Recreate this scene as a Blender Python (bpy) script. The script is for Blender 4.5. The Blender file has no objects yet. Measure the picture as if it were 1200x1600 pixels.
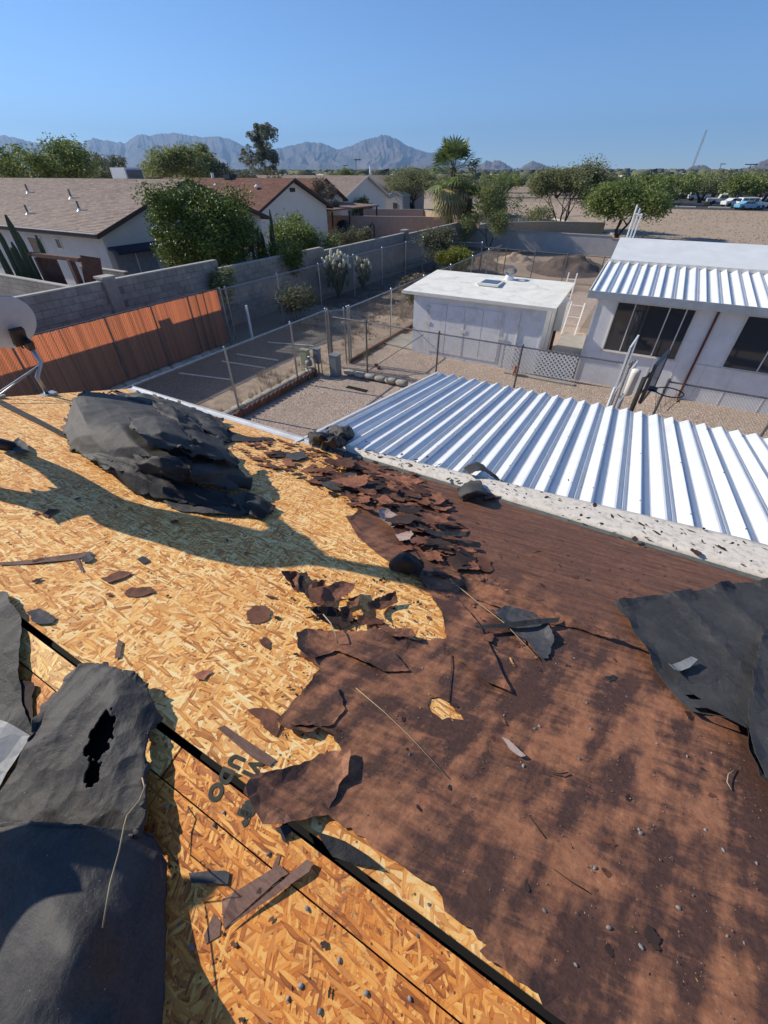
import bpy, bmesh, math, random
import numpy as np
from mathutils import Vector, Matrix, Euler, noise
from mathutils.geometry import delaunay_2d_cdt
random.seed(7); np.random.seed(7)
D = bpy.data; SC = bpy.context.scene; COL = SC.collection
R2 = math.radians
# ------------------------------------------------------------------ camera
H = 5.1; FPX = 640.0; PIT = math.atan(530/FPX); YAW = math.atan2(.4845, .875)
cam = D.objects.new('camera', D.cameras.new('camera')); COL.objects.link(cam); SC.camera = cam
cam.data.sensor_fit = 'VERTICAL'; cam.data.sensor_height = 36; cam.data.lens = FPX/1600*36
cam.data.clip_start = .02; cam.data.clip_end = 40000
cam.location = (0, 0, H); cam.rotation_euler = (math.pi/2-PIT, 0, YAW)
# ------------------------------------------------------------------ sky, sun, exposure
SUN_EL = R2(32.6); SUN_AZ = R2(8)            # light travels towards +X, a touch towards +Y
sdir = Vector((math.cos(SUN_EL)*math.cos(SUN_AZ), math.cos(SUN_EL)*math.sin(SUN_AZ), -math.sin(SUN_EL)))
W = D.worlds.new('World'); SC.world = W; W.use_nodes = True
nt = W.node_tree; nt.nodes.clear()
wo = nt.nodes.new('ShaderNodeOutputWorld'); bg = nt.nodes.new('ShaderNodeBackground'); sky = nt.nodes.new('ShaderNodeTexSky')
sky.sky_type = 'NISHITA'; sky.sun_disc = False; sky.sun_elevation = SUN_EL
sky.sun_rotation = math.atan2(-sdir.x, -sdir.y); sky.altitude = 1500; sky.air_density = .9; sky.dust_density = 0; sky.ozone_density = 7.6
bg.inputs[1].default_value = .122
hs = nt.nodes.new('ShaderNodeHueSaturation'); hs.inputs['Saturation'].default_value = 1.0; nt.links.new(sky.outputs[0], hs.inputs['Color']); nt.links.new(hs.outputs[0], bg.inputs[0]); nt.links.new(bg.outputs[0], wo.inputs[0])
sl = D.lights.new('sun', 'SUN'); sl.energy = 5.0; sl.angle = R2(.5); sl.color = (1, .915, .78)
so = D.objects.new('sun', sl); COL.objects.link(so); so.rotation_euler = sdir.to_track_quat('-Z', 'Y').to_euler(); so.location = (-30, 0, 30)
SC.view_settings.view_transform = 'Standard'; SC.view_settings.look = 'None'; SC.view_settings.gamma = 1
SC.view_settings.use_curve_mapping = False; SC.view_settings.exposure = 0.30
SC.render.engine = 'CYCLES'
try:
    SC.cycles.max_bounces = 6; SC.cycles.diffuse_bounces = 3; SC.cycles.volume_bounces = 0
except Exception: pass
# ------------------------------------------------------------------ survey: where a sight line meets a real surface
_cp, _sp, _cy, _sy = math.cos(PIT), math.sin(PIT), math.cos(YAW), math.sin(YAW)
def ray(x, y):
    u = x-600; v = y-800; a = (u, FPX*_cp-v*_sp, -FPX*_sp-v*_cp)
    return (_cy*a[0]-_sy*a[1], _sy*a[0]+_cy*a[1], a[2])
def G(x, y, z=0):
    r = ray(x, y); t = (z-H)/r[2]; return Vector((r[0]*t, r[1]*t, z))
YR = .178; ZR = H-1.55; SL = .3; YE = 3.33      # ridge line, ridge height, pitch, eave line
def roofz(y): return ZR-SL*abs(y-YR)
def Rf(x, y, h=0):
    r = ray(x, y)
    for s in (1, -1):
        t = (ZR+h+SL*s*YR-H)/(r[2]+SL*s*r[1]); Y = r[1]*t
        if (Y-YR)*s >= -1e-6 and t > 0: return Vector((r[0]*t, Y, H+r[2]*t))
    return Vector((r[0]*t, r[1]*t, H+r[2]*t))
def YP(x, y, Y): r = ray(x, y); t = Y/r[1]; return Vector((r[0]*t, Y, H+r[2]*t))
def XP(x, y, X): r = ray(x, y); t = X/r[0]; return Vector((X, r[1]*t, H+r[2]*t))
# ------------------------------------------------------------------ object helpers
ORG = {}
def tag(o, label=None, cat=None, group=None, kind=None):
    if label: o['label'] = label
    if cat: o['category'] = cat
    if group: o['group'] = group
    if kind: o['kind'] = kind
    return o
def empty(name, loc, label, cat, group=None):
    o = D.objects.new(name, None); COL.objects.link(o); o.location = loc; o.empty_display_size = .1
    ORG[o] = Vector(loc); return tag(o, label, cat, group)
def link(name, me, parent=None, loc=(0, 0, 0), rot=(0, 0, 0), scale=(1, 1, 1)):
    o = D.objects.new(name, me); COL.objects.link(o)
    if parent: o.parent = parent; o.location = Vector(loc)-ORG.get(parent, Vector((0, 0, 0)))
    else: o.location = loc
    o.rotation_euler = rot; o.scale = scale
    return o
class MB:
    def __init__(s): s.v = []; s.f = []
    def add(s, vs, fs):
        b = len(s.v); s.v += [tuple(v) for v in vs]; s.f += [tuple(b+i for i in f) for f in fs]; return s
    def box(s, x0, x1, y0, y1, z0, z1):
        return s.add([(x, y, z) for z in (z0, z1) for y in (y0, y1) for x in (x0, x1)],
                     [(0, 2, 3, 1), (4, 5, 7, 6), (0, 1, 5, 4), (2, 6, 7, 3), (0, 4, 6, 2), (1, 3, 7, 5)])
    def obox(s, c, sx, sy, sz, m):            # box centred at c, half sizes along the columns of m
        c = Vector(c); vs = []
        for k in (-1, 1):
            for j in (-1, 1):
                for i in (-1, 1): vs.append(c+m @ Vector((i*sx, j*sy, k*sz)))
        return s.add(vs, [(0, 2, 3, 1), (4, 5, 7, 6), (0, 1, 5, 4), (2, 6, 7, 3), (0, 4, 6, 2), (1, 3, 7, 5)])
    def tube(s, pts, r, n=6, cap=True):
        pts = [Vector(p) for p in pts]; rs = r if isinstance(r, (list, tuple)) else [r]*len(pts); b = len(s.v)
        for i, p in enumerate(pts):
            d = (pts[min(i+1, len(pts)-1)]-pts[max(i-1, 0)]).normalized()
            a = d.orthogonal().normalized() if abs(d.z) < .9 else Vector((1, 0, 0)); a = (a-d*a.dot(d)).normalized()
            if abs(d.z) < .9: a = d.cross(Vector((0, 0, 1))).normalized()
            c = d.cross(a)
            for k in range(n):
                t = 2*math.pi*k/n; s.v.append(tuple(p+(a*math.cos(t)+c*math.sin(t))*rs[i]))
        for i in range(len(pts)-1):
            for k in range(n):
                k2 = (k+1) % n; s.f.append((b+i*n+k, b+i*n+k2, b+(i+1)*n+k2, b+(i+1)*n+k))
        if cap: s.f.append(tuple(b+k for k in range(n-1, -1, -1))); s.f.append(tuple(b+(len(pts)-1)*n+k for k in range(n)))
        return s
    def lathe(s, prof, c=(0, 0, 0), n=16, m=None):
        b = len(s.v); c = Vector(c)
        for r, z in prof:
            for k in range(n):
                t = 2*math.pi*k/n; p = Vector((r*math.cos(t), r*math.sin(t), z)); s.v.append(tuple(c+(m @ p if m else p)))
        for i in range(len(prof)-1):
            for k in range(n):
                k2 = (k+1) % n; s.f.append((b+i*n+k, b+i*n+k2, b+(i+1)*n+k2, b+(i+1)*n+k))
        s.f.append(tuple(b+k for k in range(n-1, -1, -1))); s.f.append(tuple(b+(len(prof)-1)*n+k for k in range(n)))
        return s
    def prism(s, poly, d):                    # polygon of 3D points pushed along d
        n = len(poly); d = Vector(d); vs = [Vector(p) for p in poly]; vs += [p+d for p in vs]
        return s.add(vs, [tuple(range(n-1, -1, -1)), tuple(range(n, 2*n))]+[(i, (i+1) % n, n+(i+1) % n, n+i) for i in range(n)])
    def mesh(s, name, mat, origin=(0, 0, 0), smooth=False):
        me = D.meshes.new(name); o = Vector(origin)
        me.from_pydata([tuple(Vector(v)-o) for v in s.v], [], s.f); me.materials.append(mat); me.update()
        bm = bmesh.new(); bm.from_mesh(me); bmesh.ops.recalc_face_normals(bm, faces=bm.faces); bm.to_mesh(me); bm.free()
        if smooth: me.polygons.foreach_set('use_smooth', [True]*len(me.polygons))
        return me
    def build(s, name, mat, parent=None, label=None, cat=None, group=None, kind=None, smooth=False, origin=None):
        if origin is None: origin = ORG.get(parent, Vector((0, 0, 0))) if parent else (Vector(s.v[0]) if cat else Vector((0, 0, 0)))
        me = s.mesh(name, mat, origin, smooth); o = D.objects.new(name, me); COL.objects.link(o)
        if parent: o.parent = parent; o.location = Vector(origin)-ORG.get(parent, Vector((0, 0, 0)))
        else: o.location = origin
        ORG[o] = Vector(origin); return tag(o, label, cat, group, kind)
def npmesh(name, verts, quads, mat, nper=4):
    me = D.meshes.new(name); verts = np.asarray(verts, np.float32); quads = np.asarray(quads, np.int32)
    me.vertices.add(len(verts)); me.vertices.foreach_set('co', verts.ravel())
    me.loops.add(quads.size); me.loops.foreach_set('vertex_index', quads.ravel())
    me.polygons.add(len(quads)); me.polygons.foreach_set('loop_start', np.arange(0, quads.size, nper, dtype=np.int32))
    me.update(calc_edges=True); me.validate(); me.materials.append(mat); return me
def copy_tree(o, parent=None, loc=None, rotz=None, label=None):
    c = o.copy(); COL.objects.link(c); c.parent = parent
    if loc is not None: c.location = loc
    if rotz is not None: c.rotation_euler.z = rotz
    if label: c['label'] = label
    for ch in [x for x in KIDS.get(o, o.children)]: copy_tree(ch, c)
    return c
KIDS = {}
# ------------------------------------------------------------------ materials
class NT:
    def __init__(s, name):
        s.m = D.materials.new(name); s.m.use_nodes = True; s.t = s.m.node_tree; s.b = s.t.nodes['Principled BSDF']; s.o = s.t.nodes['Material Output']
        s.geo = s.n('ShaderNodeNewGeometry'); s.pos = s.geo.outputs['Position']
    def n(s, k, **kw):
        x = s.t.nodes.new(k)
        for a, b in kw.items(): setattr(x, a, b)
        return x
    def l(s, a, b): s.t.links.new(a, b)
    def put(s, sock, v):
        if hasattr(v, 'is_output') or isinstance(v, bpy.types.NodeSocket): s.l(v, sock)
        else: sock.default_value = v
    def mapv(s, v, scale=(1, 1, 1), rot=0, loc=(0, 0, 0)):
        if rot and scale != (1, 1, 1): v = s.mapv(v, (1, 1, 1), rot); rot = 0
        m = s.n('ShaderNodeMapping'); s.l(v, m.inputs[0]); m.inputs[1].default_value = loc; m.inputs[2].default_value = (0, 0, rot); m.inputs[3].default_value = scale; return m.outputs[0]
    def noise(s, v, sc, det=4, rough=.6, dist=0):
        x = s.n('ShaderNodeTexNoise'); s.l(v, x.inputs['Vector']); x.inputs['Scale'].default_value = sc; x.inputs['Detail'].default_value = det
        x.inputs['Roughness'].default_value = rough; x.inputs['Distortion'].default_value = dist; return x.outputs[0]
    def vor(s, v, sc, dim='3D', feat='F1', rnd=1):
        x = s.n('ShaderNodeTexVoronoi'); x.voronoi_dimensions = dim; x.feature = feat; s.l(v, x.inputs['Vector']); x.inputs['Scale'].default_value = sc
        x.inputs['Randomness'].default_value = rnd; return x
    def ramp(s, f, stops, interp='LINEAR'):
        x = s.n('ShaderNodeValToRGB'); s.l(f, x.inputs[0]); e = x.color_ramp; e.interpolation = interp
        while len(e.elements) < len(stops): e.elements.new(.5)
        for i, (p, c) in enumerate(stops):
            e.elements[i].position = p; e.elements[i].color = (c, c, c, 1) if not hasattr(c, '__len__') else (*c, 1)
        return x.outputs[0]
    def mix(s, f, a, b, mode='MIX'):
        x = s.n('ShaderNodeMix', data_type='RGBA', blend_type=mode)
        for sock, v in ((x.inputs[0], f), (x.inputs[6], a), (x.inputs[7], b)):
            if isinstance(v, bpy.types.NodeSocket): s.l(v, sock)
            elif hasattr(v, '__len__'): sock.default_value = (*v, 1)
            else: sock.default_value = v
        return x.outputs[2]
    def math(s, op, a, b=0, c=None):
        x = s.n('ShaderNodeMath', operation=op); s.put(x.inputs[0], a); s.put(x.inputs[1], b)
        if c is not None: s.put(x.inputs[2], c)
        return x.outputs[0]
    def bump(s, h, strength=.3, dist=.01, prev=None):
        x = s.n('ShaderNodeBump'); s.l(h, x.inputs['Height']); x.inputs['Strength'].default_value = strength; x.inputs['Distance'].default_value = dist
        if prev: s.l(prev, x.inputs['Normal'])
        return x.outputs[0]
    def out(s, col, rough=.8, nrm=None, metal=0, spec=.3):
        if isinstance(col, bpy.types.NodeSocket): s.l(col, s.b.inputs['Base Color'])
        else: s.b.inputs['Base Color'].default_value = (*col, 1)
        s.put(s.b.inputs['Roughness'], rough); s.b.inputs['Metallic'].default_value = metal; s.b.inputs['Specular IOR Level'].default_value = spec
        if nrm: s.l(nrm, s.b.inputs['Normal'])
        return s.m
def M(name, c, r=.8, c2=None, sc=4, bump=0, bsc=60, bd=.005, metal=0, spec=.3, rnd=0, c3=None, sc3=.8, isl=False, stretch=(1, 1, 1)):
    t = NT(name); v = t.mapv(t.pos, stretch) if stretch != (1, 1, 1) else t.pos; col = None
    c2 = c2 or tuple(x*.8 for x in c)
    col = t.mix(t.ramp(t.noise(v, sc, 6, .65), [(.35, 0.), (.65, 1.)]), c, c2)
    if c3: col = t.mix(t.ramp(t.noise(t.pos, sc3, 6, .7, .5), [(.48, 0.), (.68, 1.)]), col, c3)
    if rnd:
        src = t.geo.outputs['Random Per Island'] if isl else t.n('ShaderNodeObjectInfo').outputs['Random']
        k = t.math('MULTIPLY_ADD', src, 2*rnd, 1-rnd)
        hv = t.n('ShaderNodeHueSaturation'); t.l(k, hv.inputs['Value']); t.l(col, hv.inputs['Color']); col = hv.outputs[0]
    nrm = t.bump(t.noise(t.pos, bsc, 3, .6), bump, bd) if bump else None
    return t.out(col, r, nrm, metal, spec)
# ------------------------------------------------------------------ surface materials
def osb(name, lo, mid, hi, pale, dirt, seed, stain=(.05, .03, .03), fs=1.0):
    t = NT(name); v0 = t.mapv(t.pos, (fs, fs, 1), loc=(seed, seed*.7, 0))
    wob = t.n('ShaderNodeTexNoise'); t.l(v0, wob.inputs['Vector']); wob.inputs['Scale'].default_value = 5
    vm = t.n('ShaderNodeVectorMath', operation='MULTIPLY_ADD'); t.l(wob.outputs['Color'], vm.inputs[0]); vm.inputs[1].default_value = (.05, .05, 0); t.l(v0, vm.inputs[2]); v1 = vm.outputs[0]
    tone = None; hgt = None
    for i, (ang, sx, sy, th) in enumerate([(10, 10, 34, 0), (-35, 12, 52, .45), (58, 13, 60, .5), (-72, 12, 56, .55), (88, 15, 70, .62), (28, 14, 80, .6), (-15, 13, 90, .62), (-52, 18, 95, .68), (70, 20, 120, .72), (3, 16, 110, .7)]):
        v = t.mapv(v1, (sx, sy, 1), R2(ang), (i*3.7, i*1.3, 0)); x = t.vor(v, 1, '2D'); sp = t.n('ShaderNodeSeparateColor'); t.l(x.outputs['Color'], sp.inputs[0])
        fib = t.noise(t.mapv(v1, (sx*1.2, sy*4, 1), R2(ang), (i, 0, 0)), 1, 2, .7)
        edge = t.math('MULTIPLY', t.ramp(x.outputs['Distance'], [(.42, 0.), (.62, 1.)]), -.22)  # darker flake borders: shading of the gaps put into the tone
        val = t.math('ADD', edge, t.math('MULTIPLY_ADD', fib, .42, t.math('MULTIPLY_ADD', sp.outputs[0], .95, -.14)))
        if tone is None: tone = val; hgt = sp.outputs[2]
        else:
            msk = t.math('GREATER_THAN', sp.outputs[1], th)
            a = t.n('ShaderNodeMix'); t.l(msk, a.inputs[0]); t.l(tone, a.inputs[2]); t.l(val, a.inputs[3]); tone = a.outputs[0]
            a = t.n('ShaderNodeMix'); t.l(msk, a.inputs[0]); t.l(hgt, a.inputs[2]); t.l(sp.outputs[2], a.inputs[3]); hgt = a.outputs[0]
    col = t.ramp(tone, [(.0, lo), (.26, mid), (.55, hi), (.95, pale)])
    redf = t.ramp(t.math('FRACT', t.math('MULTIPLY', hgt, 7.3)), [(.8, 0.), (.82, .6)]); col = t.mix(redf, col, t.mix(.5, mid, (.42, .15, .06)))
    broad = t.noise(t.pos, 1.6, 7, .7, .3); col = t.mix(t.ramp(broad, [(.4, 0.), (.68, .75)]), col, t.mix(.55, col, mid)); scuff = t.ramp(t.noise(t.mapv(t.pos, (1.2, 5, 1), R2(20)), 2.2, 8, .75), [(.58, 0.), (.75, .5)]); col = t.mix(scuff, col, t.mix(.45, col, (.20, .11, .06)))
    crack = t.ramp(t.noise(t.mapv(v0, (22, 80, 1), R2(35)), 1.5, 5, .75), [(.27, 1.), (.32, 0.)]); col = t.mix(crack, col, tuple(x*.6 for x in lo))
    crack = t.ramp(t.noise(t.mapv(v0, (22, 90, 1), R2(-50)), 1.5, 5, .75), [(.27, 1.), (.32, 0.)]); col = t.mix(crack, col, tuple(x*.6 for x in lo))
    st = t.ramp(t.noise(t.mapv(v0, (30, 60, 1), R2(-20)), 1, 6, .8), [(.60-.1*dirt, 0.), (.76-.06*dirt, 1.)])
    reg = t.ramp(t.noise(v0, 2.6, 5, .6), [(.45, 0.), (.7, 1.)]); col = t.mix(t.math('MULTIPLY', t.math('MULTIPLY', st, reg), dirt), col, stain)
    hole = t.vor(v0, 18, '2D'); hs = t.n('ShaderNodeSeparateColor'); t.l(hole.outputs['Color'], hs.inputs[0])
    hm = t.math('MULTIPLY', t.ramp(hole.outputs['Distance'], [(.0, 1.), (.04, 1.), (.07, 0.)]), t.math('GREATER_THAN', hs.outputs[0], .55)); col = t.mix(t.math('MULTIPLY', hm, .85), col, (.04, .02, .012))
    nb = t.bump(hgt, .6, .003); nb = t.bump(t.noise(v0, 160, 3), .3, .002, nb)
    return t.out(col, .62, nb, 0, .35)
m_osb = osb('osb_fresh', (.32, .11, .03), (.76, .33, .085), (1.0, .56, .17), (1.0, .80, .40), .25, 0, fs=.82)
m_osb2 = osb('osb_orange', (.19, .05, .014), (.54, .17, .03), (.78, .31, .06), (.90, .50, .14), 1.0, 5, (.07, .05, .05))
m_osb3 = osb('osb_strip_pale', (.34, .13, .04), (.70, .36, .10), (.90, .56, .17), (.97, .76, .34), .1, 9)
m_osbt = osb('osb_torn', (.20, .06, .02), (.50, .20, .055), (.62, .29, .08), (.72, .40, .14), .35, 13)
def underlay():
    t = NT('brown_underlay')
    sx = t.n('ShaderNodeSeparateXYZ'); t.l(t.pos, sx.inputs[0])
    far = t.ramp(t.math('MULTIPLY_ADD', t.noise(t.pos, 1.5, 3), .8, t.math('MULTIPLY_ADD', sx.outputs[1], .5, -.75)), [(.35, 0.), (.75, 1.)])
    v = t.mapv(t.pos, (2.6, .75, 1), R2(14))
    sx2 = t.noise(t.mapv(t.pos, (1.6, 8, 1), R2(-10)), 2.2, 7, .7, .3); blot = t.ramp(t.math('MULTIPLY_ADD', sx2, .5, t.math('MULTIPLY_ADD', t.noise(v, 2.9, 8, .62, .0), .95, -.225)), [(.45, 0.), (.61, 1.)])
    strk = t.ramp(t.noise(t.mapv(t.pos, (1.2, 11, 1), R2(-8)), 2.2, 8, .7), [(.34, 0.), (.85, .9)])
    f = t.n('ShaderNodeMix'); t.l(far, f.inputs[0]); t.l(blot, f.inputs[2]); t.l(strk, f.inputs[3]); f = t.math('MULTIPLY', f.outputs[0], .9)
    fine = t.noise(t.pos, 55, 6, .8)
    dark = t.mix(t.ramp(fine, [(.35, 0.), (.7, 1.)]), (.054, .027, .020), (.125, .060, .040))
    lite = t.mix(t.ramp(t.noise(t.pos, 24, 7, .75), [(.35, 0.), (.65, 1.)]), (.27, .105, .052), (.48, .215, .105))
    col = t.mix(f, dark, lite)
    col = t.mix(t.math('MULTIPLY', t.math('SUBTRACT', 1, far), t.ramp(t.noise(t.pos, 1.1, 4, .6), [(.45, 0.), (.75, .35)])), col, t.mix(.5, col, (.075, .05, .046)))
    grit = t.vor(t.pos, 75); g = t.ramp(grit.outputs['Distance'], [(.0, 1.), (.10, 1.), (.14, 0.)])
    gs = t.n('ShaderNodeSeparateColor'); t.l(grit.outputs['Color'], gs.inputs[0])
    gm = t.math('MULTIPLY', g, t.math('MULTIPLY', t.math('GREATER_THAN', gs.outputs[0], .8), t.ramp(t.noise(t.pos, 2.1, 4, .6), [(.5, 0.), (.6, 1.)])))
    col = t.mix(gm, col, (.32, .26, .2))
    nb = t.bump(t.noise(t.pos, 5, 5, .6), .6, .016); nb = t.bump(t.noise(t.mapv(t.pos, (1, 4, 1)), 38, 5, .7), .5, .003, nb)
    return t.out(col, t.ramp(t.noise(t.pos, 7, 4), [(.3, .5), (.7, .75)]), nb, 0, .35)
m_under = underlay()
def felt(name, c, c2, crease=.5, rough=.72):
    t = NT(name); fine = t.noise(t.pos, 130, 3, .7); col = t.mix(t.ramp(fine, [(.3, 0.), (.7, 1.)]), c, c2)
    col = t.mix(t.ramp(t.noise(t.pos, 3.5, 6, .65, .6), [(.45, 0.), (.75, .55)]), col, tuple(x*1.9 for x in c2))
    g = t.vor(t.pos, 60); gs = t.n('ShaderNodeSeparateColor'); t.l(g.outputs['Color'], gs.inputs[0])
    gm = t.math('MULTIPLY', t.ramp(g.outputs['Distance'], [(0., 1.), (.07, 1.), (.11, 0.)]), t.math('GREATER_THAN', gs.outputs[1], .9)); col = t.mix(gm, col, (.3, .28, .26))
    dst = t.ramp(t.noise(t.pos, 9, 7, .75, .4), [(.52, 0.), (.78, .3)]); col = t.mix(dst, col, (.13, .12, .11)); scr = t.ramp(t.noise(t.mapv(t.pos, (3, 60, 20), R2(35)), 1, 4, .7), [(.66, 0.), (.72, .35)]); col = t.mix(scr, col, (.15, .14, .13))
    nb = t.bump(t.noise(t.pos, 5, 6, .6, .8), crease, .03); nb = t.bump(t.noise(t.pos, 160, 3, .7), .5, .0025, nb)
    return t.out(col, rough, nb, 0, .4)
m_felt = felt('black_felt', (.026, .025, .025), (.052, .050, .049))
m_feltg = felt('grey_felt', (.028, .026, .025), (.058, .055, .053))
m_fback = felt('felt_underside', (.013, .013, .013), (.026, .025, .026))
m_sb = M('scrap_brown', (.12, .05, .032), .8, (.21, .09, .052), 12, .4, 90, .002, rnd=.35, c3=(.04, .02, .016), sc3=6)
m_sr = M('scrap_rust', (.24, .088, .048), .8, (.34, .145, .08), 14, .4, 90, .002, rnd=.3, c3=(.06, .026, .018), sc3=7)
m_sd = M('scrap_dark', (.030, .020, .018), .8, (.055, .032, .026), 14, .4, 90, .002, rnd=.3)
m_sg = M('scrap_grey', (.045, .046, .05), .75, (.085, .085, .09), 20, .4, 120, .002, rnd=.2)
m_sp = M('scrap_pale', (.40, .28, .23), .8, (.55, .42, .36), 30, .3, 90, .002)
m_so = M('scrap_wood', (.52, .26, .08), .7, (.70, .42, .17), 40, .4, 120, .002, rnd=.15)
m_bark = M('brown_strip', (.14, .075, .055), .7, (.22, .13, .10), 18, .5, 60, .003, stretch=(1, 6, 1))
m_white = M('white_paint', (.78, .78, .76), .38, (.70, .71, .72), 3, .05, 8, .01, spec=.5)
m_pan = M('white_pan', (.74, .765, .785), .38, (.68, .71, .74), 1.2, .08, 9, .01, spec=.5, c3=(.66, .66, .63), sc3=3.2)
m_flash = M('dirty_flashing', (.80, .74, .64), .65, (.72, .65, .54), 7, .3, 30, .003, c3=(.48, .42, .35), sc3=16, stretch=(.6, 3, 1))
m_drip = M('drip_edge', (.75, .77, .80), .3, spec=.6)
m_roofw = M('white_roof_coating', (.84, .82, .75), .8, (.74, .73, .66), 2.5, .4, 30, .006, c3=(.60, .59, .54), sc3=1.9)
m_shed = M('shed_white', (.80, .80, .79), .6, (.72, .72, .72), 2.5, .15, 30, .003, c3=(.62, .61, .58), sc3=2.4)
m_cream = M('cream_trim', (.74, .71, .64), .6, (.66, .62, .55), 4, .1, 40, .003)
m_side = M('mobile_siding', (.80, .79, .77), .65, (.73, .72, .71), 3, .15, 40, .003, c3=(.66, .65, .62), sc3=1.5)
m_metal = M('galvanised', (.40, .42, .44), .4, (.30, .32, .34), 12, .1, 60, .002, metal=.85, spec=.5)
m_metd = M('weathered_pipe', (.20, .20, .20), .55, (.13, .12, .115), 9, .2, 60, .002, metal=.5)
m_wire = M('fence_wire', (.20, .20, .20), .6, metal=.4)
m_rust = M('rust', (.16, .055, .03), .85, (.09, .035, .022), 12, .5, 80, .003)
m_rbrn = M('brown_downspout', (.13, .045, .028), .5)
m_steel = M('grey_cabinet', (.22, .25, .26), .5, (.17, .19, .2), 6, .1, 50, .002, spec=.5)
m_green = M('beige_green_box', (.32, .35, .22), .55, (.25, .27, .18), 6)
m_block = M('grey_block', (.30, .27, .235), .9, (.24, .215, .19), 6, .7, 70, .006, rnd=.12, c3=(.36, .33, .30), sc3=1.3)
m_mort = M('block_mortar', (.2, .185, .165), .95, bump=.5)
m_bcap = M('block_cap', (.42, .40, .36), .9, (.34, .32, .29), 6, .5, 70, .004)
m_stuc = M('grey_stucco_wall', (.46, .44, .42), .9, (.40, .38, .37), 2, .5, 60, .005)
m_pink = M('tan_block_wall', (.50, .34, .26), .9, (.42, .28, .215), 3, .6, 40, .006)
m_sand = M('sand_block_wall', (.50, .37, .24), .9, (.43, .31, .2), 3, .6, 40, .006)
m_stone = M('pale_sack', (.44, .40, .33), .9, (.33, .30, .25), 9, .7, 40, .01, rnd=.15)
m_brick = M('scallop_brick', (.20, .10, .07), .9, (.14, .075, .055), 12, .6, 60, .004, rnd=.2)
m_conc = M('concrete', (.36, .33, .29), .9, (.29, .27, .24), 3, .4, 50, .005)
m_glass = NT('window_glass'); m_glass = m_glass.out((.035, .04, .045), .05, None, 0, .9)
m_dark = M('dark_void', (.012, .012, .013), .9)
m_black = M('black_plastic', (.018, .019, .022), .4, spec=.5)
m_dish = M('dish_grey', (.40, .43, .48), .45, (.36, .39, .44), 6, spec=.5)
m_stucco = M('tan_stucco', (.66, .61, .56), .9, (.60, .555, .51), 2, .4, 60, .005)
m_stucc2 = M('cream_stucco', (.86, .75, .62), .9, (.80, .70, .58), 2, .4, 60, .005)
m_mauve = M('mauve_stucco', (.40, .29, .25), .9, (.35, .26, .22), 2, .4, 60, .005)
def shing(name, a, b):
    t = NT(name); hv = t.n('ShaderNodeHueSaturation'); t.l(t.math('MULTIPLY_ADD', t.geo.outputs['Random Per Island'], .34, .83), hv.inputs['Value'])
    t.l(t.mix(t.noise(t.pos, 3, 5), a, b), hv.inputs['Color']); return t.out(hv.outputs[0], .9, t.bump(t.noise(t.pos, 80, 2), .3, .004), 0, .2)
m_sh1 = shing('tan_shingle', (.36, .285, .235), (.28, .22, .18))
m_sh2 = shing('brown_shingle', (.235, .125, .09), (.18, .09, .065))
m_trimb = M('brown_trim', (.075, .05, .042), .7)
m_wood = M('redwood_timber', (.15, .075, .055), .8, (.10, .05, .038), 8, .4, 40, .004)
m_blue = M('blue_awning', (.02, .03, .06), .6)
def leafm(name, a, b, c, rough=.5, trans=.25):
    t = NT(name); col = t.ramp(t.geo.outputs['Random Per Island'], [(0., a), (.55, b), (1., c)])
    m = t.out(col, rough, None, 0, .4); tr = t.n('ShaderNodeBsdfTranslucent'); t.l(col, tr.inputs[0]); mx = t.n('ShaderNodeMixShader'); mx.inputs[0].default_value = trans
    t.l(t.b.outputs[0], mx.inputs[1]); t.l(tr.outputs[0], mx.inputs[2]); t.l(mx.outputs[0], t.o.inputs[0]); return m
m_citrus = leafm('citrus_leaf', (.05, .08, .016), (.095, .14, .025), (.20, .25, .045), .55)
m_mesq = leafm('mesquite_leaf', (.14, .155, .065), (.21, .225, .10), (.30, .31, .15), .7, .3)
m_mesg = leafm('green_leaf', (.10, .14, .035), (.18, .23, .06), (.28, .33, .09), .6, .3)
m_pv = leafm('palo_verde_leaf', (.16, .19, .06), (.24, .27, .10), (.34, .35, .15), .7, .35)
m_euc = leafm('eucalyptus_leaf', (.11, .13, .085), (.18, .20, .14), (.28, .29, .22), .5, .2)
m_yel = leafm('yellow_shrub_leaf', (.13, .15, .02), (.22, .23, .035), (.30, .30, .05), .6, .3)
m_dry = leafm('dry_twig', (.14, .10, .065), (.22, .17, .11), (.30, .24, .17), .9, .1)
m_palm = leafm('palm_leaf', (.07, .11, .03), (.14, .19, .055), (.26, .30, .10), .4, .2)
m_palmd = leafm('palm_dead_leaf', (.18, .15, .06), (.28, .25, .11), (.36, .33, .18), .8, .2)
m_olive = leafm('olive_leaf', (.10, .105, .055), (.155, .155, .085), (.23, .22, .13), .7, .2)
m_bark2 = M('tree_bark', (.085, .065, .05), .9, (.05, .04, .032), 12, .6, 40, .01)
m_barkp = M('palm_bark', (.14, .10, .07), .9, (.09, .065, .045), 12, .6, 40, .01)
m_cact = M('cactus_green', (.065, .085, .045), .7, (.045, .06, .032), 12, .3, 60, .004)
m_chol = M('cholla_stem', (.15, .16, .09), .8, (.1, .11, .06), 20, .6, 120, .01)
m_cholw = M('cholla_tip', (.62, .60, .46), .8, (.5, .48, .33), 20, .8, 150, .015)
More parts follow.
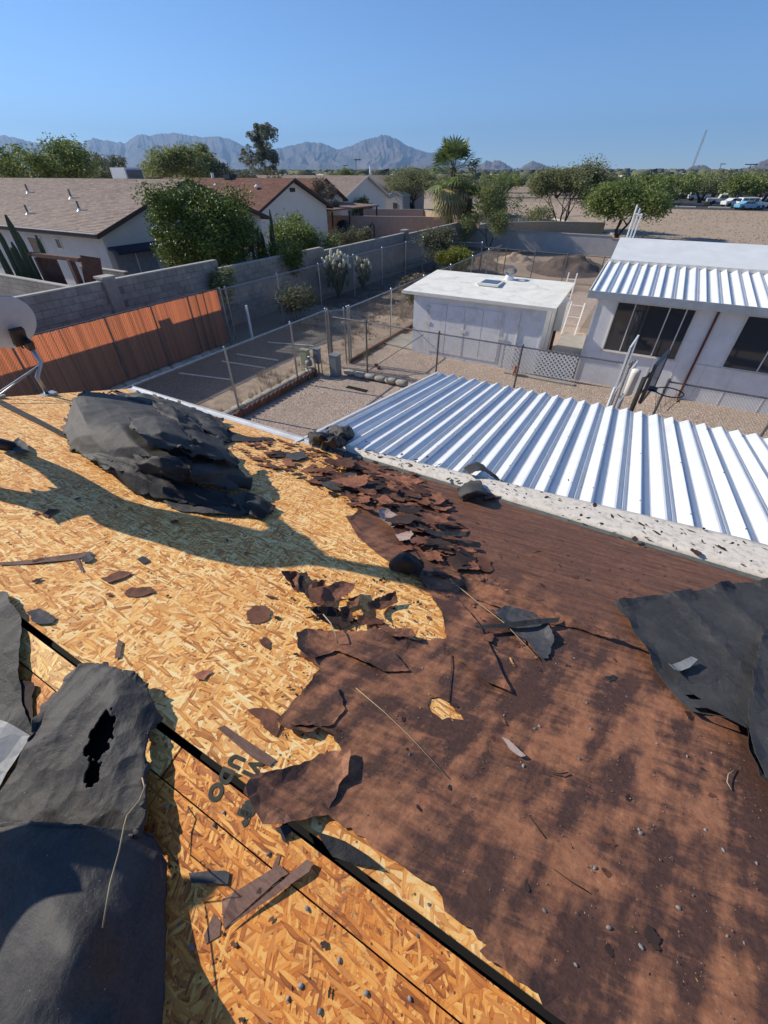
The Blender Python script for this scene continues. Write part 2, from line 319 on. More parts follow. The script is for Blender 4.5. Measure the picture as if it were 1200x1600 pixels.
# translucent privacy slats
t = NT('orange_slat'); k = t.math('MULTIPLY_ADD', t.n('ShaderNodeObjectInfo').outputs['Random'], .24, .88)
hv = t.n('ShaderNodeHueSaturation'); t.l(k, hv.inputs['Value']); hv.inputs['Color'].default_value = (.44, .34, .27, 1)
t.out(hv.outputs[0], .6, None, 0, .3); hv2 = t.n('ShaderNodeHueSaturation'); t.l(k, hv2.inputs['Value']); hv2.inputs['Color'].default_value = (.88, .50, .32, 1)
tr = t.n('ShaderNodeBsdfTranslucent'); t.l(hv2.outputs[0], tr.inputs[0]); mx = t.n('ShaderNodeMixShader'); mx.inputs[0].default_value = .62
t.l(t.b.outputs[0], mx.inputs[1]); t.l(tr.outputs[0], mx.inputs[2]); t.l(mx.outputs[0], t.o.inputs[0]); m_slat = t.m
# ground materials
m_desert = M('desert_ground', (.36, .275, .20), .95, (.28, .21, .155), .35, .5, 12, .03, c3=(.19, .15, .11), sc3=.15)
def gravel(name, a, b, c, sc=42, patch=None):
    t = NT(name); x = t.vor(t.pos, sc); col = t.ramp(x.outputs['Color'], [(.15, a), (.5, b), (.85, c)])
    col = t.mix(t.ramp(t.noise(t.pos, .9, 4), [(.35, 0.), (.7, .35)]), col, a)
    col = t.mix(t.ramp(t.noise(t.pos, 6, 5, .7), [(.3, .0), (.7, .25)]), col, b)
    nb = t.bump(x.outputs['Distance'], .9, -.02); return t.out(col, .9, nb, 0, .2)
m_gravel = gravel('pink_gravel', (.29, .21, .16), (.49, .38, .30), (.68, .57, .47))
m_gravd = gravel('dark_gravel', (.08, .074, .068), (.15, .138, .128), (.24, .22, .20), 36)
m_tan = M('tan_dirt', (.42, .32, .235), .95, (.33, .25, .18), 2, .7, 30, .01, c3=(.20, .15, .11), sc3=1.2)
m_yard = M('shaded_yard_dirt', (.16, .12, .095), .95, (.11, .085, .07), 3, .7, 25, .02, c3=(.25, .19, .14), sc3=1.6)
m_field = M('bare_field', (.42, .325, .235), .95, (.35, .265, .19), .35, .6, 3, .05, c3=(.37, .29, .215), sc3=.12, stretch=(1, 2.5, 1))
m_asph = M('asphalt', (.060, .058, .056), .9, (.045, .043, .042), 2, .3, 60, .004)
m_pile = M('dark_dirt_pile', (.15, .11, .09), .95, (.09, .07, .06), 3, .9, 12, .05)
m_curb = M('pale_kerb', (.50, .46, .40), .9)
m_mtn = M('mountain_rock', (.15, .12, .11), .95, (.07, .065, .06), .0012, .0, 1, c3=(.19, .15, .135), sc3=.0006)
m_plain = M('valley_floor', (.17, .15, .11), .95, (.11, .11, .075), .006, c3=(.24, .2, .15), sc3=.003)
# ------------------------------------------------------------------ the setting: ground sheets
def plate(name, pts, z, mat, th=0, label=None):
    mb = MB(); n = len(pts)
    if th: mb.prism([(x, y, z-th) for x, y in pts], (0, 0, th))
    else: mb.add([(x, y, z) for x, y in pts], [tuple(range(n))])
    return mb.build(name, mat, kind='structure')
def disc_ground():
    mb = MB(); rs = [0, 60, 200, 700, 2500, 9000, 26000]; n = 48; vs = [(0, 0, 0)]; fs = []
    for i, r in enumerate(rs[1:]):
        for k in range(n):
            a = 2*math.pi*k/n; vs.append((r*math.cos(a), r*math.sin(a), 0))
    for k in range(n): fs.append((0, 1+k, 1+(k+1) % n))
    for i in range(len(rs)-2):
        for k in range(n): a = 1+i*n+k; b = 1+i*n+(k+1) % n; fs.append((a, a+n, b+n, b))
    mb.add(vs, fs); return mb.build('ground', m_desert, kind='structure')
disc_ground()
plate('gravel_yard', [(-8.3, -6), (12, -6), (12, 19.5), (-1.6, 19.5), (-1.6, 27.5), (-8.0, 27.5)], .004, m_gravel)
plate('dark_gravel_lot', [(-12.6, -4), (-10.1, -4), (-10.1, 7.4), (-10.18, 10.1), (-9.95, 13.0), (-9.6, 14.3), (-10.8, 15.2), (-12.7, 15.0)], .012, m_gravd)
plate('dirt_path', [(-13, -5), (-8.34, -5), (-8.34, 18), (-13, 18)], .004, m_tan)
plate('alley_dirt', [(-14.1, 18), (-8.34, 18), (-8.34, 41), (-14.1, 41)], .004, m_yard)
plate('concrete_path', [(-2.05, 14.6), (-.95, 14.2), (-.95, 19), (-2.05, 19)], .05, m_conc, .05)
plate('concrete_pad', [(-8.0, 14.3), (-6.65, 14.1), (-6.65, 15.5), (-8.0, 15.7)], .06, m_conc, .06)
plate('side_street', [(-60, 88), (-14, 74), (-6.5, 62), (-4.6, 58), (-3, 52), (-5, 47), (-15, 58), (-22, 66), (-60, 78)], .012, m_asph)
plate('bare_field', [(-6, 43), (60, 43), (70, 108), (-2, 106), (-12, 78), (-4.6, 60)], .008, m_field)
plate('bare_field_far', [(-70, 92), (-14, 78), (-2, 106), (-30, 118), (-80, 118)], .008, m_field)
plate('parking_lot', [(-8, 108), (70, 109), (100, 210), (-20, 210)], .016, m_asph)
mb = MB()
for (a, b) in [((-22, 77.5), (-14.1, 75.2)), ((-14.1, 75.2), (-6.3, 62.8)), ((-6.3, 62.8), (-3.9, 57.5)), ((-60, 88.6), (-22, 77.5))]:
    a = Vector((*a, 0)); b = Vector((*b, 0)); d = (b-a).normalized(); m = Matrix((d, Vector((-d.y, d.x, 0)), Vector((0, 0, 1)))).transposed()
    mb.obox((a+b)/2+Vector((0, 0, .08)), (b-a).length/2, .12, .09, m)
mb.build('kerb', m_curb, kind='structure')
mb = MB()
for k in range(9):
    x = -4+k*5.5
    mb.box(x, x+3.4, 112+(k % 3)*.6, 113.6+(k % 3)*.6, .02, .17); mb.box(x+1, x+5, 122, 123.5, .02, .17)
mb.build('parking_island', m_curb, kind='structure')
# real stones over the near gravel (too many to count)
def stones(name, rect, n, mat, s0, s1):
    rng = np.random.default_rng(5); x0, x1, y0, y1 = rect
    c = np.stack([rng.uniform(x0, x1, n), rng.uniform(y0, y1, n), np.full(n, .006)], 1); s = rng.uniform(s0, s1, (n, 1, 1))
    base = np.array([(1, 0, 0), (0, 1, 0), (-1, 0, 0), (0, -1, 0), (0, 0, .8)], float)
    a = rng.uniform(0, 6.28, n); ca, sa = np.cos(a), np.sin(a); rot = np.zeros((n, 3, 3)); rot[:, 0, 0] = ca; rot[:, 0, 1] = -sa; rot[:, 1, 0] = sa; rot[:, 1, 1] = ca; rot[:, 2, 2] = 1
    v = np.einsum('nij,nkj->nki', rot, base[None]*s*rng.uniform(.6, 1.2, (n, 5, 1)))+c[:, None]
    f = np.array([(0, 1, 4), (1, 2, 4), (2, 3, 4), (3, 0, 4)])[None]+5*np.arange(n)[:, None, None]
    me = npmesh(name, v.reshape(-1, 3), f.reshape(-1, 3), mat, 3); o = link(name, me); return tag(o, kind='stuff')
m_st1 = M('gravel_stone', (.50, .39, .31), .9, (.60, .48, .39), 30, rnd=.45, isl=True)
tag(stones('gravel_stones', (-8.1, 3, 4.5, 13.6), 26000, m_st1, .010, .026), 'loose pinkish gravel stones covering the yard between the fences', 'gravel')
tag(stones('dark_gravel_stones', (-12.5, -10.2, 4.5, 14.0), 7000, M('dark_gravel_stone', (.13, .12, .11), .9, rnd=.5, isl=True), .012, .03), 'loose dark gravel stones on the strip by the orange fence', 'gravel')
# dirt mound
def mound(name, cx, cy, rx, ry, hh, seed, mat, label):
    vs = []; fs = []; n = 34
    for j in range(n+1):
        for i in range(n+1):
            u = i/n*2-1; v = j/n*2-1; r = min(1, math.hypot(u, v)); f = (1-r*r)**1.2 if r < 1 else 0
            z = f*hh*(.75+.7*noise.fractal(Vector((u*2.2+seed, v*2.2, 0)), 1, 2, 4)); vs.append((cx+u*rx, cy+v*ry, z-.01+.0*f))
    for j in range(n):
        for i in range(n): a = j*(n+1)+i; fs.append((a, a+1, a+n+2, a+n+1))
    return MB().add(vs, fs).build(name, mat, label=label, cat='dirt pile', smooth=True, origin=(cx, cy, 0))
mound('dirt_pile', -4.6, 34.6, 2.8, 3.6, .8, 3, m_pile, 'dark brown pile of soil heaped behind the rear chain link fence')
mound('dirt_pile', -8.6, 36.2, 1.8, 2.2, .45, 9, m_tan, 'low pale mound of dirt left of the dark soil pile')
# ------------------------------------------------------------------ our house under the torn roof
house = empty('house', (0, 0, 0), 'house being reroofed, bare strand board sheathing and torn brown underlay', 'house')
XL, XR, YB = -6.2, 6.5, -3.0
ax = Matrix.Identity(3)
def slope_panel(name, x0, x1, y0, y1, mat, th=.0115, gap=.002, dz=0, parent=house):
    """one sheathing sheet between horizontal distances y0..y1, following the pitch"""
    mb = MB(); x0 += gap; x1 -= gap; y0 += gap; y1 -= gap; vs = []
    for y in (y0, y1):
        for x in (x0, x1): vs += [(x, y, roofz(y)+dz), (x, y, roofz(y)-th+dz)]
    mb.add(vs, [(0, 2, 6, 4), (1, 5, 7, 3), (0, 1, 3, 2), (4, 6, 7, 5), (0, 4, 5, 1), (2, 3, 7, 6)])
    return mb.build(name, mat, parent)
PY = 1.22*math.cos(math.atan(SL)); y = YR+.009; row = 0; n_sheet = 0
while y < YE-.05:
    y1 = min(y+PY, YE-.02); x = XL-(0 if row % 2 == 0 else 1.22)
    while x < XR:
        xa = max(x, XL); xb = min(x+2.44, XR)
        slope_panel('sheathing_panel', xa, xb, y, y1, m_osb, dz=random.uniform(-.0015, .0015)); n_sheet += 1; x += 2.44
    y = y1; row += 1
# far side: a narrow ripped strip along the ridge, then full sheets
SY = YR-.013
strips = [(-6.2, -3.4), (-3.4, -.905), (-.900, .35), (.35, 2.8), (2.8, 6.5)]
for i, (a, b) in enumerate(strips):
    slope_panel('ridge_strip', a, b, SY-.098, SY, [m_osb3, m_osb3, m_osb2, m_osb2, m_osb2][i], dz=.001)
y = SY-.098; row = 0
while y > YB+.05:
    y1 = max(y-PY, YB+.02); x = XL-(.0 if row % 2 else .0)
    cuts = [-6.2, -3.32, -.88, 1.56, 4.0, 6.5] if row % 2 == 0 else [-6.2, -4.5, -2.1, .34, 2.78, 5.2, 6.5]
    for a, b in zip(cuts[:-1], cuts[1:]): slope_panel('sheathing_panel', a, b, y1, y, m_osb2, dz=random.uniform(-.001, .001))
    y = y1; row += 1
mb = MB().box(XL+.05, XR-.05, -2.7, 3.0, .02, 2.45); mb.build('wall', m_side, house)
mb = MB()                                       # rafters under the sheets
x = XL+.1
while x < XR:
    for (ya, yb) in ((YR-.03, YB+.05), (YR+.02, YE-.05)):
        mb.prism([(x, ya, roofz(ya)-.013), (x, yb, roofz(yb)-.013), (x, yb, roofz(yb)-.10), (x, ya, roofz(ya)-.10)], (.038, 0, 0))
    x += .61
mb.build('rafter', m_dark, house, kind='stuff')
MB().box(XL+.1, XR-.1, -2.65, 2.95, 2.452, 2.47).build('attic_floor', m_dark, house)  # near-black colour stands in for the deep shade inside the ridge gap
MB().box(XL+.1, XR-.1, YR-.018, YR+.018, ZR-.26, ZR-.07).build('ridge_board', m_dark, house)
# boarded gable ends keep the attic dark
for gx in (XL+.06, XR-.08):
    MB().prism([(gx, YB+.1, roofz(YB+.1)-.03), (gx, YR-.01, ZR-.03), (gx, YR+.01, ZR-.03), (gx, YE-.1, roofz(YE-.1)-.03), (gx, YE-.1, 2.4), (gx, YB+.1, 2.4)], (.02, 0, 0)).build('gable_board', m_side, house)
ze = roofz(YE)
MB().box(XL, -2.55, YE-.012, YE+.008, ze-.14, ze-.02).build('fascia', m_drip, house)
MB().box(-2.55, XR, YE-.012, YE+.008, ze-.14, ze-.02).build('fascia', m_drip, house)
mb = MB()                                       # white metal drip edge, flat lip on the deck and a folded nose
mb.prism([(XL, YE-.05, roofz(YE-.05)+.004), (XL, YE+.015, ze+.002), (XL, YE+.045, ze+.008), (XL, YE+.045, ze+.028), (XL, YE+.052, ze+.028), (XL, YE+.052, ze-.06), (XL, YE+.046, ze-.06), (XL, YE+.04, ze-.006), (XL, YE-.05, roofz(YE-.05)+.001)], (3.75, 0, 0))
mb.build('drip_edge', m_drip, house)
MB().prism([(XL-.02, YE+.02, ze-.03), (XL-.02, YR, ZR-.02), (XL-.02, YR, ZR-.14), (XL-.02, YE+.02, ze-.14)], (.02, 0, 0)).build('rake_board', m_drip, house)
MB().prism([(XL-.02, YB, roofz(YB)-.03), (XL-.02, YR-.001, ZR-.02), (XL-.02, YR-.001, ZR-.14), (XL-.02, YB, roofz(YB)-.14)], (.02, 0, 0)).build('rake_board', m_drip, house)
MB().prism([(-2.62, YE-.03, roofz(YE-.03)+.004), (-2.62, YE+.03, ze+.004), (-2.62, YE+.03, ze+.016), (-2.62, YE-.03, roofz(YE-.03)+.014)], (9.1, 0, 0)).build('eave_strip', M('grey_lip', (.16, .17, .15), .7, (.1, .1, .09), 12, .4, 60, .003), house)
nh = MB()                                       # nail heads in rows over the rafters
rng = random.Random(9); x = XL+.12
while x < 5.5:
    yy = YR+.04
    while yy < YE-.06:
        if rng.random() < .8: nh.lathe([(.0045, 0), (.0045, .0016), (.001, .002)], (x+rng.uniform(-.012, .012), yy, roofz(yy)+.0005), 6)
        yy += rng.uniform(.1, .2)
    yy = YR-.03
    while yy > -1.4:
        if rng.random() < .8: nh.lathe([(.0045, 0), (.0045, .0016), (.001, .002)], (x+rng.uniform(-.012, .012), yy, roofz(yy)+.0016), 6)
        yy -= rng.uniform(.1, .2)
    x += .61
nh.build('nail_heads', m_metd, house, kind='stuff')
# stamped print on the sheathing
def glyph(txt, px, py, size, ang, parent=house):
    cu = D.curves.new('stamp', 'FONT'); cu.body = txt; cu.size = size; cu.align_x = 'CENTER'; cu.align_y = 'CENTER'; cu.offset = size*.06; cu.extrude = .0001
    o = D.objects.new('t', cu); me = bpy.data.meshes.new_from_object(o); D.objects.remove(o); me.materials.clear(); me.materials.append(m_ink)
    p = Rf(px, py); s = 1 if p.y > YR else -1; q = link('stamped_letter', me, parent)
    nrm = Vector((0, s*SL, 1)).normalized(); e = Vector((math.cos(ang), math.sin(ang), 0)); e = (e-nrm*e.dot(nrm)).normalized(); f = nrm.cross(e)
    q.matrix_basis = Matrix.Translation(p+nrm*.0032) @ Matrix((e, f, nrm)).transposed().to_4x4(); return q
m_ink = M('stamp_ink', (.035, .04, .035), .8, (.07, .065, .045), 60)
a0 = Rf(395, 1198); a1 = Rf(381, 1219); ang = math.atan2(a1.y-a0.y, a1.x-a0.x)
for tx, px, py in (('U', 367, 1190), ('D', 353, 1212), ('O', 337, 1237), ('V', 397, 1197), ('I', 388, 1210), ('T', 424, 1217), ('i', 413, 1226), ('e', 392, 1264), ('r', 383, 1277)):
    glyph(tx, px, py, .062 if tx not in 'ier' else .085, ang)
# ------------------------------------------------------------------ patio cover of white metal pans
PZ0, PM, PY0, PY1 = 2.58, .14, YE+.10, 7.62
pz = lambda y: PZ0-PM*(y-YE)
cover = empty('patio_cover', (1.5, 5.6, 0), 'white ribbed metal patio cover sloping away from the roof eave', 'patio cover')
XC0 = -2.98; PW = .446; DEP = .066
def pan_mesh(y0, y1, pzf, w=PW, dep=DEP, th=.004, name='pan', mat=m_pan):
    prof = [(0, 0), (.004, .004), (.092, dep), (.100, dep+.002), (.124, dep*.35), (.140, dep*.28), (.144, dep*.34), (.156, dep*.30), (.200, .002), (.222, 0), (.226, .004), (.312, dep*.97), (.330, dep), (.338, dep*.93), (.385, dep*.42), (.396, dep*.44), (.430, .004), (.446, 0)]
    vs = []; n = len(prof); k = w/.446
    for y in (y0, y1):
        z = pzf(y)-pzf(y0)
        for dz in (0, -th):
            for x, h in prof: vs.append((x*k, y-y0, z+h+dz))
    fs = []
    for i in range(n-1):
        fs += [(i, i+1, 2*n+i+1, 2*n+i), (n+i+1, n+i, 3*n+i, 3*n+i+1), (i+1, i, n+i, n+i+1), (2*n+i, 2*n+i+1, 3*n+i+1, 3*n+i)]
    return MB().add(vs, fs).mesh(name, mat)
pm = pan_mesh(PY0-.02, PY1, pz)
x = XC0; k = 0
while x < 5.6:
    link('pan', pm, cover, (x, PY0-.02, pz(PY0-.02)+random.uniform(-.001, .001))); x += PW+.0008; k += 1
XC1 = x
MB().prism([(XC0-.04, YE+.03, pz(YE+.03)+.002), (XC0-.04, PY0+.05, pz(PY0+.05)+.004), (XC0-.04, PY0+.05, pz(PY0+.05)-.02), (XC0-.04, YE+.03, pz(YE+.03)-.02)], (.0, 0, 0)) if 0 else None
def flashing():
    vs = []; fs = []; nx, ny = 120, 8
    for j in range(ny+1):
        for i in range(nx+1):
            X = -2.56+(XC1+2.56)*i/nx; t = j/ny; Y = YE+.02+(.10+.46*min(1, max(0, (X+2.5)/4)))*t; Z = pz(Y)+.034+.042*min(1, max(0, (Y-YE-.02)/.05))+.003*noise.noise(Vector((X*3, Y*5, 2)))
            vs.append((X, Y, Z))
    for j in range(ny):
        for i in range(nx): a = j*(nx+1)+i; fs.append((a, a+1, a+nx+2, a+nx+1))
    o = MB().add(vs, fs).build('flashing', m_flash, cover, smooth=True); md = o.modifiers.new('s', 'SOLIDIFY'); md.thickness = .003
flashing()
MB().box(XC0-.03, XC1, PY1+.002, PY1+.085, pz(PY1)-.12, pz(PY1)-.012).build('front_gutter', M('gutter_grey', (.50, .48, .42), .6, (.4, .38, .34), 6), cover)
MB().prism([(XC0-.03, PY0-.3, pz(PY0-.3)+.045), (XC0-.03, PY1, pz(PY1)+.045), (XC0-.03, PY1, pz(PY1)-.1), (XC0-.03, PY0-.3, pz(PY0-.3)-.1)], (.028, 0, 0)).build('side_trim', m_white, cover)
scr = MB()
for k_ in range(int((XC1-XC0)/PW)):
    for yy in (PY0+.7, PY0+2.1, PY1-.35): scr.lathe([(.008, 0), (.008, .004), (.001, .006)], (XC0+k_*PW+.10, yy, pz(yy)+DEP+.001), 6)
scr.build('screw_heads', m_metd, cover, kind='stuff')
for px_ in (-2.8, .2, 3.2): MB().box(px_, px_+.07, PY1-.35, PY1-.28, 0, pz(PY1-.3)-.02).build('post', m_white, cover)
# ------------------------------------------------------------------ torn sheets on the roof
def ragged(poly, amp, step, rng):
    out = []; n = len(poly)
    for i in range(n):
        a = Vector(poly[i]); b = Vector(poly[(i+1) % n]); L = (b-a).length; k = max(1, int(L/step)); d = (b-a)/max(L, 1e-6); nn = Vector((-d.y, d.x))
        for j in range(k):
            t = j/k; off = 0 if j == 0 else (noise.noise(Vector((a.x*3+t*L*9, a.y*3, i*.7)))*.6+rng.uniform(-.5, .5))*amp
            out.append(a+d*L*t+nn*off)
    return out
def inside(p, poly):
    x, y = p; c = False; n = len(poly); j = n-1
    for i in range(n):
        xi, yi = poly[i]; xj, yj = poly[j]
        if (yi > y) != (yj > y) and x < (xj-xi)*(y-yi)/(yj-yi)+xi: c = not c
        j = i
    return c
def edgedist(P, poly):
    P = np.asarray(P); A = np.asarray(poly); B = np.roll(A, -1, 0); d = np.full(len(P), 1e9)
    for a, b in zip(A, B):
        ab = b-a; t = np.clip(((P-a) @ ab)/max(ab @ ab, 1e-12), 0, 1); d = np.minimum(d, np.hypot(*(P-(a+t[:, None]*ab)).T))
    return d
def sheet_mesh(name, poly, mat, grid=.06, hfn=None, th=.0025, holes=(), lift=.012, lw=.05, seed=0, base=.004, zf=roofz, wav=.004):
    vs = [Vector(p) for p in poly]; n = len(vs); edges = [(i, (i+1) % n) for i in range(n)]
    for hl in holes:
        b = len(vs); vs += [Vector(p) for p in hl]; edges += [(b+i, b+(i+1) % len(hl)) for i in range(len(hl))]
    xs = [p[0] for p in poly]; ys = [p[1] for p in poly]; rng = random.Random(seed)
    pl = [tuple(p) for p in poly]; g = []
    yy = min(ys)
    while yy < max(ys):
        xx = min(xs)
        while xx < max(xs):
            p = (xx+rng.uniform(-.3, .3)*grid, yy+rng.uniform(-.3, .3)*grid)
            if inside(p, pl): g.append(p)
            xx += grid
        yy += grid
    if g:
        dd = edgedist(g, pl); g = [p for p, q in zip(g, dd) if q > grid*.3]
    vs += [Vector(p) for p in g]
    r = delaunay_2d_cdt(vs, edges, [tuple(range(n))], 1, 1e-6); V2 = r[0]; F = r[2]
    if holes: F = [f for f in F if not any(inside(sum((V2[i] for i in f), Vector((0, 0)))/len(f), [tuple(q) for q in hl]) for hl in holes)]
    ed = edgedist([tuple(v) for v in V2], pl); V3 = []
    for v, e in zip(V2, ed):
        h = base+wav*(1+noise.noise(Vector((v.x*4+seed, v.y*4, seed*1.3))))
        if lift: h += lift*max(0, 1-e/lw)**1.5*max(0, .4+1.4*noise.noise(Vector((v.x*6+seed, v.y*6, 9.1))))
        if hfn: h += hfn(v.x, v.y, e)
        V3.append((v.x, v.y, zf(v.y)+h))
    N = len(V3); fs = [tuple(f) for f in F]; cnt = {}
    for f in fs:
        for i in range(len(f)):
            a, b = f[i], f[(i+1) % len(f)]; cnt[(a, b)] = 1
    al = V3+[(x, y, z-th) for x, y, z in V3]; ff = fs+[tuple(N+i for i in reversed(f)) for f in fs]
    ff += [(b, a, N+a, N+b) for (a, b) in cnt if (b, a) not in cnt]
    me = D.meshes.new(name); me.from_pydata(al, [], ff); me.materials.append(mat); me.update()
    return me
def place_mesh(name, me, label, cat, group=None, kind=None):
    o = D.objects.new(name, me); COL.objects.link(o); c = Vector(me.vertices[0].co); me.transform(Matrix.Translation(-c)); o.location = c
    return tag(o, label, cat, group, kind)
def sheet(name, px, mat, label, cat='underlay', rag=.012, step=.03, seed=1, **k):
    rng = random.Random(seed); poly = ragged([Rf(*p).xy for p in px], rag, step, rng)
    k['holes'] = [ragged([Rf(*p).xy for p in hl], rag*.6, step, rng) for hl in k.get('holes', ())]
    return place_mesh(name, sheet_mesh(name, poly, mat, seed=seed, **k), label, cat)
# main brown underlay still stapled down on the right half of the slope
edge = [(655, 905), (672, 930), (692, 962), (697, 1000), (640, 1002), (598, 986), (545, 990), (500, 984), (466, 1000), (468, 1026), (500, 1046), (484, 1070), (450, 1110), (438, 1132), (505, 1144), (530, 1165), (548, 1192), (520, 1214),
        (498, 1236), (505, 1262), (520, 1282), (556, 1305), (590, 1330), (640, 1364), (690, 1402), (694, 1424), (722, 1446), (760, 1476), (748, 1486), (790, 1520), (838, 1553), (862, 1585)]
poly = [Rf(*p).xy for p in edge]
rng = random.Random(3)
rag1 = []
for a, b in zip(poly[:-1], poly[1:]):
    L = (b-a).length; k = max(1, int(L/.02)); d = (b-a)/L; nn = Vector((-d.y, d.x))
    for j in range(k): rag1.append(a+(b-a)*j/k+nn*(0 if j == 0 else rng.uniform(-.008, .008)+.012*noise.noise(Vector((a.x*9+j*.5, a.y*9, 0)))))
p_end = Vector((1.05, YR+.022)); up_poly = rag1+[p_end, Vector((3.2, YR+.02)), Vector((6.4, YR+.02)), Vector((6.4, YE-.03)), Vector((3, YE-.025)), Vector((.5, YE-.03)), Vector((-1.0, YE-.025)), Vector((-2.1, YE-.05))]
top = [(556, 742), (540, 775), (560, 800), (545, 815), (575, 840), (600, 862), (628, 880)]
up_poly += [Rf(*p).xy for p in top]
holes = [[(672, 1092), (684, 1090), (700, 1098), (720, 1118), (724, 1126), (700, 1122), (690, 1126), (672, 1112), (668, 1104)], [(770, 930), (800, 932), (850, 952), (880, 966), (874, 974), (850, 964), (812, 950), (775, 940)]]
def under_h(x, y, e):
    return .006*max(0, noise.noise(Vector((x*2.2, y*2.2, 4))))+.008*math.exp(-((y-(YR+.012+PY))/.02)**2)*max(0, noise.noise(Vector((x*1.5, 0, 3)))+.3)
hl = [ragged([Rf(*p).xy for p in h], .012, .02, rng) for h in holes]
place_mesh('brown_underlay', sheet_mesh('brown_underlay', up_poly, m_under, grid=.055, hfn=under_h, th=.002, holes=hl, lift=.018, lw=.05, seed=2, base=.004, wav=.003),
           'large rust stained dark brown underlay sheet covering the right half of the roof slope', 'underlay')
# flaps of the same paper curling off the edge
BR = dict(rag=.010, step=.018, grid=.03)
def curl(px0, px1, h, w=.1):                    # raised towards the line px0-px1
    a = Rf(*px0).xy; b = Rf(*px1).xy; d = (b-a).normalized()
    def f(x, y, e):
        q = Vector((x, y))-a; s = abs(q.x*d.y-q.y*d.x); return h*max(0, 1-s/w)**2
    return f
sheet('torn_underlay_flap', [(388, 1250), (400, 1220), (470, 1200), (500, 1180), (548, 1176), (545, 1215), (528, 1240), (512, 1276), (470, 1288), (416, 1296)], m_under, 'big curled brown paper flap bridging the dark ridge gap', 'underlay flap', seed=11, hfn=curl((388, 1250), (416, 1296), .035, .16), base=.014, lift=.02, **BR)
sheet('torn_underlay_flap', [(435, 1130), (462, 1098), (498, 1060), (530, 1082), (540, 1110), (522, 1134), (490, 1148), (455, 1146)], m_under, 'brown paper flap split from the underlay, above the two narrow brown strips', 'underlay flap', seed=12, hfn=curl((435, 1130), (455, 1146), .02, .08), base=.012, **BR)
sheet('torn_underlay_flap', [(466, 1000), (480, 990), (520, 990), (560, 1000), (610, 1020), (640, 1050), (600, 1052), (560, 1034), (524, 1020), (486, 1036), (468, 1024)], m_under, 'brown paper flap with a rounded raised left end', 'underlay flap', seed=13, hfn=curl((466, 1000), (468, 1024), .05, .12), base=.012, **BR)
sheet('torn_underlay_flap', [(540, 808), (592, 806), (640, 850), (660, 880), (655, 905), (628, 892), (590, 868), (560, 842)], m_under, 'flat rust brown rectangle of paper at the corner of the bare board', 'underlay flap', seed=14, base=.01, lift=.004, rag=.006, step=.03, grid=.05)
sheet('torn_underlay_flap', [(715, 905), (745, 915), (800, 935), (860, 958), (930, 985), (1000, 1018), (960, 1006), (900, 985), (850, 975), (790, 958), (740, 935)], m_under, 'long brown paper edge lifted along the sheathing joint', 'underlay flap', seed=15, hfn=curl((745, 915), (1000, 1018), .03, .1), base=.012, **BR)
sheet('torn_underlay_flap', [(655, 905), (700, 920), (752, 985), (798, 1086), (760, 1070), (700, 1020), (690, 960)], m_under, 'rust brown paper tongue below the dark felt lump', 'underlay flap', seed=16, base=.012, lift=.01, rag=.006, step=.03, grid=.05)
sheet('wood_splinter_strip', [(494, 1300), (540, 1316), (566, 1332), (600, 1360), (560, 1352), (520, 1340), (508, 1322)], m_fback, 'dark green grey patch of felt beside the ridge gap', 'felt scrap', seed=17, base=.006, lift=.004, rag=.004, step=.03, grid=.05)
# black felt: lower right sheet and left edge sheets
def rfelt(x, y, e):
    q = (x-.9)*.8+(y-1.9)*.6
    return .012+.045*max(0, noise.noise(Vector((x*1.3, y*.8, 5))))+.016*math.exp(-((x*.93+y*.36-1.74)/.05)**2)+.018*math.exp(-((x*.93+y*.36-2.12)/.06)**2)
sheet('black_felt_sheet', [(955, 946), (1000, 938), (1060, 930), (1110, 922), (1150, 914), (1200, 916), (1290, 925), (1420, 1000), (1420, 1330), (1260, 1270), (1200, 1242), (1172, 1222), (1158, 1190), (1154, 1150), (1120, 1136), (1075, 1118), (1050, 1090), (1010, 1040), (990, 1000), (970, 965)],
      m_felt, 'large smooth black felt sheet lying at the right edge of the roof', 'roofing felt', rag=.006, step=.03, seed=21, hfn=rfelt, lift=.05, lw=.09, grid=.045, holes=[[(1066, 1090), (1080, 1090), (1092, 1098), (1074, 1097)], [(1078, 1112), (1100, 1112), (1130, 1128), (1112, 1130), (1086, 1121)]], base=.01)
sheet('black_felt_sheet', [(1160, 1068), (1180, 1000), (1200, 985), (1300, 1010), (1340, 1290), (1230, 1262), (1178, 1226), (1158, 1180), (1154, 1120)], m_feltg, 'rough grey felt piece folded over the black sheet at the right edge', 'roofing felt', rag=.012, step=.03, seed=22, lift=.03, grid=.05, base=.075, th=.004)
sheet('felt_strip', [(1032, 1052), (1072, 1035), (1082, 1040), (1070, 1052), (1042, 1062)], M('light_grey_strip', (.26, .27, .27), .8, (.2, .21, .21), 40, .3, 100, .002), 'small light grey tab standing up on the black felt sheet', 'felt scrap', seed=23, base=.05, grid=.02, rag=.002, step=.03, hfn=curl((1032, 1052), (1042, 1062), .04, .08))
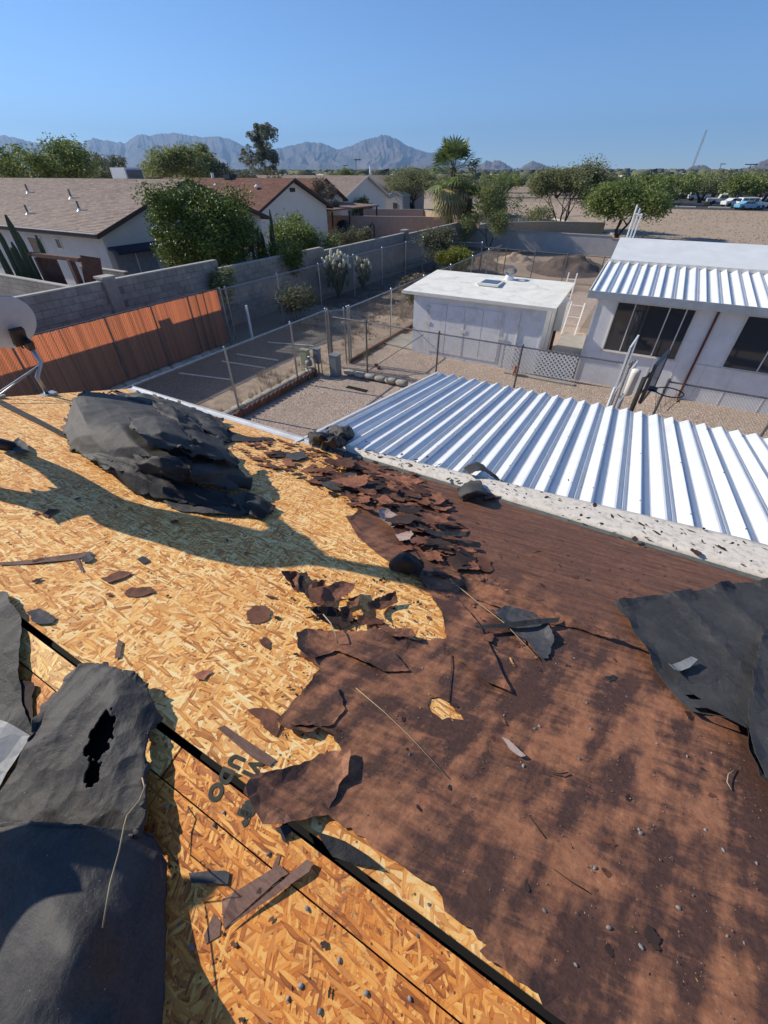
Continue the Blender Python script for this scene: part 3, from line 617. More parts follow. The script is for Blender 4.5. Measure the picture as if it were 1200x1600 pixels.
# draped sheets: rows of (x, y, height above the roof) smoothed into folded felt
def linear(P, n):
    P = np.asarray(P, float); t = np.linspace(0, len(P)-1-1e-9, n); i = t.astype(int); f = (t-i)[:, None]; return P[i]*(1-f)+P[np.minimum(i+1, len(P)-1)]*f
def catmull(P, n):
    P = np.asarray(P, float); m = len(P); Q = np.concatenate([2*P[:1]-P[1:2], P, 2*P[-1:]-P[-2:-1]]); out = []
    for t in np.linspace(0, m-1-1e-9, n):
        i = int(t); f = t-i; p0, p1, p2, p3 = Q[i:i+4]
        out.append(.5*((2*p1)+(-p0+p2)*f+(2*p0-5*p1+4*p2-p3)*f*f+(-p0+3*p1-3*p2+p3)*f**3))
    return np.array(out)
def draped(name, rows, mat, label, cat='roofing felt', world=False, sharp=0, nu=70, nv=50, amp=.012, frq=5, seed=0, th=.004, rag=.5, hole=None, group=None):
    P = np.array([[(x, y, h) if world else tuple(Rf(x, y, h)) for x, y, h in r] for r in rows])
    if sharp:                                    # crushed felt: straight facets between jittered fold points
        q = random.Random(seed+50); P = np.array([linear(r, P.shape[1]*2-1) for r in P]); P = np.array([linear(P[:, i], len(rows)*2-1) for i in range(P.shape[1])]).transpose(1, 0, 2)
        P[1:-1, 1:-1] += np.array([[(q.uniform(-1, 1)*.5, q.uniform(-1, 1)*.5, q.uniform(-1, 1)) for _ in range(P.shape[1]-2)] for _ in range(P.shape[0]-2)])*sharp
    up = linear if sharp else catmull; A = np.array([up(r, nu) for r in P]); B = np.array([up(A[:, i], nv) for i in range(nu)])
    vs = []; W_ = {}
    for i in range(nu):
        for j in range(nv):
            p = Vector(B[i, j]); q = p*frq+Vector((seed, 0, 0)); nn = .3*noise.fractal(q, 1, 2, 4)+1.9*noise.voronoi(q*.55)[0][0]+1.0*noise.voronoi(q*1.35)[0][0]-1.3*abs(noise.noise(q*.5+Vector((3, 3, 3))))-.7
            r2 = noise.noise_vector(p*frq*.8+Vector((0, seed, 0)))
            p = p+Vector((r2.x*.4, r2.y*.4, nn))*amp
            if i in (0, nu-1) or j in (0, nv-1): p += (noise.noise_vector(p*9)*.045+noise.noise_vector(p*40)*.02)*rag
            p.z = max(p.z, roofz(p.y)+.006); vs.append(tuple(p))
    fs = []
    for i in range(nu-1):
        for j in range(nv-1):
            if hole and hole((i+.5)/nu, (j+.5)/nv): continue
            fs.append((i*nv+j, (i+1)*nv+j, (i+1)*nv+j+1, i*nv+j+1))
    o = MB().add(vs, fs).build(name, mat, label=label, cat=cat, group=group, origin=vs[0], smooth=True)
    md = o.modifiers.new('thickness', 'SOLIDIFY'); md.thickness = th; md.offset = 0; return o
# crumpled pile by the far eave
draped('felt_pile_sheet', [
    [(108, 655, 0.041), (116, 625, 0.148), (135, 614, 0.164), (165, 617, 0.131), (200, 622, 0.082)],
    [(102, 672, 0.025), (128, 650, 0.246), (165, 640, 0.279), (205, 636, 0.213), (250, 634, 0.098)],
    [(106, 695, 0.016), (140, 678, 0.246), (190, 668, 0.328), (245, 658, 0.295), (300, 655, 0.131)],
    [(128, 712, 0.041), (165, 706, 0.180), (215, 698, 0.295), (280, 685, 0.295), (335, 690, 0.148)],
    [(150, 722, 0.115), (190, 718, 0.164), (235, 716, 0.230), (300, 710, 0.246), (352, 712, 0.131)],
    [(170, 735, 0.131), (215, 738, 0.131), (262, 742, 0.148), (320, 735, 0.180), (372, 728, 0.131)]],
    m_feltg, 'largest humped sheet of crumpled dark felt heaped near the satellite dish', seed=1, amp=.020, frq=3.2, th=.006, sharp=.022, rag=1.3, nu=90, nv=80)
draped('felt_pile_sheet', [
    [(148, 716, .15), (185, 722, .17), (230, 738, .16), (290, 752, .14), (350, 770, .06)],
    [(156, 730, .09), (192, 742, .12), (238, 756, .12), (300, 770, .10), (362, 786, .05)],
    [(200, 764, .01), (225, 776, .02), (262, 784, .02), (318, 792, .02), (372, 800, .02)]],
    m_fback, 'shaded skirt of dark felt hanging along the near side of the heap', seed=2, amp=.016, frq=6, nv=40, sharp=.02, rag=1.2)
draped('felt_pile_sheet', [
    [(252, 725, .20), (290, 722, .24), (335, 716, .22), (372, 730, .14), (385, 745, .06)],
    [(250, 740, .20), (290, 742, .24), (330, 742, .20), (362, 738, .14), (378, 752, .06)],
    [(255, 746, .14), (290, 750, .18), (320, 756, .12), (345, 760, .09), (372, 770, .03)]],
    m_feltg, 'folded felt lip with a pale seam on the near end of the heap', seed=3, amp=.012, frq=6, nv=30, sharp=.02, rag=1)
draped('felt_pile_sheet', [
    [(255, 785, .015), (300, 775, .04), (350, 778, .05), (385, 770, .03)],
    [(270, 794, .01), (310, 790, .03), (355, 792, .03), (392, 782, .02)],
    [(300, 800, .01), (335, 804, .01), (375, 806, .01), (400, 800, .01)]],
    m_felt, 'flat dark felt corner poking out under the near end of the heap', seed=4, amp=.012, frq=6, nv=24)
draped('felt_pile_sheet', [
    [(170, 612, .08), (220, 616, .12), (270, 628, .14), (320, 645, .10), (345, 655, .04)],
    [(190, 622, .12), (235, 630, .16), (285, 645, .14), (330, 664, .12), (356, 672, .03)],
    [(250, 648, .12), (290, 660, .14), (325, 678, .12), (350, 688, .05), (358, 692, .02)]],
    m_felt, 'ragged dark felt behind the heap beside the white drip edge', seed=5, amp=.02, frq=6, nv=40, sharp=.04, rag=1.5)
draped('felt_pile_sheet', [
    [(300, 650, .10), (325, 655, .12), (345, 662, .08)], [(310, 672, .10), (332, 676, .10), (352, 682, .05)], [(318, 690, .03), (338, 692, .03), (356, 692, .02)]],
    m_feltg, 'grey felt flap with a bent corner at the far right of the heap', seed=6, amp=.01, frq=6, nu=30, nv=24)
draped('felt_pile_sheet', [
    [(352, 672, .01), (390, 682, .01), (425, 684, .01)], [(354, 690, .01), (395, 690, .012), (428, 688, .01)]],
    m_fback, 'flat pointed dark felt tongue right of the heap near the white edge', seed=7, amp=.003, frq=6, nu=30, nv=12)
for i, (rows, lb) in enumerate([
    ([[(200, 655, .36), (240, 650, .42), (275, 660, .36)], [(215, 680, .44), (255, 676, .47), (300, 690, .38)], [(240, 700, .37), (285, 702, .38), (330, 712, .27)]], 'torn felt flap crossing the top of the heap'),
    ([[(240, 628, .16), (268, 636, .22), (290, 650, .16)], [(246, 640, .24), (276, 650, .26), (300, 664, .18)], [(256, 656, .20), (282, 664, .22), (306, 672, .12)]], 'small black torn flap with a hole like gap behind the heap'),
    ([[(205, 712, .30), (245, 712, .36), (290, 715, .34)], [(212, 726, .26), (252, 730, .30), (300, 735, .28)], [(222, 738, .20), (262, 745, .22), (305, 752, .18)]], 'shaded felt flap folded under the lip of the heap'),
    ([[(262, 668, .36), (300, 668, .34), (345, 688, .22)], [(272, 690, .38), (318, 694, .36), (362, 712, .22)], [(282, 706, .34), (330, 714, .30), (374, 730, .18)]], 'grey sunlit felt panel on the near right of the heap')]):
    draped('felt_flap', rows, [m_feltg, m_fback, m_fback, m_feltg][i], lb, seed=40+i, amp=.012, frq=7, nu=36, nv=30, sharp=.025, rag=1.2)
mb = MB()                                       # rolled end of the felt
a = Rf(345, 748, .10); b = Rf(393, 757, .05); d = (b-a).normalized(); u = d.orthogonal().normalized(); w_ = d.cross(u); vs = []; n = 22
for i in range(9):
    for k in range(n):
        t = k/(n-1)*2*math.pi*1.25; r = .052*(1-.12*k/n)*(1+.05*math.sin(i*1.7)); vs.append(tuple(a+(b-a)*i/8+(u*math.cos(t)+w_*math.sin(t))*r+Vector((0, 0, .004))))
mb.add(vs, [(i*n+k, i*n+k+1, (i+1)*n+k+1, (i+1)*n+k) for i in range(8) for k in range(n-1)])
o = mb.build('felt_roll', m_feltg, label='short tight roll of dark felt sticking out of the heap', cat='felt roll', smooth=True, origin=tuple(a)); md = o.modifiers.new('t', 'SOLIDIFY'); md.thickness = .004
# a stooping roofer just beyond the left edge, one shoe in view; the long shadow on the board is his
def skin_body(name, verts, edges, radii, mat, parent, sub=1):
    root = ORG[parent]; me = D.meshes.new(name); me.from_pydata([tuple(Vector(v)-root) for v in verts], edges, []); o = D.objects.new(name, me); COL.objects.link(o); o.parent = parent
    bm = bmesh.new(); bm.from_mesh(me); ly = bm.verts.layers.skin.verify(); bm.verts.ensure_lookup_table()
    for i, v in enumerate(bm.verts): v[ly].radius = (radii[i], radii[i]); v[ly].use_root = (i == 0)
    bm.to_mesh(me); bm.free(); me.materials.append(mat)
    o.modifiers.new('skin', 'SKIN').use_smooth_shade = True; sb = o.modifiers.new('sub', 'SUBSURF'); sb.levels = sb.render_levels = sub; return o
wk = empty('person', (-4.3, 1.0, roofz(1.0)), 'stooping worker in dark trousers, only one dark shoe showing at the left edge', 'person')
skinm = M('skin', (.36, .20, .13), .6); jean = M('dark_trousers', (.022, .026, .035), .85, bump=.3); shirt = M('work_shirt', (.10, .12, .16), .85, bump=.3)
hp = Vector((-4.12, .76, 4.14)); ch = Vector((-3.78, .96, 4.56)); nk = Vector((-3.60, 1.10, 4.78)); hd = Vector((-3.44, 1.22, 4.92))
lf = Vector((-4.42, 1.08, roofz(1.08)+.07)); rf = Vector((-4.40, .56, roofz(.56)+.07))
lk = Vector((-4.30, 1.02, 3.72)); rk = Vector((-4.16, .56, 3.80)); ls = Vector((-3.78, 1.16, 4.62)); rs = Vector((-3.66, .84, 4.60))
le = Vector((-3.95, 1.36, 4.42)); re_ = Vector((-3.92, .86, 4.34)); lh = Vector((-4.16, 1.20, 4.22)); rh = Vector((-4.14, .96, 4.16))
skin_body('body', [hp, ch, nk, hd, hd+Vector((.06, .05, .03)), ls, le, lh, rs, re_, rh], [(0, 1), (1, 2), (2, 3), (3, 4), (1, 5), (5, 6), (6, 7), (1, 8), (8, 9), (9, 10)], [.14, .14, .06, .095, .07, .065, .045, .035, .065, .045, .035], skinm, wk, 2)
skin_body('shirt', [hp+Vector((.01, 0, .02)), (hp+ch)/2, ch+Vector((0, .03, 0)), nk-Vector((.03, .02, .03)), ls, (ls+le)/2, rs, (rs+re_)/2], [(0, 1), (1, 2), (2, 3), (2, 4), (4, 5), (2, 6), (6, 7)], [.19, .22, .22, .10, .10, .09, .10, .09], shirt, wk, 2)
skin_body('trousers', [hp, hp+Vector((-.02, .10, -.05)), lk, lf+Vector((0, 0, .03)), hp+Vector((-.02, -.10, -.05)), rk, rf+Vector((0, 0, .03))], [(0, 1), (1, 2), (2, 3), (0, 4), (4, 5), (5, 6)], [.16, .115, .08, .062, .115, .08, .062], jean, wk, 2)
for f_ in (lf, rf):
    d_ = Vector((.24, .07, -.02)); f0 = f_-Vector((.05, .01, .03)); skin_body('shoe', [f0, f0+d_*.5, f0+d_], [(0, 1), (1, 2)], [.052, .05, .042], M('dark_shoe', (.03, .03, .035), .6) if f_ is lf else D.materials['dark_shoe'], wk, 2)
    MB().obox(f0+d_*.5-Vector((0, 0, .045)), .16, .05, .01, Matrix.Rotation(.28, 3, 'Z') @ Matrix.Rotation(-.05, 3, 'X')).build('sole', m_cream, wk)
cp_ = MB(); cp_.lathe([(.115, 0), (.118, .03), (.10, .08), (.06, .11), (.01, .12)], tuple(hd+Vector((.02, .02, .04))), 14); cp_.obox(hd+Vector((.14, .10, .045)), .07, .07, .006, Matrix.Rotation(.6, 3, 'Z')); cp_.build('cap', m_black, wk, smooth=False)
sheet('felt_scrap', [(22, 698), (34, 692), (46, 700), (50, 712), (34, 716), (24, 708)], m_sg, 'pale grey felt tip beside the dark shoe at the left edge', 'felt scrap', seed=30, base=.03, grid=.03, lift=.02, rag=.004, step=.03)
sheet('black_felt_sheet', [(-160, 900), (-60, 915), (0, 928), (18, 932), (22, 946), (36, 968), (38, 1000), (36, 1060), (38, 1100), (52, 1138), (56, 1152), (30, 1142), (0, 1128), (-160, 1080)], m_feltg, 'dark felt sheet at the left picture edge above the grey metal sheet', 'roofing felt', rag=.007, step=.02, seed=24, base=.012, grid=.05, lift=.02)
sheet('felt_scrap', [(36, 1066), (56, 1070), (58, 1078), (52, 1090), (54, 1140), (44, 1130), (38, 1104)], m_sd, 'narrow brown torn strip right of the left edge felt', 'felt scrap', seed=25, base=.008, grid=.04, rag=.004, step=.02)
sheet('metal_flashing', [(-180, 1060), (0, 1128), (30, 1140), (54, 1154), (38, 1180), (0, 1246), (-160, 1330)], M('grey_metal', (.30, .31, .32), .5, (.22, .23, .24), 5, .4, 20, .006, spec=.5), 'light grey crinkled metal flashing at the left picture edge', 'metal sheet', seed=26, base=.02, grid=.04, lift=.02, rag=.003, step=.03, hfn=lambda x, y, e: .02*noise.noise(Vector((x*6, y*6, 0))))
# near felt with torn holes crossing the ridge, and the big fold in the corner
def in_el(u, v, cu, cv, ru, rv, w):
    a = (u-cu)/ru; b = (v-cv)/rv; return a*a+b*b < 1+w*noise.noise(Vector((u*30, v*30, 0)))
nf_hole = lambda u, v: in_el(u, v, .60, .44, .10, .15, .7) or in_el(u, v, .60, .66, .055, .085, .7)
draped('torn_felt_sheet', [
    [(124, 1042, .010), (150, 1038, .02), (182, 1046, .03), (208, 1062, .035), (236, 1086, .03)],
    [(88, 1090, .02), (128, 1084, .05), (166, 1090, .06), (202, 1098, .06), (243, 1112, .04)],
    [(48, 1155, .02), (98, 1142, .06), (144, 1140, .07), (190, 1142, .07), (233, 1150, .05)],
    [(8, 1225, .02), (68, 1205, .06), (124, 1195, .08), (180, 1196, .08), (229, 1200, .06)],
    [(-30, 1290, .02), (45, 1262, .06), (112, 1248, .07), (176, 1248, .08), (233, 1255, .06)],
    [(-70, 1360, .02), (30, 1320, .05), (100, 1302, .05), (168, 1300, .06), (228, 1310, .05)]],
    m_feltg, 'rough dark felt strip with two torn holes lying across the ridge gap', seed=12, amp=.018, frq=9, nu=170, nv=180, hole=nf_hole, rag=1, th=.005)
draped('felt_shade_layer', [
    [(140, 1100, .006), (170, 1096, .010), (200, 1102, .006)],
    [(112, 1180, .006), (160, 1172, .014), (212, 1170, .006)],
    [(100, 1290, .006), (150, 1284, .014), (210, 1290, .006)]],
    m_dark, 'lower felt layer coloured black for the shade inside the torn holes near the ridge gap', seed=13, amp=.002, frq=5, nu=24, nv=24, rag=.3)  # black colour stands in for the deep shade under the torn felt
draped('felt_fold', [
    [(-80, 1300, .10), (20, 1288, .16), (105, 1290, .18), (180, 1296, .11), (242, 1306, .02)],
    [(-90, 1350, .12), (20, 1330, .20), (110, 1328, .19), (190, 1335, .12), (258, 1350, .02)],
    [(-100, 1420, .12), (20, 1400, .20), (110, 1398, .20), (192, 1405, .13), (262, 1425, .02)],
    [(-100, 1500, .12), (20, 1490, .20), (110, 1488, .28), (190, 1495, .14), (258, 1512, .02)],
    [(-110, 1600, .12), (10, 1600, .20), (100, 1600, .20), (180, 1600, .15), (252, 1608, .02)],
    [(-120, 1720, .12), (10, 1720, .20), (100, 1720, .20), (175, 1720, .15), (246, 1720, .02)]],
    m_feltg, 'big raised fold of dark grey felt filling the bottom left corner', seed=14, amp=.013, frq=7, nu=110, nv=110, rag=.3, th=.006)
ol = [(-160, 1290), (0, 1296), (80, 1276), (150, 1282), (196, 1290), (176, 1312), (146, 1330), (118, 1356), (122, 1378), (128, 1392), (92, 1418), (40, 1460), (0, 1500), (-120, 1560)]  # unseen added flap: outline of the fold's shade, carried back towards the sun
top_ = [Rf(x, y, .19)-sdir*.95 for x, y in ol]; cen = sum(top_, Vector((0, 0, 0)))/len(top_); vs = []; fs = []; n = len(top_)
for k in range(6):
    for p in top_: q = cen.lerp(p, k/5); vs.append(tuple(q+noise.noise_vector(q*6)*.02*(k < 5)))
fs = [(k*n+i, k*n+(i+1) % n, (k+1)*n+(i+1) % n, (k+1)*n+i) for k in range(5) for i in range(n)]
base_ = [Vector((p.x-.05, p.y, roofz(p.y)+.01)) for p in top_]; b0 = len(vs); vs += [tuple(p) for p in base_]; fs += [(5*n+i, 5*n+i+1, b0+i+1, b0+i) for i in range(10, 13)]+[(5*n+13, 5*n, b0, b0+13)]
o = MB().add(vs, fs).build('felt_fold', m_felt, label='unseen added felt flap just beyond the bottom left corner, shaped to shade the grey fold', cat='roofing felt', origin=vs[0]); md = o.modifiers.new('t', 'SOLIDIFY'); md.thickness = .005
draped('felt_flap', [[(385, 768, .03), (410, 778, .06), (428, 792, .02)], [(380, 782, .02), (404, 792, .09), (422, 806, .02)], [(372, 796, .01), (392, 806, .02), (410, 812, .01)]], m_fback, 'small dark felt curl lying at the near foot of the heap', cat='felt scrap', nu=24, nv=20, amp=.012, frq=10, sharp=.01)
# ------------------------------------------------------------------ hand placed single scraps
def scrap(px, mat, label, name='paper_scrap', cat='paper scrap', **k):
    kk = dict(rag=.010, step=.011, base=.0015, grid=.035, lift=.007, wav=.0015, th=.0012, seed=len(D.objects)); kk.update(k); return sheet(name, px, mat, label, cat, **kk)
scrap([(341, 1140), (352, 1135), (432, 1188), (422, 1199), (396, 1186)], m_bark, 'narrow straight brown strip above the stamped letters', rag=.001)
scrap([(386, 1110), (404, 1107), (420, 1108), (443, 1128), (432, 1152), (412, 1138), (400, 1122)], m_sb, 'pointed brown scrap left of the split paper flap')
scrap([(386, 958), (398, 948), (418, 949), (424, 958), (420, 970), (405, 976), (390, 974)], m_sb, 'roundish brown scrap on bare board left of the crumpled heap')
scrap([(158, 905), (186, 893), (208, 896), (190, 906), (172, 912)], m_sb, 'brown bark shaped scrap on the bare board, upper of two')
scrap([(194, 928), (204, 920), (236, 918), (244, 926), (220, 933), (200, 933)], m_sb, 'brown oval scrap on the bare board, lower of two')
scrap([(180, 1030), (185, 999), (193, 1004), (188, 1028)], m_bark, 'small upright brown sliver above the torn felt strip', rag=.001)
scrap([(65, 806), (78, 796), (97, 798), (76, 810)], m_sb, 'brown scrap alone on the bare board just below the long shadow')
scrap([(0, 880), (60, 874), (120, 866), (142, 863), (150, 868), (110, 876), (50, 882), (0, 884)], m_bark, 'long thin brown strip at the left picture edge', rag=.002)
scrap([(116, 874), (124, 874), (132, 893), (128, 894)], m_bark, 'thin brown sliver just under the long strip end', rag=.001)
scrap([(127, 872), (142, 866), (150, 874), (140, 881), (130, 880)], m_sg, 'small grey brown chip at the right end of the long strip')
scrap([(213, 875), (224, 870), (234, 876), (224, 882)], m_sg, 'small grey chip on the bare board above the oval scraps')
scrap([(42, 958), (62, 952), (88, 966), (86, 976), (58, 976)], m_sg, 'grey speckled patch right of the gap at the left edge')
scrap([(405, 1001), (416, 996), (424, 1004), (420, 1016), (408, 1008)], m_sb, 'small brown scrap below the roundish one')
scrap([(302, 1056), (318, 1048), (334, 1050), (320, 1064), (308, 1062)], m_sr, 'rust coloured chip in the middle of the bare board')
scrap([(347, 1406), (420, 1362), (438, 1352), (452, 1366), (440, 1372), (350, 1452)], m_bark, 'wide grooved brown strip, left half, near the bottom', rag=.001, hfn=lambda x, y, e: .012*math.sin(e*60))
scrap([(352, 1453), (440, 1380), (480, 1345), (491, 1350), (484, 1364), (420, 1408)], m_bark, 'long grooved brown strip lying along the wide one', rag=.001, base=.012, hfn=lambda x, y, e: .012*math.sin(e*60))
scrap([(319, 1462), (334, 1428), (346, 1440), (344, 1462), (322, 1475)], m_bark, 'pointed brown chip at the lower end of the grooved strips', rag=.001)
scrap([(295, 1364), (352, 1361), (360, 1364), (357, 1382), (300, 1380)], m_sg, 'flat grey brown rectangle on orange board near the bottom', rag=.001)
scrap([(424, 1362), (432, 1340), (439, 1336), (434, 1356)], m_bark, 'thin dark sliver above the wide grooved strip', rag=.001)
scrap([(430, 1294), (450, 1290), (458, 1300), (446, 1318)], m_fback, 'dark triangle of felt in the ridge gap under the big flap')
scrap([(822, 1318), (826, 1290), (858, 1292), (864, 1314)], m_sr, 'rust brown rectangle of paper in the lower middle', rag=.002)
scrap([(782, 1156), (792, 1160), (806, 1172), (820, 1184), (812, 1186), (796, 1176)], m_sp, 'curved pink brown chip on the stained underlay', base=.02, rag=.002)
scrap([(822, 1068), (828, 1067), (836, 1080), (830, 1082)], m_so, 'tiny bright wood chip on the upper stained underlay', rag=.001)
scrap([(590, 806), (606, 803), (625, 812), (628, 826), (612, 832), (596, 820)], m_sp, 'pale pinkish torn piece in the middle of the brown debris', base=.04, lift=.03)
scrap([(618, 842), (636, 828), (648, 838), (640, 850), (624, 852)], m_sp, 'smaller pale pinkish piece below the larger one', base=.04)
scrap([(500, 758), (520, 745), (556, 740), (548, 770), (516, 768)], m_sg, 'flat charcoal square of felt near the metal cover corner', 'felt_scrap', 'felt scrap', base=.02)
scrap([(538, 712), (546, 704), (567, 706), (562, 732), (540, 730)], m_sg, 'flat charcoal square of felt touching the white flashing end', 'felt_scrap', 'felt scrap', base=.03)
scrap([(448, 712), (470, 708), (482, 716), (466, 722), (446, 720)], m_sg, 'dark grey felt piece near the eave, left of the charcoal squares', 'felt_scrap', 'felt scrap', base=.02)
scrap([(770, 960), (790, 953), (832, 962), (850, 975), (862, 1003), (856, 1030), (846, 1034), (820, 1004), (795, 990)], m_sg, 'charcoal felt piece with torn tail on the stained underlay', 'felt_scrap', 'felt scrap', base=.02, lift=.03)
scrap([(740, 986), (800, 980), (872, 972), (868, 980), (800, 988), (742, 990)], m_fback, 'narrow black felt strip crossing the charcoal piece', 'felt_scrap', 'felt scrap', base=.045, rag=.002)
scrap([(860, 1043), (884, 1039), (892, 1042), (864, 1048)], m_fback, 'short black sliver below the charcoal piece', 'felt_scrap', 'felt scrap')
scrap([(944, 1058), (962, 1054), (966, 1060), (952, 1068)], m_fback, 'small black chip left of the smooth black sheet', 'felt_scrap', 'felt scrap')
scrap([(630, 818), (680, 838), (728, 842), (726, 850), (690, 848), (650, 838)], m_fback, 'long dark felt fold in the brown debris right of the pale pieces', 'felt_scrap', 'felt scrap', base=.05, lift=.03)
draped('felt_lump', [[(610, 872, .03), (628, 866, .10), (650, 874, .09), (660, 886, .02)], [(608, 882, .03), (628, 878, .12), (648, 884, .10), (658, 892, .02)], [(612, 894, .01), (630, 896, .02), (646, 898, .02), (656, 898, .01)]],
       m_fback, 'small black crumpled lump at the tip of the long shadow', 'felt scrap', nu=24, nv=20, amp=.02, frq=14)
# crumpled brown heap on the bare board
for i, (px, h, lb) in enumerate([
    ([(441, 904), (468, 904), (470, 936), (460, 930)], .03, 'brown paper corner at the upper left of the small crumpled heap'),
    ([(466, 904), (480, 900), (490, 920), (484, 940), (468, 936)], .06, 'dark grey folded corner of the small crumpled heap'),
    ([(484, 925), (512, 922), (505, 956), (486, 950)], .08, 'brown folded panel in the middle of the small crumpled heap'),
    ([(502, 954), (510, 930), (534, 920), (556, 922), (552, 936), (520, 952)], .09, 'raised brown fold at the top right of the small crumpled heap'),
    ([(478, 955), (530, 962), (560, 972), (535, 985), (500, 975)], .02, 'dark flat paper under the small crumpled heap'),
    ([(548, 940), (562, 938), (560, 958), (546, 962)], .05, 'small brown plate right of the crumpled heap'),
    ([(572, 958), (590, 942), (618, 934), (622, 946), (600, 956), (580, 966)], .04, 'brown arched scrap right of the small crumpled heap'),
    ([(532, 960), (550, 956), (552, 975), (536, 980)], .04, 'tan brown square leaning on the small crumpled heap'),
    ([(556, 966), (600, 972), (598, 978), (562, 980)], .03, 'brown sliver pointing right from the small crumpled heap'),
    ([(590, 978), (640, 990), (650, 1002), (610, 1000)], .02, 'brown strip in front of the flap with the rounded end')]):
    scrap(px, (m_sd if i in (1, 4) else m_sb), lb, base=h*.6, lift=.05, lw=.04, grid=.025)
# flap standing over the flashing and the crumpled scrap beside the cover corner
def felt_flap():
    draped('felt_flap', [[(712, 768, .04), (730, 752, .06), (752, 754, .10)], [(716, 776, .03), (736, 768, .14), (756, 768, .12)], [(722, 782, .02), (745, 776, .05), (765, 776, .04)]], m_feltg, 'grey rolled felt end lying on the white flashing', 'felt scrap', nu=24, nv=24, amp=.006, frq=9)
    draped('felt_flap', [[(722, 732, .14), (745, 722, .20), (768, 738, .16), (788, 756, .06)], [(732, 742, .12), (752, 736, .17), (770, 746, .12), (792, 762, .05)]], m_feltg, 'grey felt tongue curling up over the white flashing', 'felt scrap', nu=24, nv=12, amp=.004, frq=9)
    draped('felt_flap', [[(756, 772, .03), (785, 764, .05), (812, 766, .03)], [(756, 782, .02), (785, 776, .04), (808, 774, .02)]], m_sr, 'rust brown strip beside the rolled felt on the flashing', 'felt scrap', nu=20, nv=10, amp=.006, frq=9)
    for i, (cx, cy, lb) in enumerate([(505, 688, 'black crumpled felt bundle at the corner where eave meets cover'), (535, 680, 'grey crumpled felt bundle hanging over the cover corner'), (520, 694, 'flat black felt under the bundle at the cover corner')]):
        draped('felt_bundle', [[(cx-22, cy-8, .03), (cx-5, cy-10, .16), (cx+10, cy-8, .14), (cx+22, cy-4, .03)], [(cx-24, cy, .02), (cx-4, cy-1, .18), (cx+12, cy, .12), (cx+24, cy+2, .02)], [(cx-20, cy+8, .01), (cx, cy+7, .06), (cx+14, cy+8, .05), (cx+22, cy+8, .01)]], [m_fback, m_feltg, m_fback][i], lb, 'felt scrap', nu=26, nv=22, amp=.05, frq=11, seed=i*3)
felt_flap()
# ------------------------------------------------------------------ loose scraps by the hundred
def scrap_mesh(name, size, mat, seed):
    rng = random.Random(seed); n = rng.randint(5, 8); el = rng.uniform(.28, .85); pts = []
    for k in range(n):
        a = 2*math.pi*(k+rng.uniform(-.3, .3))/n; r = rng.uniform(.6, 1.1); pts.append(Vector((math.cos(a)*r*size, math.sin(a)*r*size*el)))
    poly = ragged(pts, size*.30, size*.16, rng); ba = rng.uniform(0, 3.14); cx, sx_ = math.cos(ba), math.sin(ba); k1 = rng.uniform(-.15, 1.0)**3/size*.4 if 0 else rng.choice((0, .02, .05, .1, .3))/size; tw = rng.uniform(-.12, .12)/size
    return sheet_mesh(name, poly, mat, grid=size*.45, th=.0007, lift=0, seed=seed, base=0, zf=lambda y: 0, wav=size*.03, hfn=lambda x, y, e: k1*(x*cx+y*sx_)**2+tw*x*y)
SM = {}
for key, mt, n in (('b', m_sb, 14), ('r', m_sr, 9), ('d', m_sd, 8), ('g', m_sg, 6), ('w', m_so, 5)):
    SM[key] = [scrap_mesh('scrap_'+key, .05, mt, 100+i+ord(key)*13) for i in range(n)]
def scatter(poly_px, n, keys, s0, s1, hmax, label, group, cat='paper scrap', name='paper_scrap', seed=1, nrm_tilt=.25):
    rng = random.Random(seed); crumbs = [] if s1 < .95 else None; poly = [tuple(Rf(*p).xy) for p in poly_px]; xs = [p[0] for p in poly]; ys = [p[1] for p in poly]; k = 0
    while k < n:
        x = rng.uniform(min(xs), max(xs)); y = rng.uniform(min(ys), max(ys))
        if not inside((x, y), poly): continue
        key = rng.choice(keys); me = rng.choice(SM[key]); s = s0*(s1/s0)**rng.random(); s1_ = s*rng.uniform(.8, 1.5)
        sg = 1 if y > YR else -1
        if crumbs is not None:
            mt = Matrix.Translation((x, y, roofz(y)+.007+hmax*rng.random()**1.6)) @ Euler((math.atan(-SL)*sg+rng.uniform(-1, 1)*nrm_tilt, rng.uniform(-1, 1)*nrm_tilt, 0)).to_matrix().to_4x4() @ Matrix.Rotation(rng.uniform(0, 6.28), 4, 'Z') @ Matrix.Diagonal((s1_, s, s, 1))
            crumbs.append((mt, me)); k += 1; continue
        q = link(name, me, None, (x, y, roofz(y)+.008+hmax*rng.random()**1.6), (0, 0, 0), (s1_, s, s))
        q.rotation_euler = (math.atan(-SL)*sg+rng.uniform(-1, 1)*nrm_tilt, rng.uniform(-1, 1)*nrm_tilt, 0)
        q.rotation_euler = (Euler(q.rotation_euler).to_matrix() @ Matrix.Rotation(rng.uniform(-.7, .7)+(.0 if rng.random() < .6 else 1.5), 3, 'Z')).to_euler()
        tag(q, label, cat, group); k += 1
    if crumbs:
        me = D.meshes.new('paper_crumbs'); vs = []; fs = []; mi = []; mats = []
        for mt, m_ in crumbs:
            if m_.materials[0] not in mats: mats.append(m_.materials[0])
            b = len(vs); vs += [tuple(mt @ v.co) for v in m_.vertices]; fs += [tuple(b+i for i in p.vertices) for p in m_.polygons]; mi += [mats.index(m_.materials[0])]*len(m_.polygons)
        me.from_pydata(vs, [], fs); [me.materials.append(x) for x in mats]; me.polygons.foreach_set('material_index', mi); me.update(); tag(link('paper_crumbs', me), label, kind='stuff')
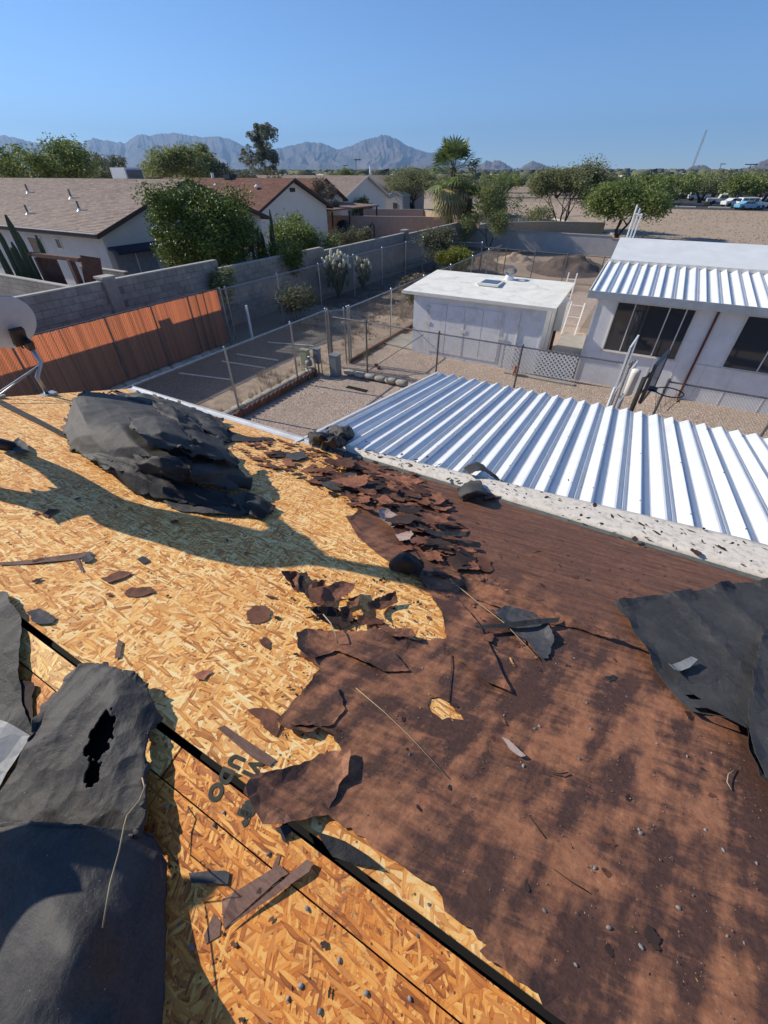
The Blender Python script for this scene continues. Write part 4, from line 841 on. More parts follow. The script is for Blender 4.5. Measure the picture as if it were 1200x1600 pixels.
dense = [(425, 690), (556, 716), (640, 735), (700, 780), (745, 850), (765, 900), (700, 912), (650, 900), (628, 850), (590, 806), (540, 790), (520, 760), (440, 740), (360, 705)]
core = [(500, 725), (600, 740), (680, 790), (740, 860), (740, 890), (660, 880), (620, 820), (560, 800), (520, 775)]
L1 = 'torn brown paper scrap in the long drift of debris below the metal cover'; g1 = 'paper scraps in the debris drift'
scatter(dense, 112, 'bbbrrdd', .45, 2.6, .03, L1, g1, seed=1, nrm_tilt=.08)
scatter(core, 84, 'bbrrrdd', .8, 3.6, .075, L1, g1, seed=2, nrm_tilt=.17)
scatter(core, 12, 'wwg', .4, .9, .09, 'small pale or grey chip in the brown debris drift', 'pale chips in the debris drift', seed=3)
scatter([(350, 692), (440, 690), (520, 712), (520, 760), (440, 745), (380, 720)], 40, 'bbrrd', .7, 2.0, .015, 'torn brown paper scrap scattered near the felt heap and the eave', 'paper scraps by the eave', seed=4, nrm_tilt=.08)
scatter([(0, 740), (400, 820), (620, 905), (560, 1000), (450, 1090), (250, 1070), (60, 930), (0, 900)], 26, 'bbdr', .18, .75, .0, 'small brown chip scattered on the bare yellow board', 'small chips on the bare board', seed=5, nrm_tilt=.05)
scatter([(560, 960), (760, 960), (1000, 1040), (1150, 1160), (1200, 1350), (1000, 1560), (760, 1400), (560, 1250)], 34, 'bbddr', .15, .6, .004, 'small dark chip scattered on the stained brown underlay', 'small chips on the underlay', seed=6, nrm_tilt=.1)
scatter([(690, 800), (840, 830), (1080, 910), (960, 980), (800, 930)], 20, 'bbdr', .2, .8, .005, 'small brown chip lying below the white flashing', 'chips below the flashing', seed=7, nrm_tilt=.08)
scatter([(660, 900), (770, 905), (860, 960), (800, 1010), (700, 990)], 16, 'bbr', .6, 1.8, .02, 'torn brown paper scrap between the black lump and the charcoal felt', 'paper scraps by the charcoal felt', seed=8, nrm_tilt=.12)
scatter([(260, 1330), (420, 1370), (600, 1500), (560, 1600), (370, 1600)], 14, 'bdd', .12, .35, .0, 'tiny dark chip on the orange board at the bottom', 'tiny chips on the orange board', seed=9, nrm_tilt=.1)
scatter(dense, 260, 'bbrrddw', .12, .5, .02, 'small torn crumbs of brown paper through the debris drift', '', seed=11, nrm_tilt=.3)
scatter([(350, 690), (560, 705), (620, 735), (520, 770), (400, 740)], 120, 'bbrrdw', .12, .6, .01, 'small torn crumbs of brown paper near the eave', '', seed=12, nrm_tilt=.2)
scatter([(640, 900), (760, 900), (900, 990), (820, 1060), (700, 1010)], 110, 'bbrrdw', .1, .45, .01, 'small torn crumbs beside the charcoal felt', '', seed=13, nrm_tilt=.25)
scatter([(430, 890), (640, 900), (700, 1000), (640, 1010), (470, 1000)], 90, 'bbrdw', .1, .45, .005, 'small torn crumbs around the small crumpled heap', '', seed=14, nrm_tilt=.2)
scatter([(430, 1060), (500, 1040), (560, 1180), (530, 1290), (390, 1260), (430, 1140)], 50, 'bbrdw', .08, .3, .004, 'small torn crumbs along the ragged paper edge', '', seed=15, nrm_tilt=.2)
scatter([(560, 1000), (900, 1000), (1180, 1180), (1190, 1500), (900, 1590), (600, 1300)], 240, 'bddww', .03, .12, .002, 'tiny specks and splinters on the stained underlay', '', seed=16, nrm_tilt=.2)
scatter([(560, 720), (900, 850), (1150, 915), (960, 960), (760, 890)], 170, 'bbrdd', .08, .35, .004, 'small torn crumbs below the white flashing', '', seed=17, nrm_tilt=.15)
# scraps on the flashing and the metal pans
def on_cover(px, py, key, s, label, group, h=.0):
    r = ray(px, py); t = (PZ0+.082+h*.3+PM*YE-H)/(r[2]+PM*r[1]); q = link('felt_scrap', random.choice(SM[key]), None, (r[0]*t, r[1]*t, H+r[2]*t), (random.uniform(-.4, .2), random.uniform(-.5, .5), random.uniform(0, 3)), (s, s*.8, s))
    tag(q, label, 'felt scrap', group)
for px, py, s in [(1128, 856, 1.5), (1087, 862, 1.1), (992, 842, .9), (1010, 840, .6), (1052, 852, .5), (905, 812, .5), (880, 806, .4), (700, 748, .9), (716, 752, .7), (640, 728, .5), (960, 832, .5), (1160, 882, .4), (850, 800, .3), (1082, 850, .7), (610, 716, .4), (1000, 848, .5)]:
    on_cover(px, py, 'd' if s > .6 else 'b', s, 'dark felt scrap stuck on the dirty white flashing', 'felt scraps on the flashing')
for px, py, s in [(628, 710, 1.0), (650, 718, .9), (668, 714, .7), (686, 726, .8), (676, 722, .5), (706, 738, .6), (572, 690, .4), (584, 704, .4), (1140, 792, .35), (888, 750, .4), (908, 762, .4), (760, 706, .3), (700, 700, .3), (1100, 826, .4)]:
    on_cover(px, py, 'd', s*.9, 'dark felt scrap lying on the white ribbed metal cover', 'felt scraps on the metal cover', .03)
rng = random.Random(77); vs = []; fs = []; mi = []
for _ in range(260):
    X = rng.uniform(-2.4, 4.2); wd = .10+.46*min(1, max(0, (X+2.5)/4)); Y = YE+.05+wd*rng.random()**.8*.85; me = rng.choice(SM['b']+SM['d']); s = rng.uniform(.05, .45)*(1 if rng.random() < .85 else 2)
    mt = Matrix.Translation((X, Y, pz(Y)+.080)) @ Euler((-.14+rng.uniform(-.1, .1), rng.uniform(-.1, .1), 0)).to_matrix().to_4x4() @ Matrix.Rotation(rng.uniform(0, 6.28), 4, 'Z') @ Matrix.Diagonal((s*1.5, s*.8, s*.4, 1)); b = len(vs)
    vs += [tuple(mt @ v.co) for v in me.vertices]; fs += [tuple(b+i for i in p.vertices) for p in me.polygons]
me = D.meshes.new('flashing_crumbs'); me.from_pydata(vs, [], fs); me.materials.append(m_sd); me.update(); tag(link('flashing_crumbs', me), 'dark paper crumbs and peeled flakes littering the white flashing', kind='stuff')
# nails, pebbles, twigs
mb = MB(); mb.lathe([(0, 0), (.9, .02), (1.0, .2), (.75, .55), (.3, .8), (0, .85)], n=7); pb = mb.mesh('pebble', M('grey_pebble', (.13, .13, .12), .7, (.26, .25, .24), 50, rnd=.4))
spots = [(923, 1355), (928, 1357), (997, 1298), (1058, 1419), (1134, 1463), (1160, 1474), (850, 1424), (1000, 1303), (817, 1198), (904, 1187), (922, 1140), (1072, 1183), (1110, 1178), (1025, 1163), (787, 1119), (813, 1192), (746, 1105), (906, 1057), (868, 1038), (897, 1030), (916, 1100), (978, 1090), (1020, 985), (1100, 1298), (1128, 1330), (898, 1508), (1081, 1400), (700, 1060), (660, 1045), (620, 1120), (640, 1180), (1000, 1480), (950, 1450), (1180, 1350), (842, 1136), (835, 1140)]
for i, (px, py) in enumerate(spots):
    p = Rf(px, py); s = random.uniform(.004, .009); q = link('pebble', pb, None, (p.x, p.y, roofz(p.y)+.008), (math.atan(-SL), 0, i), (s, s*.7, s*.7)); tag(q, 'small grey pebble lying on the stained brown underlay', 'pebble', 'pebbles on the underlay')
for i, (px, py) in enumerate([(160, 1128), (420, 1335), (388, 1230), (480, 1420), (572, 1552), (530, 1500), (420, 1600), (470, 1540), (350, 1270), (335, 1290), (262, 1261), (450, 1560), (640, 1560), (300, 1480), (500, 1580)]):
    p = Rf(px, py); s = random.uniform(.004, .009); q = link('pebble', pb, None, (p.x, p.y, p.z+.004), (.3, 0, i), (s, s*.8, s*.8)); tag(q, 'dark pebble on the orange board near the bottom', 'pebble', 'pebbles on the orange board')
tw = M('dry_stalk', (.42, .35, .22), .8); td = M('dark_twig', (.06, .04, .03), .8)
def twig(pts, r, mat, label, h=.012):
    P = [Rf(x, y, h+hh) for x, y, hh in pts]; MB().tube(P, r, 5).build('twig', mat, label=label, cat='twig', origin=tuple(P[0]), smooth=True)
twig([(505, 960, .05), (517, 974, .06), (524, 990, .05), (528, 1006, .01)], .0028, tw, 'pale bent twig standing by the small crumpled heap')
twig([(702, 905, .02), (745, 940, .02), (790, 975, .03), (842, 1030, .01)], .0022, tw, 'long pale straw crossing the underlay to the charcoal felt')
twig([(556, 1075, 0), (600, 1112, 0), (640, 1150, 0), (700, 1215, 0)], .0016, tw, 'long pale fibre lying on the stained underlay')
twig([(704, 998, 0), (706, 1040, .003), (700, 1098, 0)], .0022, td, 'thin dark twig above the hole in the underlay')
twig([(1150, 1202, 0), (1138, 1210, .01), (1136, 1222, .01), (1143, 1234, 0)], .002, tw, 'small curved pale twig near the right edge')
twig([(823, 1270, 0), (838, 1290, 0), (853, 1310, 0)], .0018, td, 'thin dark stalk above the rust brown rectangle')
twig([(860, 1206, .004), (875, 1209, .008), (888, 1207, .004)], .0022, td, 'short dark twig right of the pink brown chip')
twig([(866, 1358, 0), (890, 1376, .002), (920, 1394, 0)], .0016, td, 'dark fibre lying in the lower middle of the underlay')
twig([(222, 1215, .09), (226, 1230, .10), (218, 1250, .10), (198, 1275, .12), (194, 1290, .22), (186, 1330, .155), (172, 1380, .175), (160, 1450, .19)], .0022, tw, 'pale string trailing from the torn felt onto the corner fold')
twig([(1132, 1006, 0), (1133, 1000, 0)], .001, td, 'tiny stalk on the black sheet')
rng = np.random.default_rng(8); n = 2600; vs = []
X = rng.uniform(-.6, 2.2, n); Y = rng.uniform(.3, 3.2, n); s = rng.uniform(.0012, .0035, n)
P = np.stack([X, Y, ZR-SL*(Y-YR)+.013+0*X], 1); tri = np.array([(1, 0, 0), (-.5, .8, 0), (-.5, -.8, .0), (0, 0, 1)])
v = P[:, None]+tri[None]*s[:, None, None]; f = np.array([(0, 1, 3), (1, 2, 3), (2, 0, 3)])[None]+4*np.arange(n)[:, None, None]
tag(link('grit', npmesh('grit', v.reshape(-1, 3), f.reshape(-1, 3), M('grit', (.34, .28, .22), .8, (.12, .09, .07), 80), 3)), 'fine roofing grit sprinkled over the brown underlay', 'grit', kind='stuff')
# ------------------------------------------------------------------ chain link fences
def chain(name, p0, p1, h, label, posts, group=None, mat=m_wire, pmat=m_metal, bottom=.04, cell=.065, rail=True, pr=.028, z0=0, wr=.0017, twist=True, prm=True):
    a = Vector((*p0, z0)); b = Vector((*p1, z0)); d = (b-a); L = d.length; d.normalize(); t = empty(name, tuple(a), label, 'fence', group)
    for s in posts:
        p = a+d*s; MB().tube([p, p+Vector((0, 0, h+.03))], pr, 8).lathe([(pr*1.2, h+.0), (pr*1.3, h+.03), (pr*.8, h+.055), (.005, h+.065)], tuple(p), 8).build('post', pmat, t)
    if rail: MB().tube([a+Vector((0, 0, h-.02)), b+Vector((0, 0, h-.02))], .019, 6).build('top_rail', pmat, t)
    # woven diamonds: every wire zigzags, drawn here as its two straight runs
    n = int(L/cell)+1; hh = h-.03-bottom; V = []; Fq = []; up = Vector((0, 0, 1)); nr = d.cross(up)
    segs = []
    k = -int(hh/cell)-1
    while k*cell < L:
        for sg in (1, -1):
            s0 = k*cell; s1 = s0+hh
            z_a, z_b = (0, hh) if sg > 0 else (hh, 0)
            lo = max(0, s0); hi = min(L, s1)
            if hi-lo > .02:
                za = z_a+(z_b-z_a)*(lo-s0)/hh; zb = z_a+(z_b-z_a)*(hi-s0)/hh; segs.append((lo, za, hi, zb, sg))
        k += 1
    S = np.array([x[:4] for x in segs]); sg = np.array([x[4] for x in segs]); A = np.array(a); Dd = np.array(d); N = np.array(nr)
    P0 = A+S[:, 0:1]*Dd+np.stack([0*S[:, 0], 0*S[:, 0], S[:, 1]+bottom], 1)+(sg*.002)[:, None]*N; P1 = A+S[:, 2:3]*Dd+np.stack([0*S[:, 0], 0*S[:, 0], S[:, 3]+bottom], 1)+(sg*.002)[:, None]*N
    dv = (P1-P0)/np.linalg.norm(P1-P0, axis=1)[:, None]; sd = np.cross(dv, N); off = [N*wr, -.5*N*wr+.87*sd*wr, -.5*N*wr-.87*sd*wr]
    v = np.stack([P0+off[0], P0+off[1], P0+off[2], P1+off[0], P1+off[1], P1+off[2]], 1)-A
    f = np.array([(0, 1, 4, 3), (1, 2, 5, 4), (2, 0, 3, 5)])[None]+6*np.arange(len(S))[:, None, None]
    o = link('wire_mesh', npmesh('wire_mesh', v.reshape(-1, 3), f.reshape(-1, 4), mat), t, tuple(a)); o['kind'] = 'stuff'
    MB().tube([a+Vector((0, 0, bottom)), b+Vector((0, 0, bottom))], .0035, 4).build('tension_wire', mat, t)
    return t
chain('chain_link_fence', (-8.4, 1.0), (-8.4, 11.35), 1.78, 'long chain link fence above the pale sack edging, dividing gravel yard and dirt path', [0, 3.05, 6.1, 8.62, 10.35], wr=.0017)
chain('chain_link_fence', (-7.95, 11.9), (-7.95, 29.0), 1.78, 'chain link fence along the alley behind the white shed, with rust brown base board', [0, .12, 3.0, 5.9, 8.9, 11.9, 14.6], cell=.09)
chain('chain_link_gate', (-8.4, 11.42), (-8.0, 11.85), 1.74, 'narrow half open chain link gate by the grey utility cabinet', [.02, .55], pr=.022)
chain('chain_link_fence', (-8.36, 11.35), (.45, 11.35), 1.62, 'rusty railed chain link fence in front of the white shed', [.1, 1.45, 3.85, 6.2, 8.78], pmat=m_rust if 0 else m_metd, wr=.0017)
chain('chain_link_fence', (1.25, 11.1), (7.5, 11.1), 1.45, 'chain link fence in front of the mobile home, right of the basketball hoop', [.02, 2.15, 4.6, 6.2], pmat=m_metd, wr=.0017)
chain('chain_link_fence', (-13.1, 11.5), (-13.1, 29.0), 1.88, 'rear chain link fence running beside the long grey block wall', [0, .25, 3.1, 5.95, 8.95, 11.95, 14.9, 17.4], cell=.1)
chain('chain_link_fence', (-9.4, 29.9), (4.0, 28.6), 1.5, 'far chain link fence in front of the dark soil pile', [0, 1.1, 1.6, 3.4, 5.3, 7.3, 8.3, 11], cell=.11, pmat=m_metd)
chain('chain_link_fence', (-13.1, 29.0), (-9.4, 29.9), 1.7, 'short rear fence section with a heavy top pipe by the yellow green shrub', [0, 1.9, 3.75], cell=.11)
MB().box(-7.99, -7.91, 11.9, 23, 0, .12).build('base_board', m_rust, label='rust brown board under the alley fence', cat='board')
MB().tube([(-6.9, 11.38, .1), (-5.0, 11.38, 1.5)], .012, 6).build('fence_brace', m_metd, label='thin diagonal brace rod on the fence before the shed', cat='rod')
# orange privacy slats
sf = empty('slat_fence', (-13, 2.0, 0), 'chain link fence filled with orange privacy slats, lower half in shade', 'fence')
slm = MB().box(-.0035, .0035, -.0265, .0265, .13, 1.92).mesh('slat', m_slat); y = 2.03; k = 0
skip = set()
while y < 11.25:
    link('slat', slm, sf, (-13+random.uniform(-.004, .004), y, random.uniform(-.012, .012)), (random.uniform(-.004, .004), 0, random.uniform(-.05, .05))); y += .0575; k += 1
for s in (2.2, 4.6, 7.05, 8.55, 9.95, 10.3, 10.6, 11.3): MB().tube([(-12.96, s, 0), (-12.96, s, 2.0)], .024 if s < 10 else .018, 8).build('post', m_metd, sf)
MB().tube([(-12.97, 2, 1.95), (-12.97, 11.3, 1.95)], .019, 6).build('top_rail', m_metd, sf)
MB().tube([(-12.97, 2, .14), (-12.97, 11.3, .14)], .004, 4).build('bottom_wire', m_metd, sf)
def wiremesh(x, y0, y1, z0, z1, cell, wr):
    V = []; F = []; L = y1-y0; hh = z1-z0; k = -int(hh/cell)-1
    mb = MB()
    while k*cell < L:
        for sg in (1, -1):
            s0 = k*cell; lo = max(0, s0); hi = min(L, s0+hh)
            if hi-lo > .05:
                za = (lo-s0) if sg > 0 else hh-(lo-s0); zb = (hi-s0) if sg > 0 else hh-(hi-s0)
                p = (x+sg*.002, y0+lo, z0+za); q = (x+sg*.002, y0+hi, z0+zb); b = len(mb.v)
                mb.v += [p, (p[0]+wr, p[1], p[2]), (p[0], p[1], p[2]+wr*1.4), q, (q[0]+wr, q[1], q[2]), (q[0], q[1], q[2]+wr*1.4)]; mb.f += [(b, b+1, b+4, b+3), (b+1, b+2, b+5, b+4), (b+2, b, b+3, b+5)]
        k += 1
    return mb
wiremesh(-12.985, 2, 11.3, .14, 1.93, .075, .0026).build('wire_mesh', M('slat_wire', (.17, .07, .045), .6), sf, kind='stuff')
# sacks edging the beds
def sack_mesh(seed, L=.42, w=.26, h=.17):
    bm = bmesh.new(); bmesh.ops.create_icosphere(bm, subdivisions=2, radius=1); rng = random.Random(seed)
    for v in bm.verts:
        c = v.co; p = Vector((abs(c.x)**.6*math.copysign(1, c.x), abs(c.y)**.7*math.copysign(1, c.y), abs(c.z)**.8*math.copysign(1, c.z)))
        k = 1+.12*noise.noise(c*2.2+Vector((seed*3, 0, 0))); v.co = Vector((p.x*L/2*k, p.y*w/2*k, max(p.z, -.5)*h/2*k+h*.25))
    me = D.meshes.new('sack'); bm.to_mesh(me); bm.free(); me.materials.append(m_stone); me.polygons.foreach_set('use_smooth', [True]*len(me.polygons)); return me
sacks = [sack_mesh(i) for i in range(5)]
def sack_row(a, b, n, label, group, z=0, L=.42):
    a = Vector(a); b = Vector(b); d = (b-a); ang = math.atan2(d.y, d.x)
    for i in range(n):
        p = a+d*(i+.5)/n; q = link('sack', sacks[i % 5], None, (p.x+random.uniform(-.02, .02), p.y+random.uniform(-.02, .02), z), (0, 0, ang+random.uniform(-.12, .12)), ((d.length/n)/L*1.04, 1, random.uniform(.9, 1.15))); tag(q, label, 'sack', group)
sack_row((-8.52, 4.6), (-8.50, 10.6), 15, 'pale cement sack lying in the row under the long chain link fence', 'sacks under the long fence', .1)
sack_row((-7.55, 10.98), (-5.25, 10.98), 6, 'pale cement sack in the short row by the metal cover, before the shed fence', 'sacks before the shed fence', .06)
sack_row((-12.78, 4.6), (-12.78, 10.6), 14, 'grey cement sack in the shade at the foot of the orange slat fence', 'sacks along the orange fence', .05)
sc = MB()
prof = [(-.09, 0), (-.09, .14)]+[(-.09*math.cos(math.pi*k/6), .14+.07*math.sin(math.pi*k/6)) for k in range(1, 6)]+[(.09, .14), (.09, 0)]
sc.prism([(0, y_, z_) for y_, z_ in prof], (.05, 0, 0)); scm = sc.mesh('edging_brick', m_brick)
for i in range(30): q = link('edging_brick', scm, None, (-8.33, 4.9+i*.19, 0), (0, random.uniform(-.06, .06), random.uniform(-.05, .05))); tag(q, 'scalloped brown edging brick along the sack row', 'edging brick', 'scalloped bricks along the sack row')
# utility boxes
def cabinet(name, x, y, z0, w, d, h, mat, label, cat='utility box', lid=.03, pole=0):
    t = empty(name, (x, y, 0), label, cat); bx_ = MB().box(x-w/2, x+w/2, y-d/2, y+d/2, z0, z0+h).build('cabinet', mat, t); md = bx_.modifiers.new('b', 'BEVEL'); md.width = .008
    MB().box(x-w/2-.012, x+w/2+.012, y-d/2-.012, y+d/2+.012, z0+h+.001, z0+h+lid).build('lid', mat, t)
    MB().box(x-w/2+.03, x+w/2-.03, y-d/2-.008, y-d/2-.001, z0+.06, z0+h-.05).build('door', mat, t)
    if pole: MB().tube([(x-.0, y+.02, 0), (x, y+.02, z0-.001)], pole, 8).build('pole', m_metal, t)
    return t
cabinet('utility_cabinet', -7.72, 10.72, 0, .30, .24, .66, m_steel, 'tall grey utility cabinet at the gate corner')
cabinet('meter_box', -8.66, 10.42, .30, .28, .16, .46, m_green, 'pale green meter box on the sack row', pole=.03)
cabinet('meter_box', -8.34, 10.62, .34, .22, .14, .44, m_steel, 'grey meter box right of the pale green one', pole=.03)
t = empty('gas_meter', (-8.25, 10.25, 0), 'grey gas meter with bent pipes below the two boxes', 'gas meter')
MB().lathe([(.03, -.09), (.1, -.07), (.11, 0), (.1, .07), (.03, .09)], (-8.45, 10.3, .42), 12).build('meter', m_steel, t, smooth=True)
MB().tube([(-8.45, 10.3, .5), (-8.45, 10.3, .62), (-8.3, 10.32, .64), (-8.2, 10.3, .5), (-8.2, 10.3, 0)], .02, 8).build('pipe', m_metal, t, smooth=True)
MB().tube([(-8.1, 10.5, 0), (-8.1, 10.5, .55)], .018, 8).build('pipe', m_metal, t); MB().tube([(-8.5, 10.1, .3), (-8.3, 10.05, .34), (-8.25, 10.0, .12), (-8.22, 9.98, 0)], .02, 8).build('pipe', m_metal, t, smooth=True)
MB().box(-6.9, -6.2, 10.05, 10.2, .004, .03).build('drain_grate', m_dark, label='dark flat grate lying in the gravel near the utility cabinet', cat='grate')
for i, (x, y) in enumerate([(-4.9, 9.75), (-6.25, 11.1), (-6.8, 11.9), (-7.0, 12.1)]): q = link('clod', sacks[i], None, (x, y, .03), (0, 0, i), (.35, .45, .5)); q.data = q.data.copy(); q.data.materials[0] = m_rust; tag(q, 'small rust brown stone on the gravel near the fences', 'stone', 'rust brown stones on the gravel')
mb = MB()
for a, b in [((-11.91, 9.83), (-10.13, 10.05)), ((-11.98, 10.61), (-10.23, 10.83)), ((-12.3, 8.35), (-10.4, 8.75)), ((-11.9, 12.2), (-10.1, 12.7))]:
    MB().tube([(a[0], a[1], .04), (b[0], b[1], .04)], .022, 6).build('white_pipe', m_cream, label='thin pale pipe lying across the dark gravel strip', cat='pipe', group='pale pipes on the dark gravel')
MB().box(-12.75, -12.68, 12.2, 12.26, 0, 1.25).build('stake', m_white, label='white stake standing right of the orange fence', cat='stake')
MB().box(-12.2, -11.7, 15.9, 16.2, 0, .35).build('concrete_chunk', m_conc, label='pale tan block lying in the shaded alley', cat='block')
# ------------------------------------------------------------------ white shed
X0, X1, Y0, Y1 = -6.58, -2.16, 14.0, 16.7; hF, hB = 1.98, 2.16
sh = empty('shed', (-4.4, 15.3, 0), 'white wooden shed with low flat roof, skylight and roof turbine', 'shed')
MB().prism([(X0, Y0, 0), (X0, Y1, 0), (X0, Y1, hB), (X0, Y0, hF)], (X1-X0, 0, 0)).build('wall', m_shed, sh)
rz = lambda y: hF+.015+(y-Y0)*(hB-hF)/(Y1-Y0)
ra, rb = Y0-.16, Y1+.1
rf_ = MB().prism([(-6.95, ra, rz(ra)), (-6.95, rb, rz(rb)), (-6.95, rb, rz(rb)+.055), (-6.95, ra, rz(ra)+.055)], (5.05, 0, 0)).build('roof', m_roofw, sh)
MB().box(-6.97, -1.88, ra-.02, ra-.003, rz(ra)-.035, rz(ra)+.06).build('roof_edge', m_cream, sh)
for a, b in [(-5.95, -5.35), (-5.33, -4.72), (-4.70, -4.09), (-4.07, -3.46)]: MB().box(a, b, Y0-.018, Y0-.002, .16, 1.72).build('door', m_shed, sh)
for x in (-6.02, -4.71, -3.40, -2.9): MB().box(x-.008, x+.008, Y0-.03, Y0-.023 if x > -6.1 and x < -3.3 else Y0-.003, .1, 1.74).build('batten', m_cream, sh)
for x, z in ((-6.02, 1.1), (-6.02, 1.55), (-4.71, .98), (-3.38, .95)):
    MB().box(x-.11, x+.11, Y0-.036, Y0-.024, z-.05, z+.05).build('hasp', m_cream, sh)
MB().box(X1-.04, X1+.012, Y0-.02, Y0+.03, 0, 1.97).build('corner_trim', m_white, sh)
for y in (15.0, 15.9): MB().box(X1+.002, X1+.016, y, y+.03, .05, 2.0).build('batten', m_cream, sh)
MB().box(X1+.018, X1+.26, 16.05, 16.65, .85, 1.75).build('cooler_box', m_white, sh); MB().box(X1+.03, X1+.12, 16.1, 16.2, .02, .84).build('leg', m_rust, sh)
sk = Vector((-4.45, 15.6, rz(15.6)+.056)); MB().box(sk.x-.36, sk.x+.36, sk.y-.36, sk.y+.36, sk.z, sk.z+.07).build('skylight_curb', m_roofw, sh)
MB().box(sk.x-.28, sk.x+.28, sk.y-.28, sk.y+.28, sk.z+.071, sk.z+.085).build('skylight_glass', M('dusty_blue_glass', (.07, .11, .13), .25, spec=.8), sh)
tb = MB().lathe([(.15, 0), (.15, .1), (.13, .15)], (-4.05, 16.4, rz(16.4)+.05), 18).build('turbine_base', m_white, sh)
for k in range(20):
    a = 2*math.pi*k/20; pts = [(-4.05+math.cos(a+.5*t_)*r, 16.4+math.sin(a+.5*t_)*r, rz(16.4)+.2+z) for t_, (r, z) in enumerate([(.10, 0), (.165, .06), (.18, .13), (.15, .2), (.06, .25)])]
    m_ = MB(); vs = []
    for p in pts: vs += [p, (p[0]+math.cos(a+1.2)*.035, p[1]+math.sin(a+1.2)*.035, p[2])]
    m_.add(vs, [(2*i, 2*i+2, 2*i+3, 2*i+1) for i in range(4)]).build('turbine_vane', m_metal, tb)
MB().lathe([(.075, 0), (.08, .02), (.01, .04)], (-4.05, 16.4, rz(16.4)+.44), 14).build('turbine_cap', m_metal, tb)
# lattice
lt = empty('lattice_panel', (-2.9, 13.85, 0), 'white diagonal lattice between the shed and the mobile home', 'lattice')
lx0, lx1, lh_ = -3.15, -.92, .8; bars = []
k = -lh_
sl_ = MB()
while k < lx1-lx0:
    for sg in (1, -1):
        s0 = k; lo = max(0, s0); hi = min(lx1-lx0, s0+lh_)
        if hi-lo > .04:
            za = (lo-s0) if sg > 0 else lh_-(lo-s0); zb = (hi-s0) if sg > 0 else lh_-(hi-s0)
            a = Vector((lx0+lo, 13.82+sg*.005, .06+za)); b = Vector((lx0+hi, 13.82+sg*.005, .06+zb)); d = (b-a).normalized(); n_ = Vector((0, 1, 0))
            MB().obox((a+b)/2, (b-a).length/2, .0045, .021, Matrix((d, n_, d.cross(n_))).transposed()).build('slat', m_white, lt)
    k += .135
MB().box(-3.0, -.8, 13.55, 13.75, .0, .05).build('paver', m_conc, label='pale concrete paver at the foot of the white lattice', cat='paver')
t = empty('garden_figure', (-2.65, 13.55, 0), 'small terracotta animal figure standing before the lattice', 'ornament')
MB().lathe([(.05, .10), (.07, .16), (.06, .24), (.05, .27)], (-2.65, 13.55, 0), 10).build('body', M('terracotta', (.42, .17, .09), .8), t, smooth=True)
for dx, dy in ((-.04, -.03), (.04, -.03), (-.04, .03), (.04, .03)): MB().tube([(-2.65+dx, 13.55+dy, 0), (-2.65+dx, 13.55+dy, .13)], .015, 6).build('leg', D.materials['terracotta'], t)
MB().lathe([(.01, .26), (.04, .28), (.035, .33), (.01, .35)], (-2.66, 13.52, 0), 10).build('head', D.materials['terracotta'], t, smooth=True)
# clothes line frames and ladder behind the shed
for i, (x, y, lb) in enumerate([(-2.5, 20.2, 'white two post ladder like frame leaning behind the shed'), (-1.9, 19.2, 'lower white step frame right of the tall white frame')]):
    t = empty('white_ladder', (x, y, 0), lb, 'ladder'); hh = (1.95, 1.1)[i]; w = (.32, .5)[i]
    for s in (-1, 1): MB().tube([(x+s*w/2, y-.35*i, 0), (x+s*w/2, y+.3, hh)], .022, 6).build('rail', m_white, t)
    for z in ((1.72,), (.62, 1.0))[i]: MB().tube([(x-w/2, y-.35*i+(.3+.35*i)*z/hh, z), (x+w/2, y-.35*i+(.3+.35*i)*z/hh, z)], .014, 6).build('rung', m_white, t)
# ------------------------------------------------------------------ mobile home
mh = empty('mobile_home', (2.5, 16, 0), 'white mobile home with ribbed metal awning and wide dark windows', 'mobile home')
YW = 14.12
MB().box(-.88, 9.0, YW, 20.5, 0, 2.52).build('wall', m_side, mh)
MB().prism([(-.84, YW+.02, 2.52), (-.84, 20.4, 2.52), (-.84, 20.4, 2.6), (-.84, 19.4, 3.22), (-.84, YW+3.0, 2.83), (-.84, YW+.02, 2.56)], (.05, 0, 0)).build('gable', m_side, mh)
for x0, x1 in ((-.89, -.84), (1.93, 2.0)): pass
MB().box(-.905, -.85, YW-.02, YW+.05, 0, 2.52).build('corner_trim', m_cream, mh)
for x in (.35, 1.0, 1.62, 2.3, 2.98, 3.9, 4.6, 5.3, 6.0): MB().box(x, x+.012, YW-.008, YW-.001, .02, 1.06 if x < 8 else 2.5).build('skirt_seam', m_cream, mh)
MB().box(2.02, 9, YW-.014, YW-.002, 1.0, 1.03).build('trim_strip', m_cream, mh)
MB().box(1.985, 2.035, YW-.06, YW-.002, .05, 2.45).build('downspout', m_rbrn, mh)
MB().tube([(2.01, YW-.03, .1), (2.01, YW-.12, .03), (2.01, YW-.3, .02)], .025, 8).build('downspout_foot', m_rbrn, mh)
def window(x0, x1, z0, z1, splits):
    fr = MB().box(x0-.03, x1+.03, YW-.035, YW-.003, z0-.03, z0).box(x0-.03, x1+.03, YW-.035, YW-.003, z1, z1+.03).box(x0-.03, x0, YW-.035, YW-.003, z0, z1).box(x1, x1+.03, YW-.035, YW-.003, z0, z1).build('window', m_cream, mh)
    xs = [x0]+splits+[x1]
    for a, b in zip(xs[:-1], xs[1:]): MB().box(a+.012, b-.012, YW-.02, YW-.004, z0+.002, z1-.002).build('pane', m_glass, fr)
    for s in splits: MB().box(s-.014, s+.014, YW-.038, YW-.021, z0+.001, z1-.001).build('mullion', m_cream, fr)
    MB().box(x0-.05, x1+.05, YW-.06, YW-.036, z0-.055, z0-.031).build('sill', m_cream, fr)
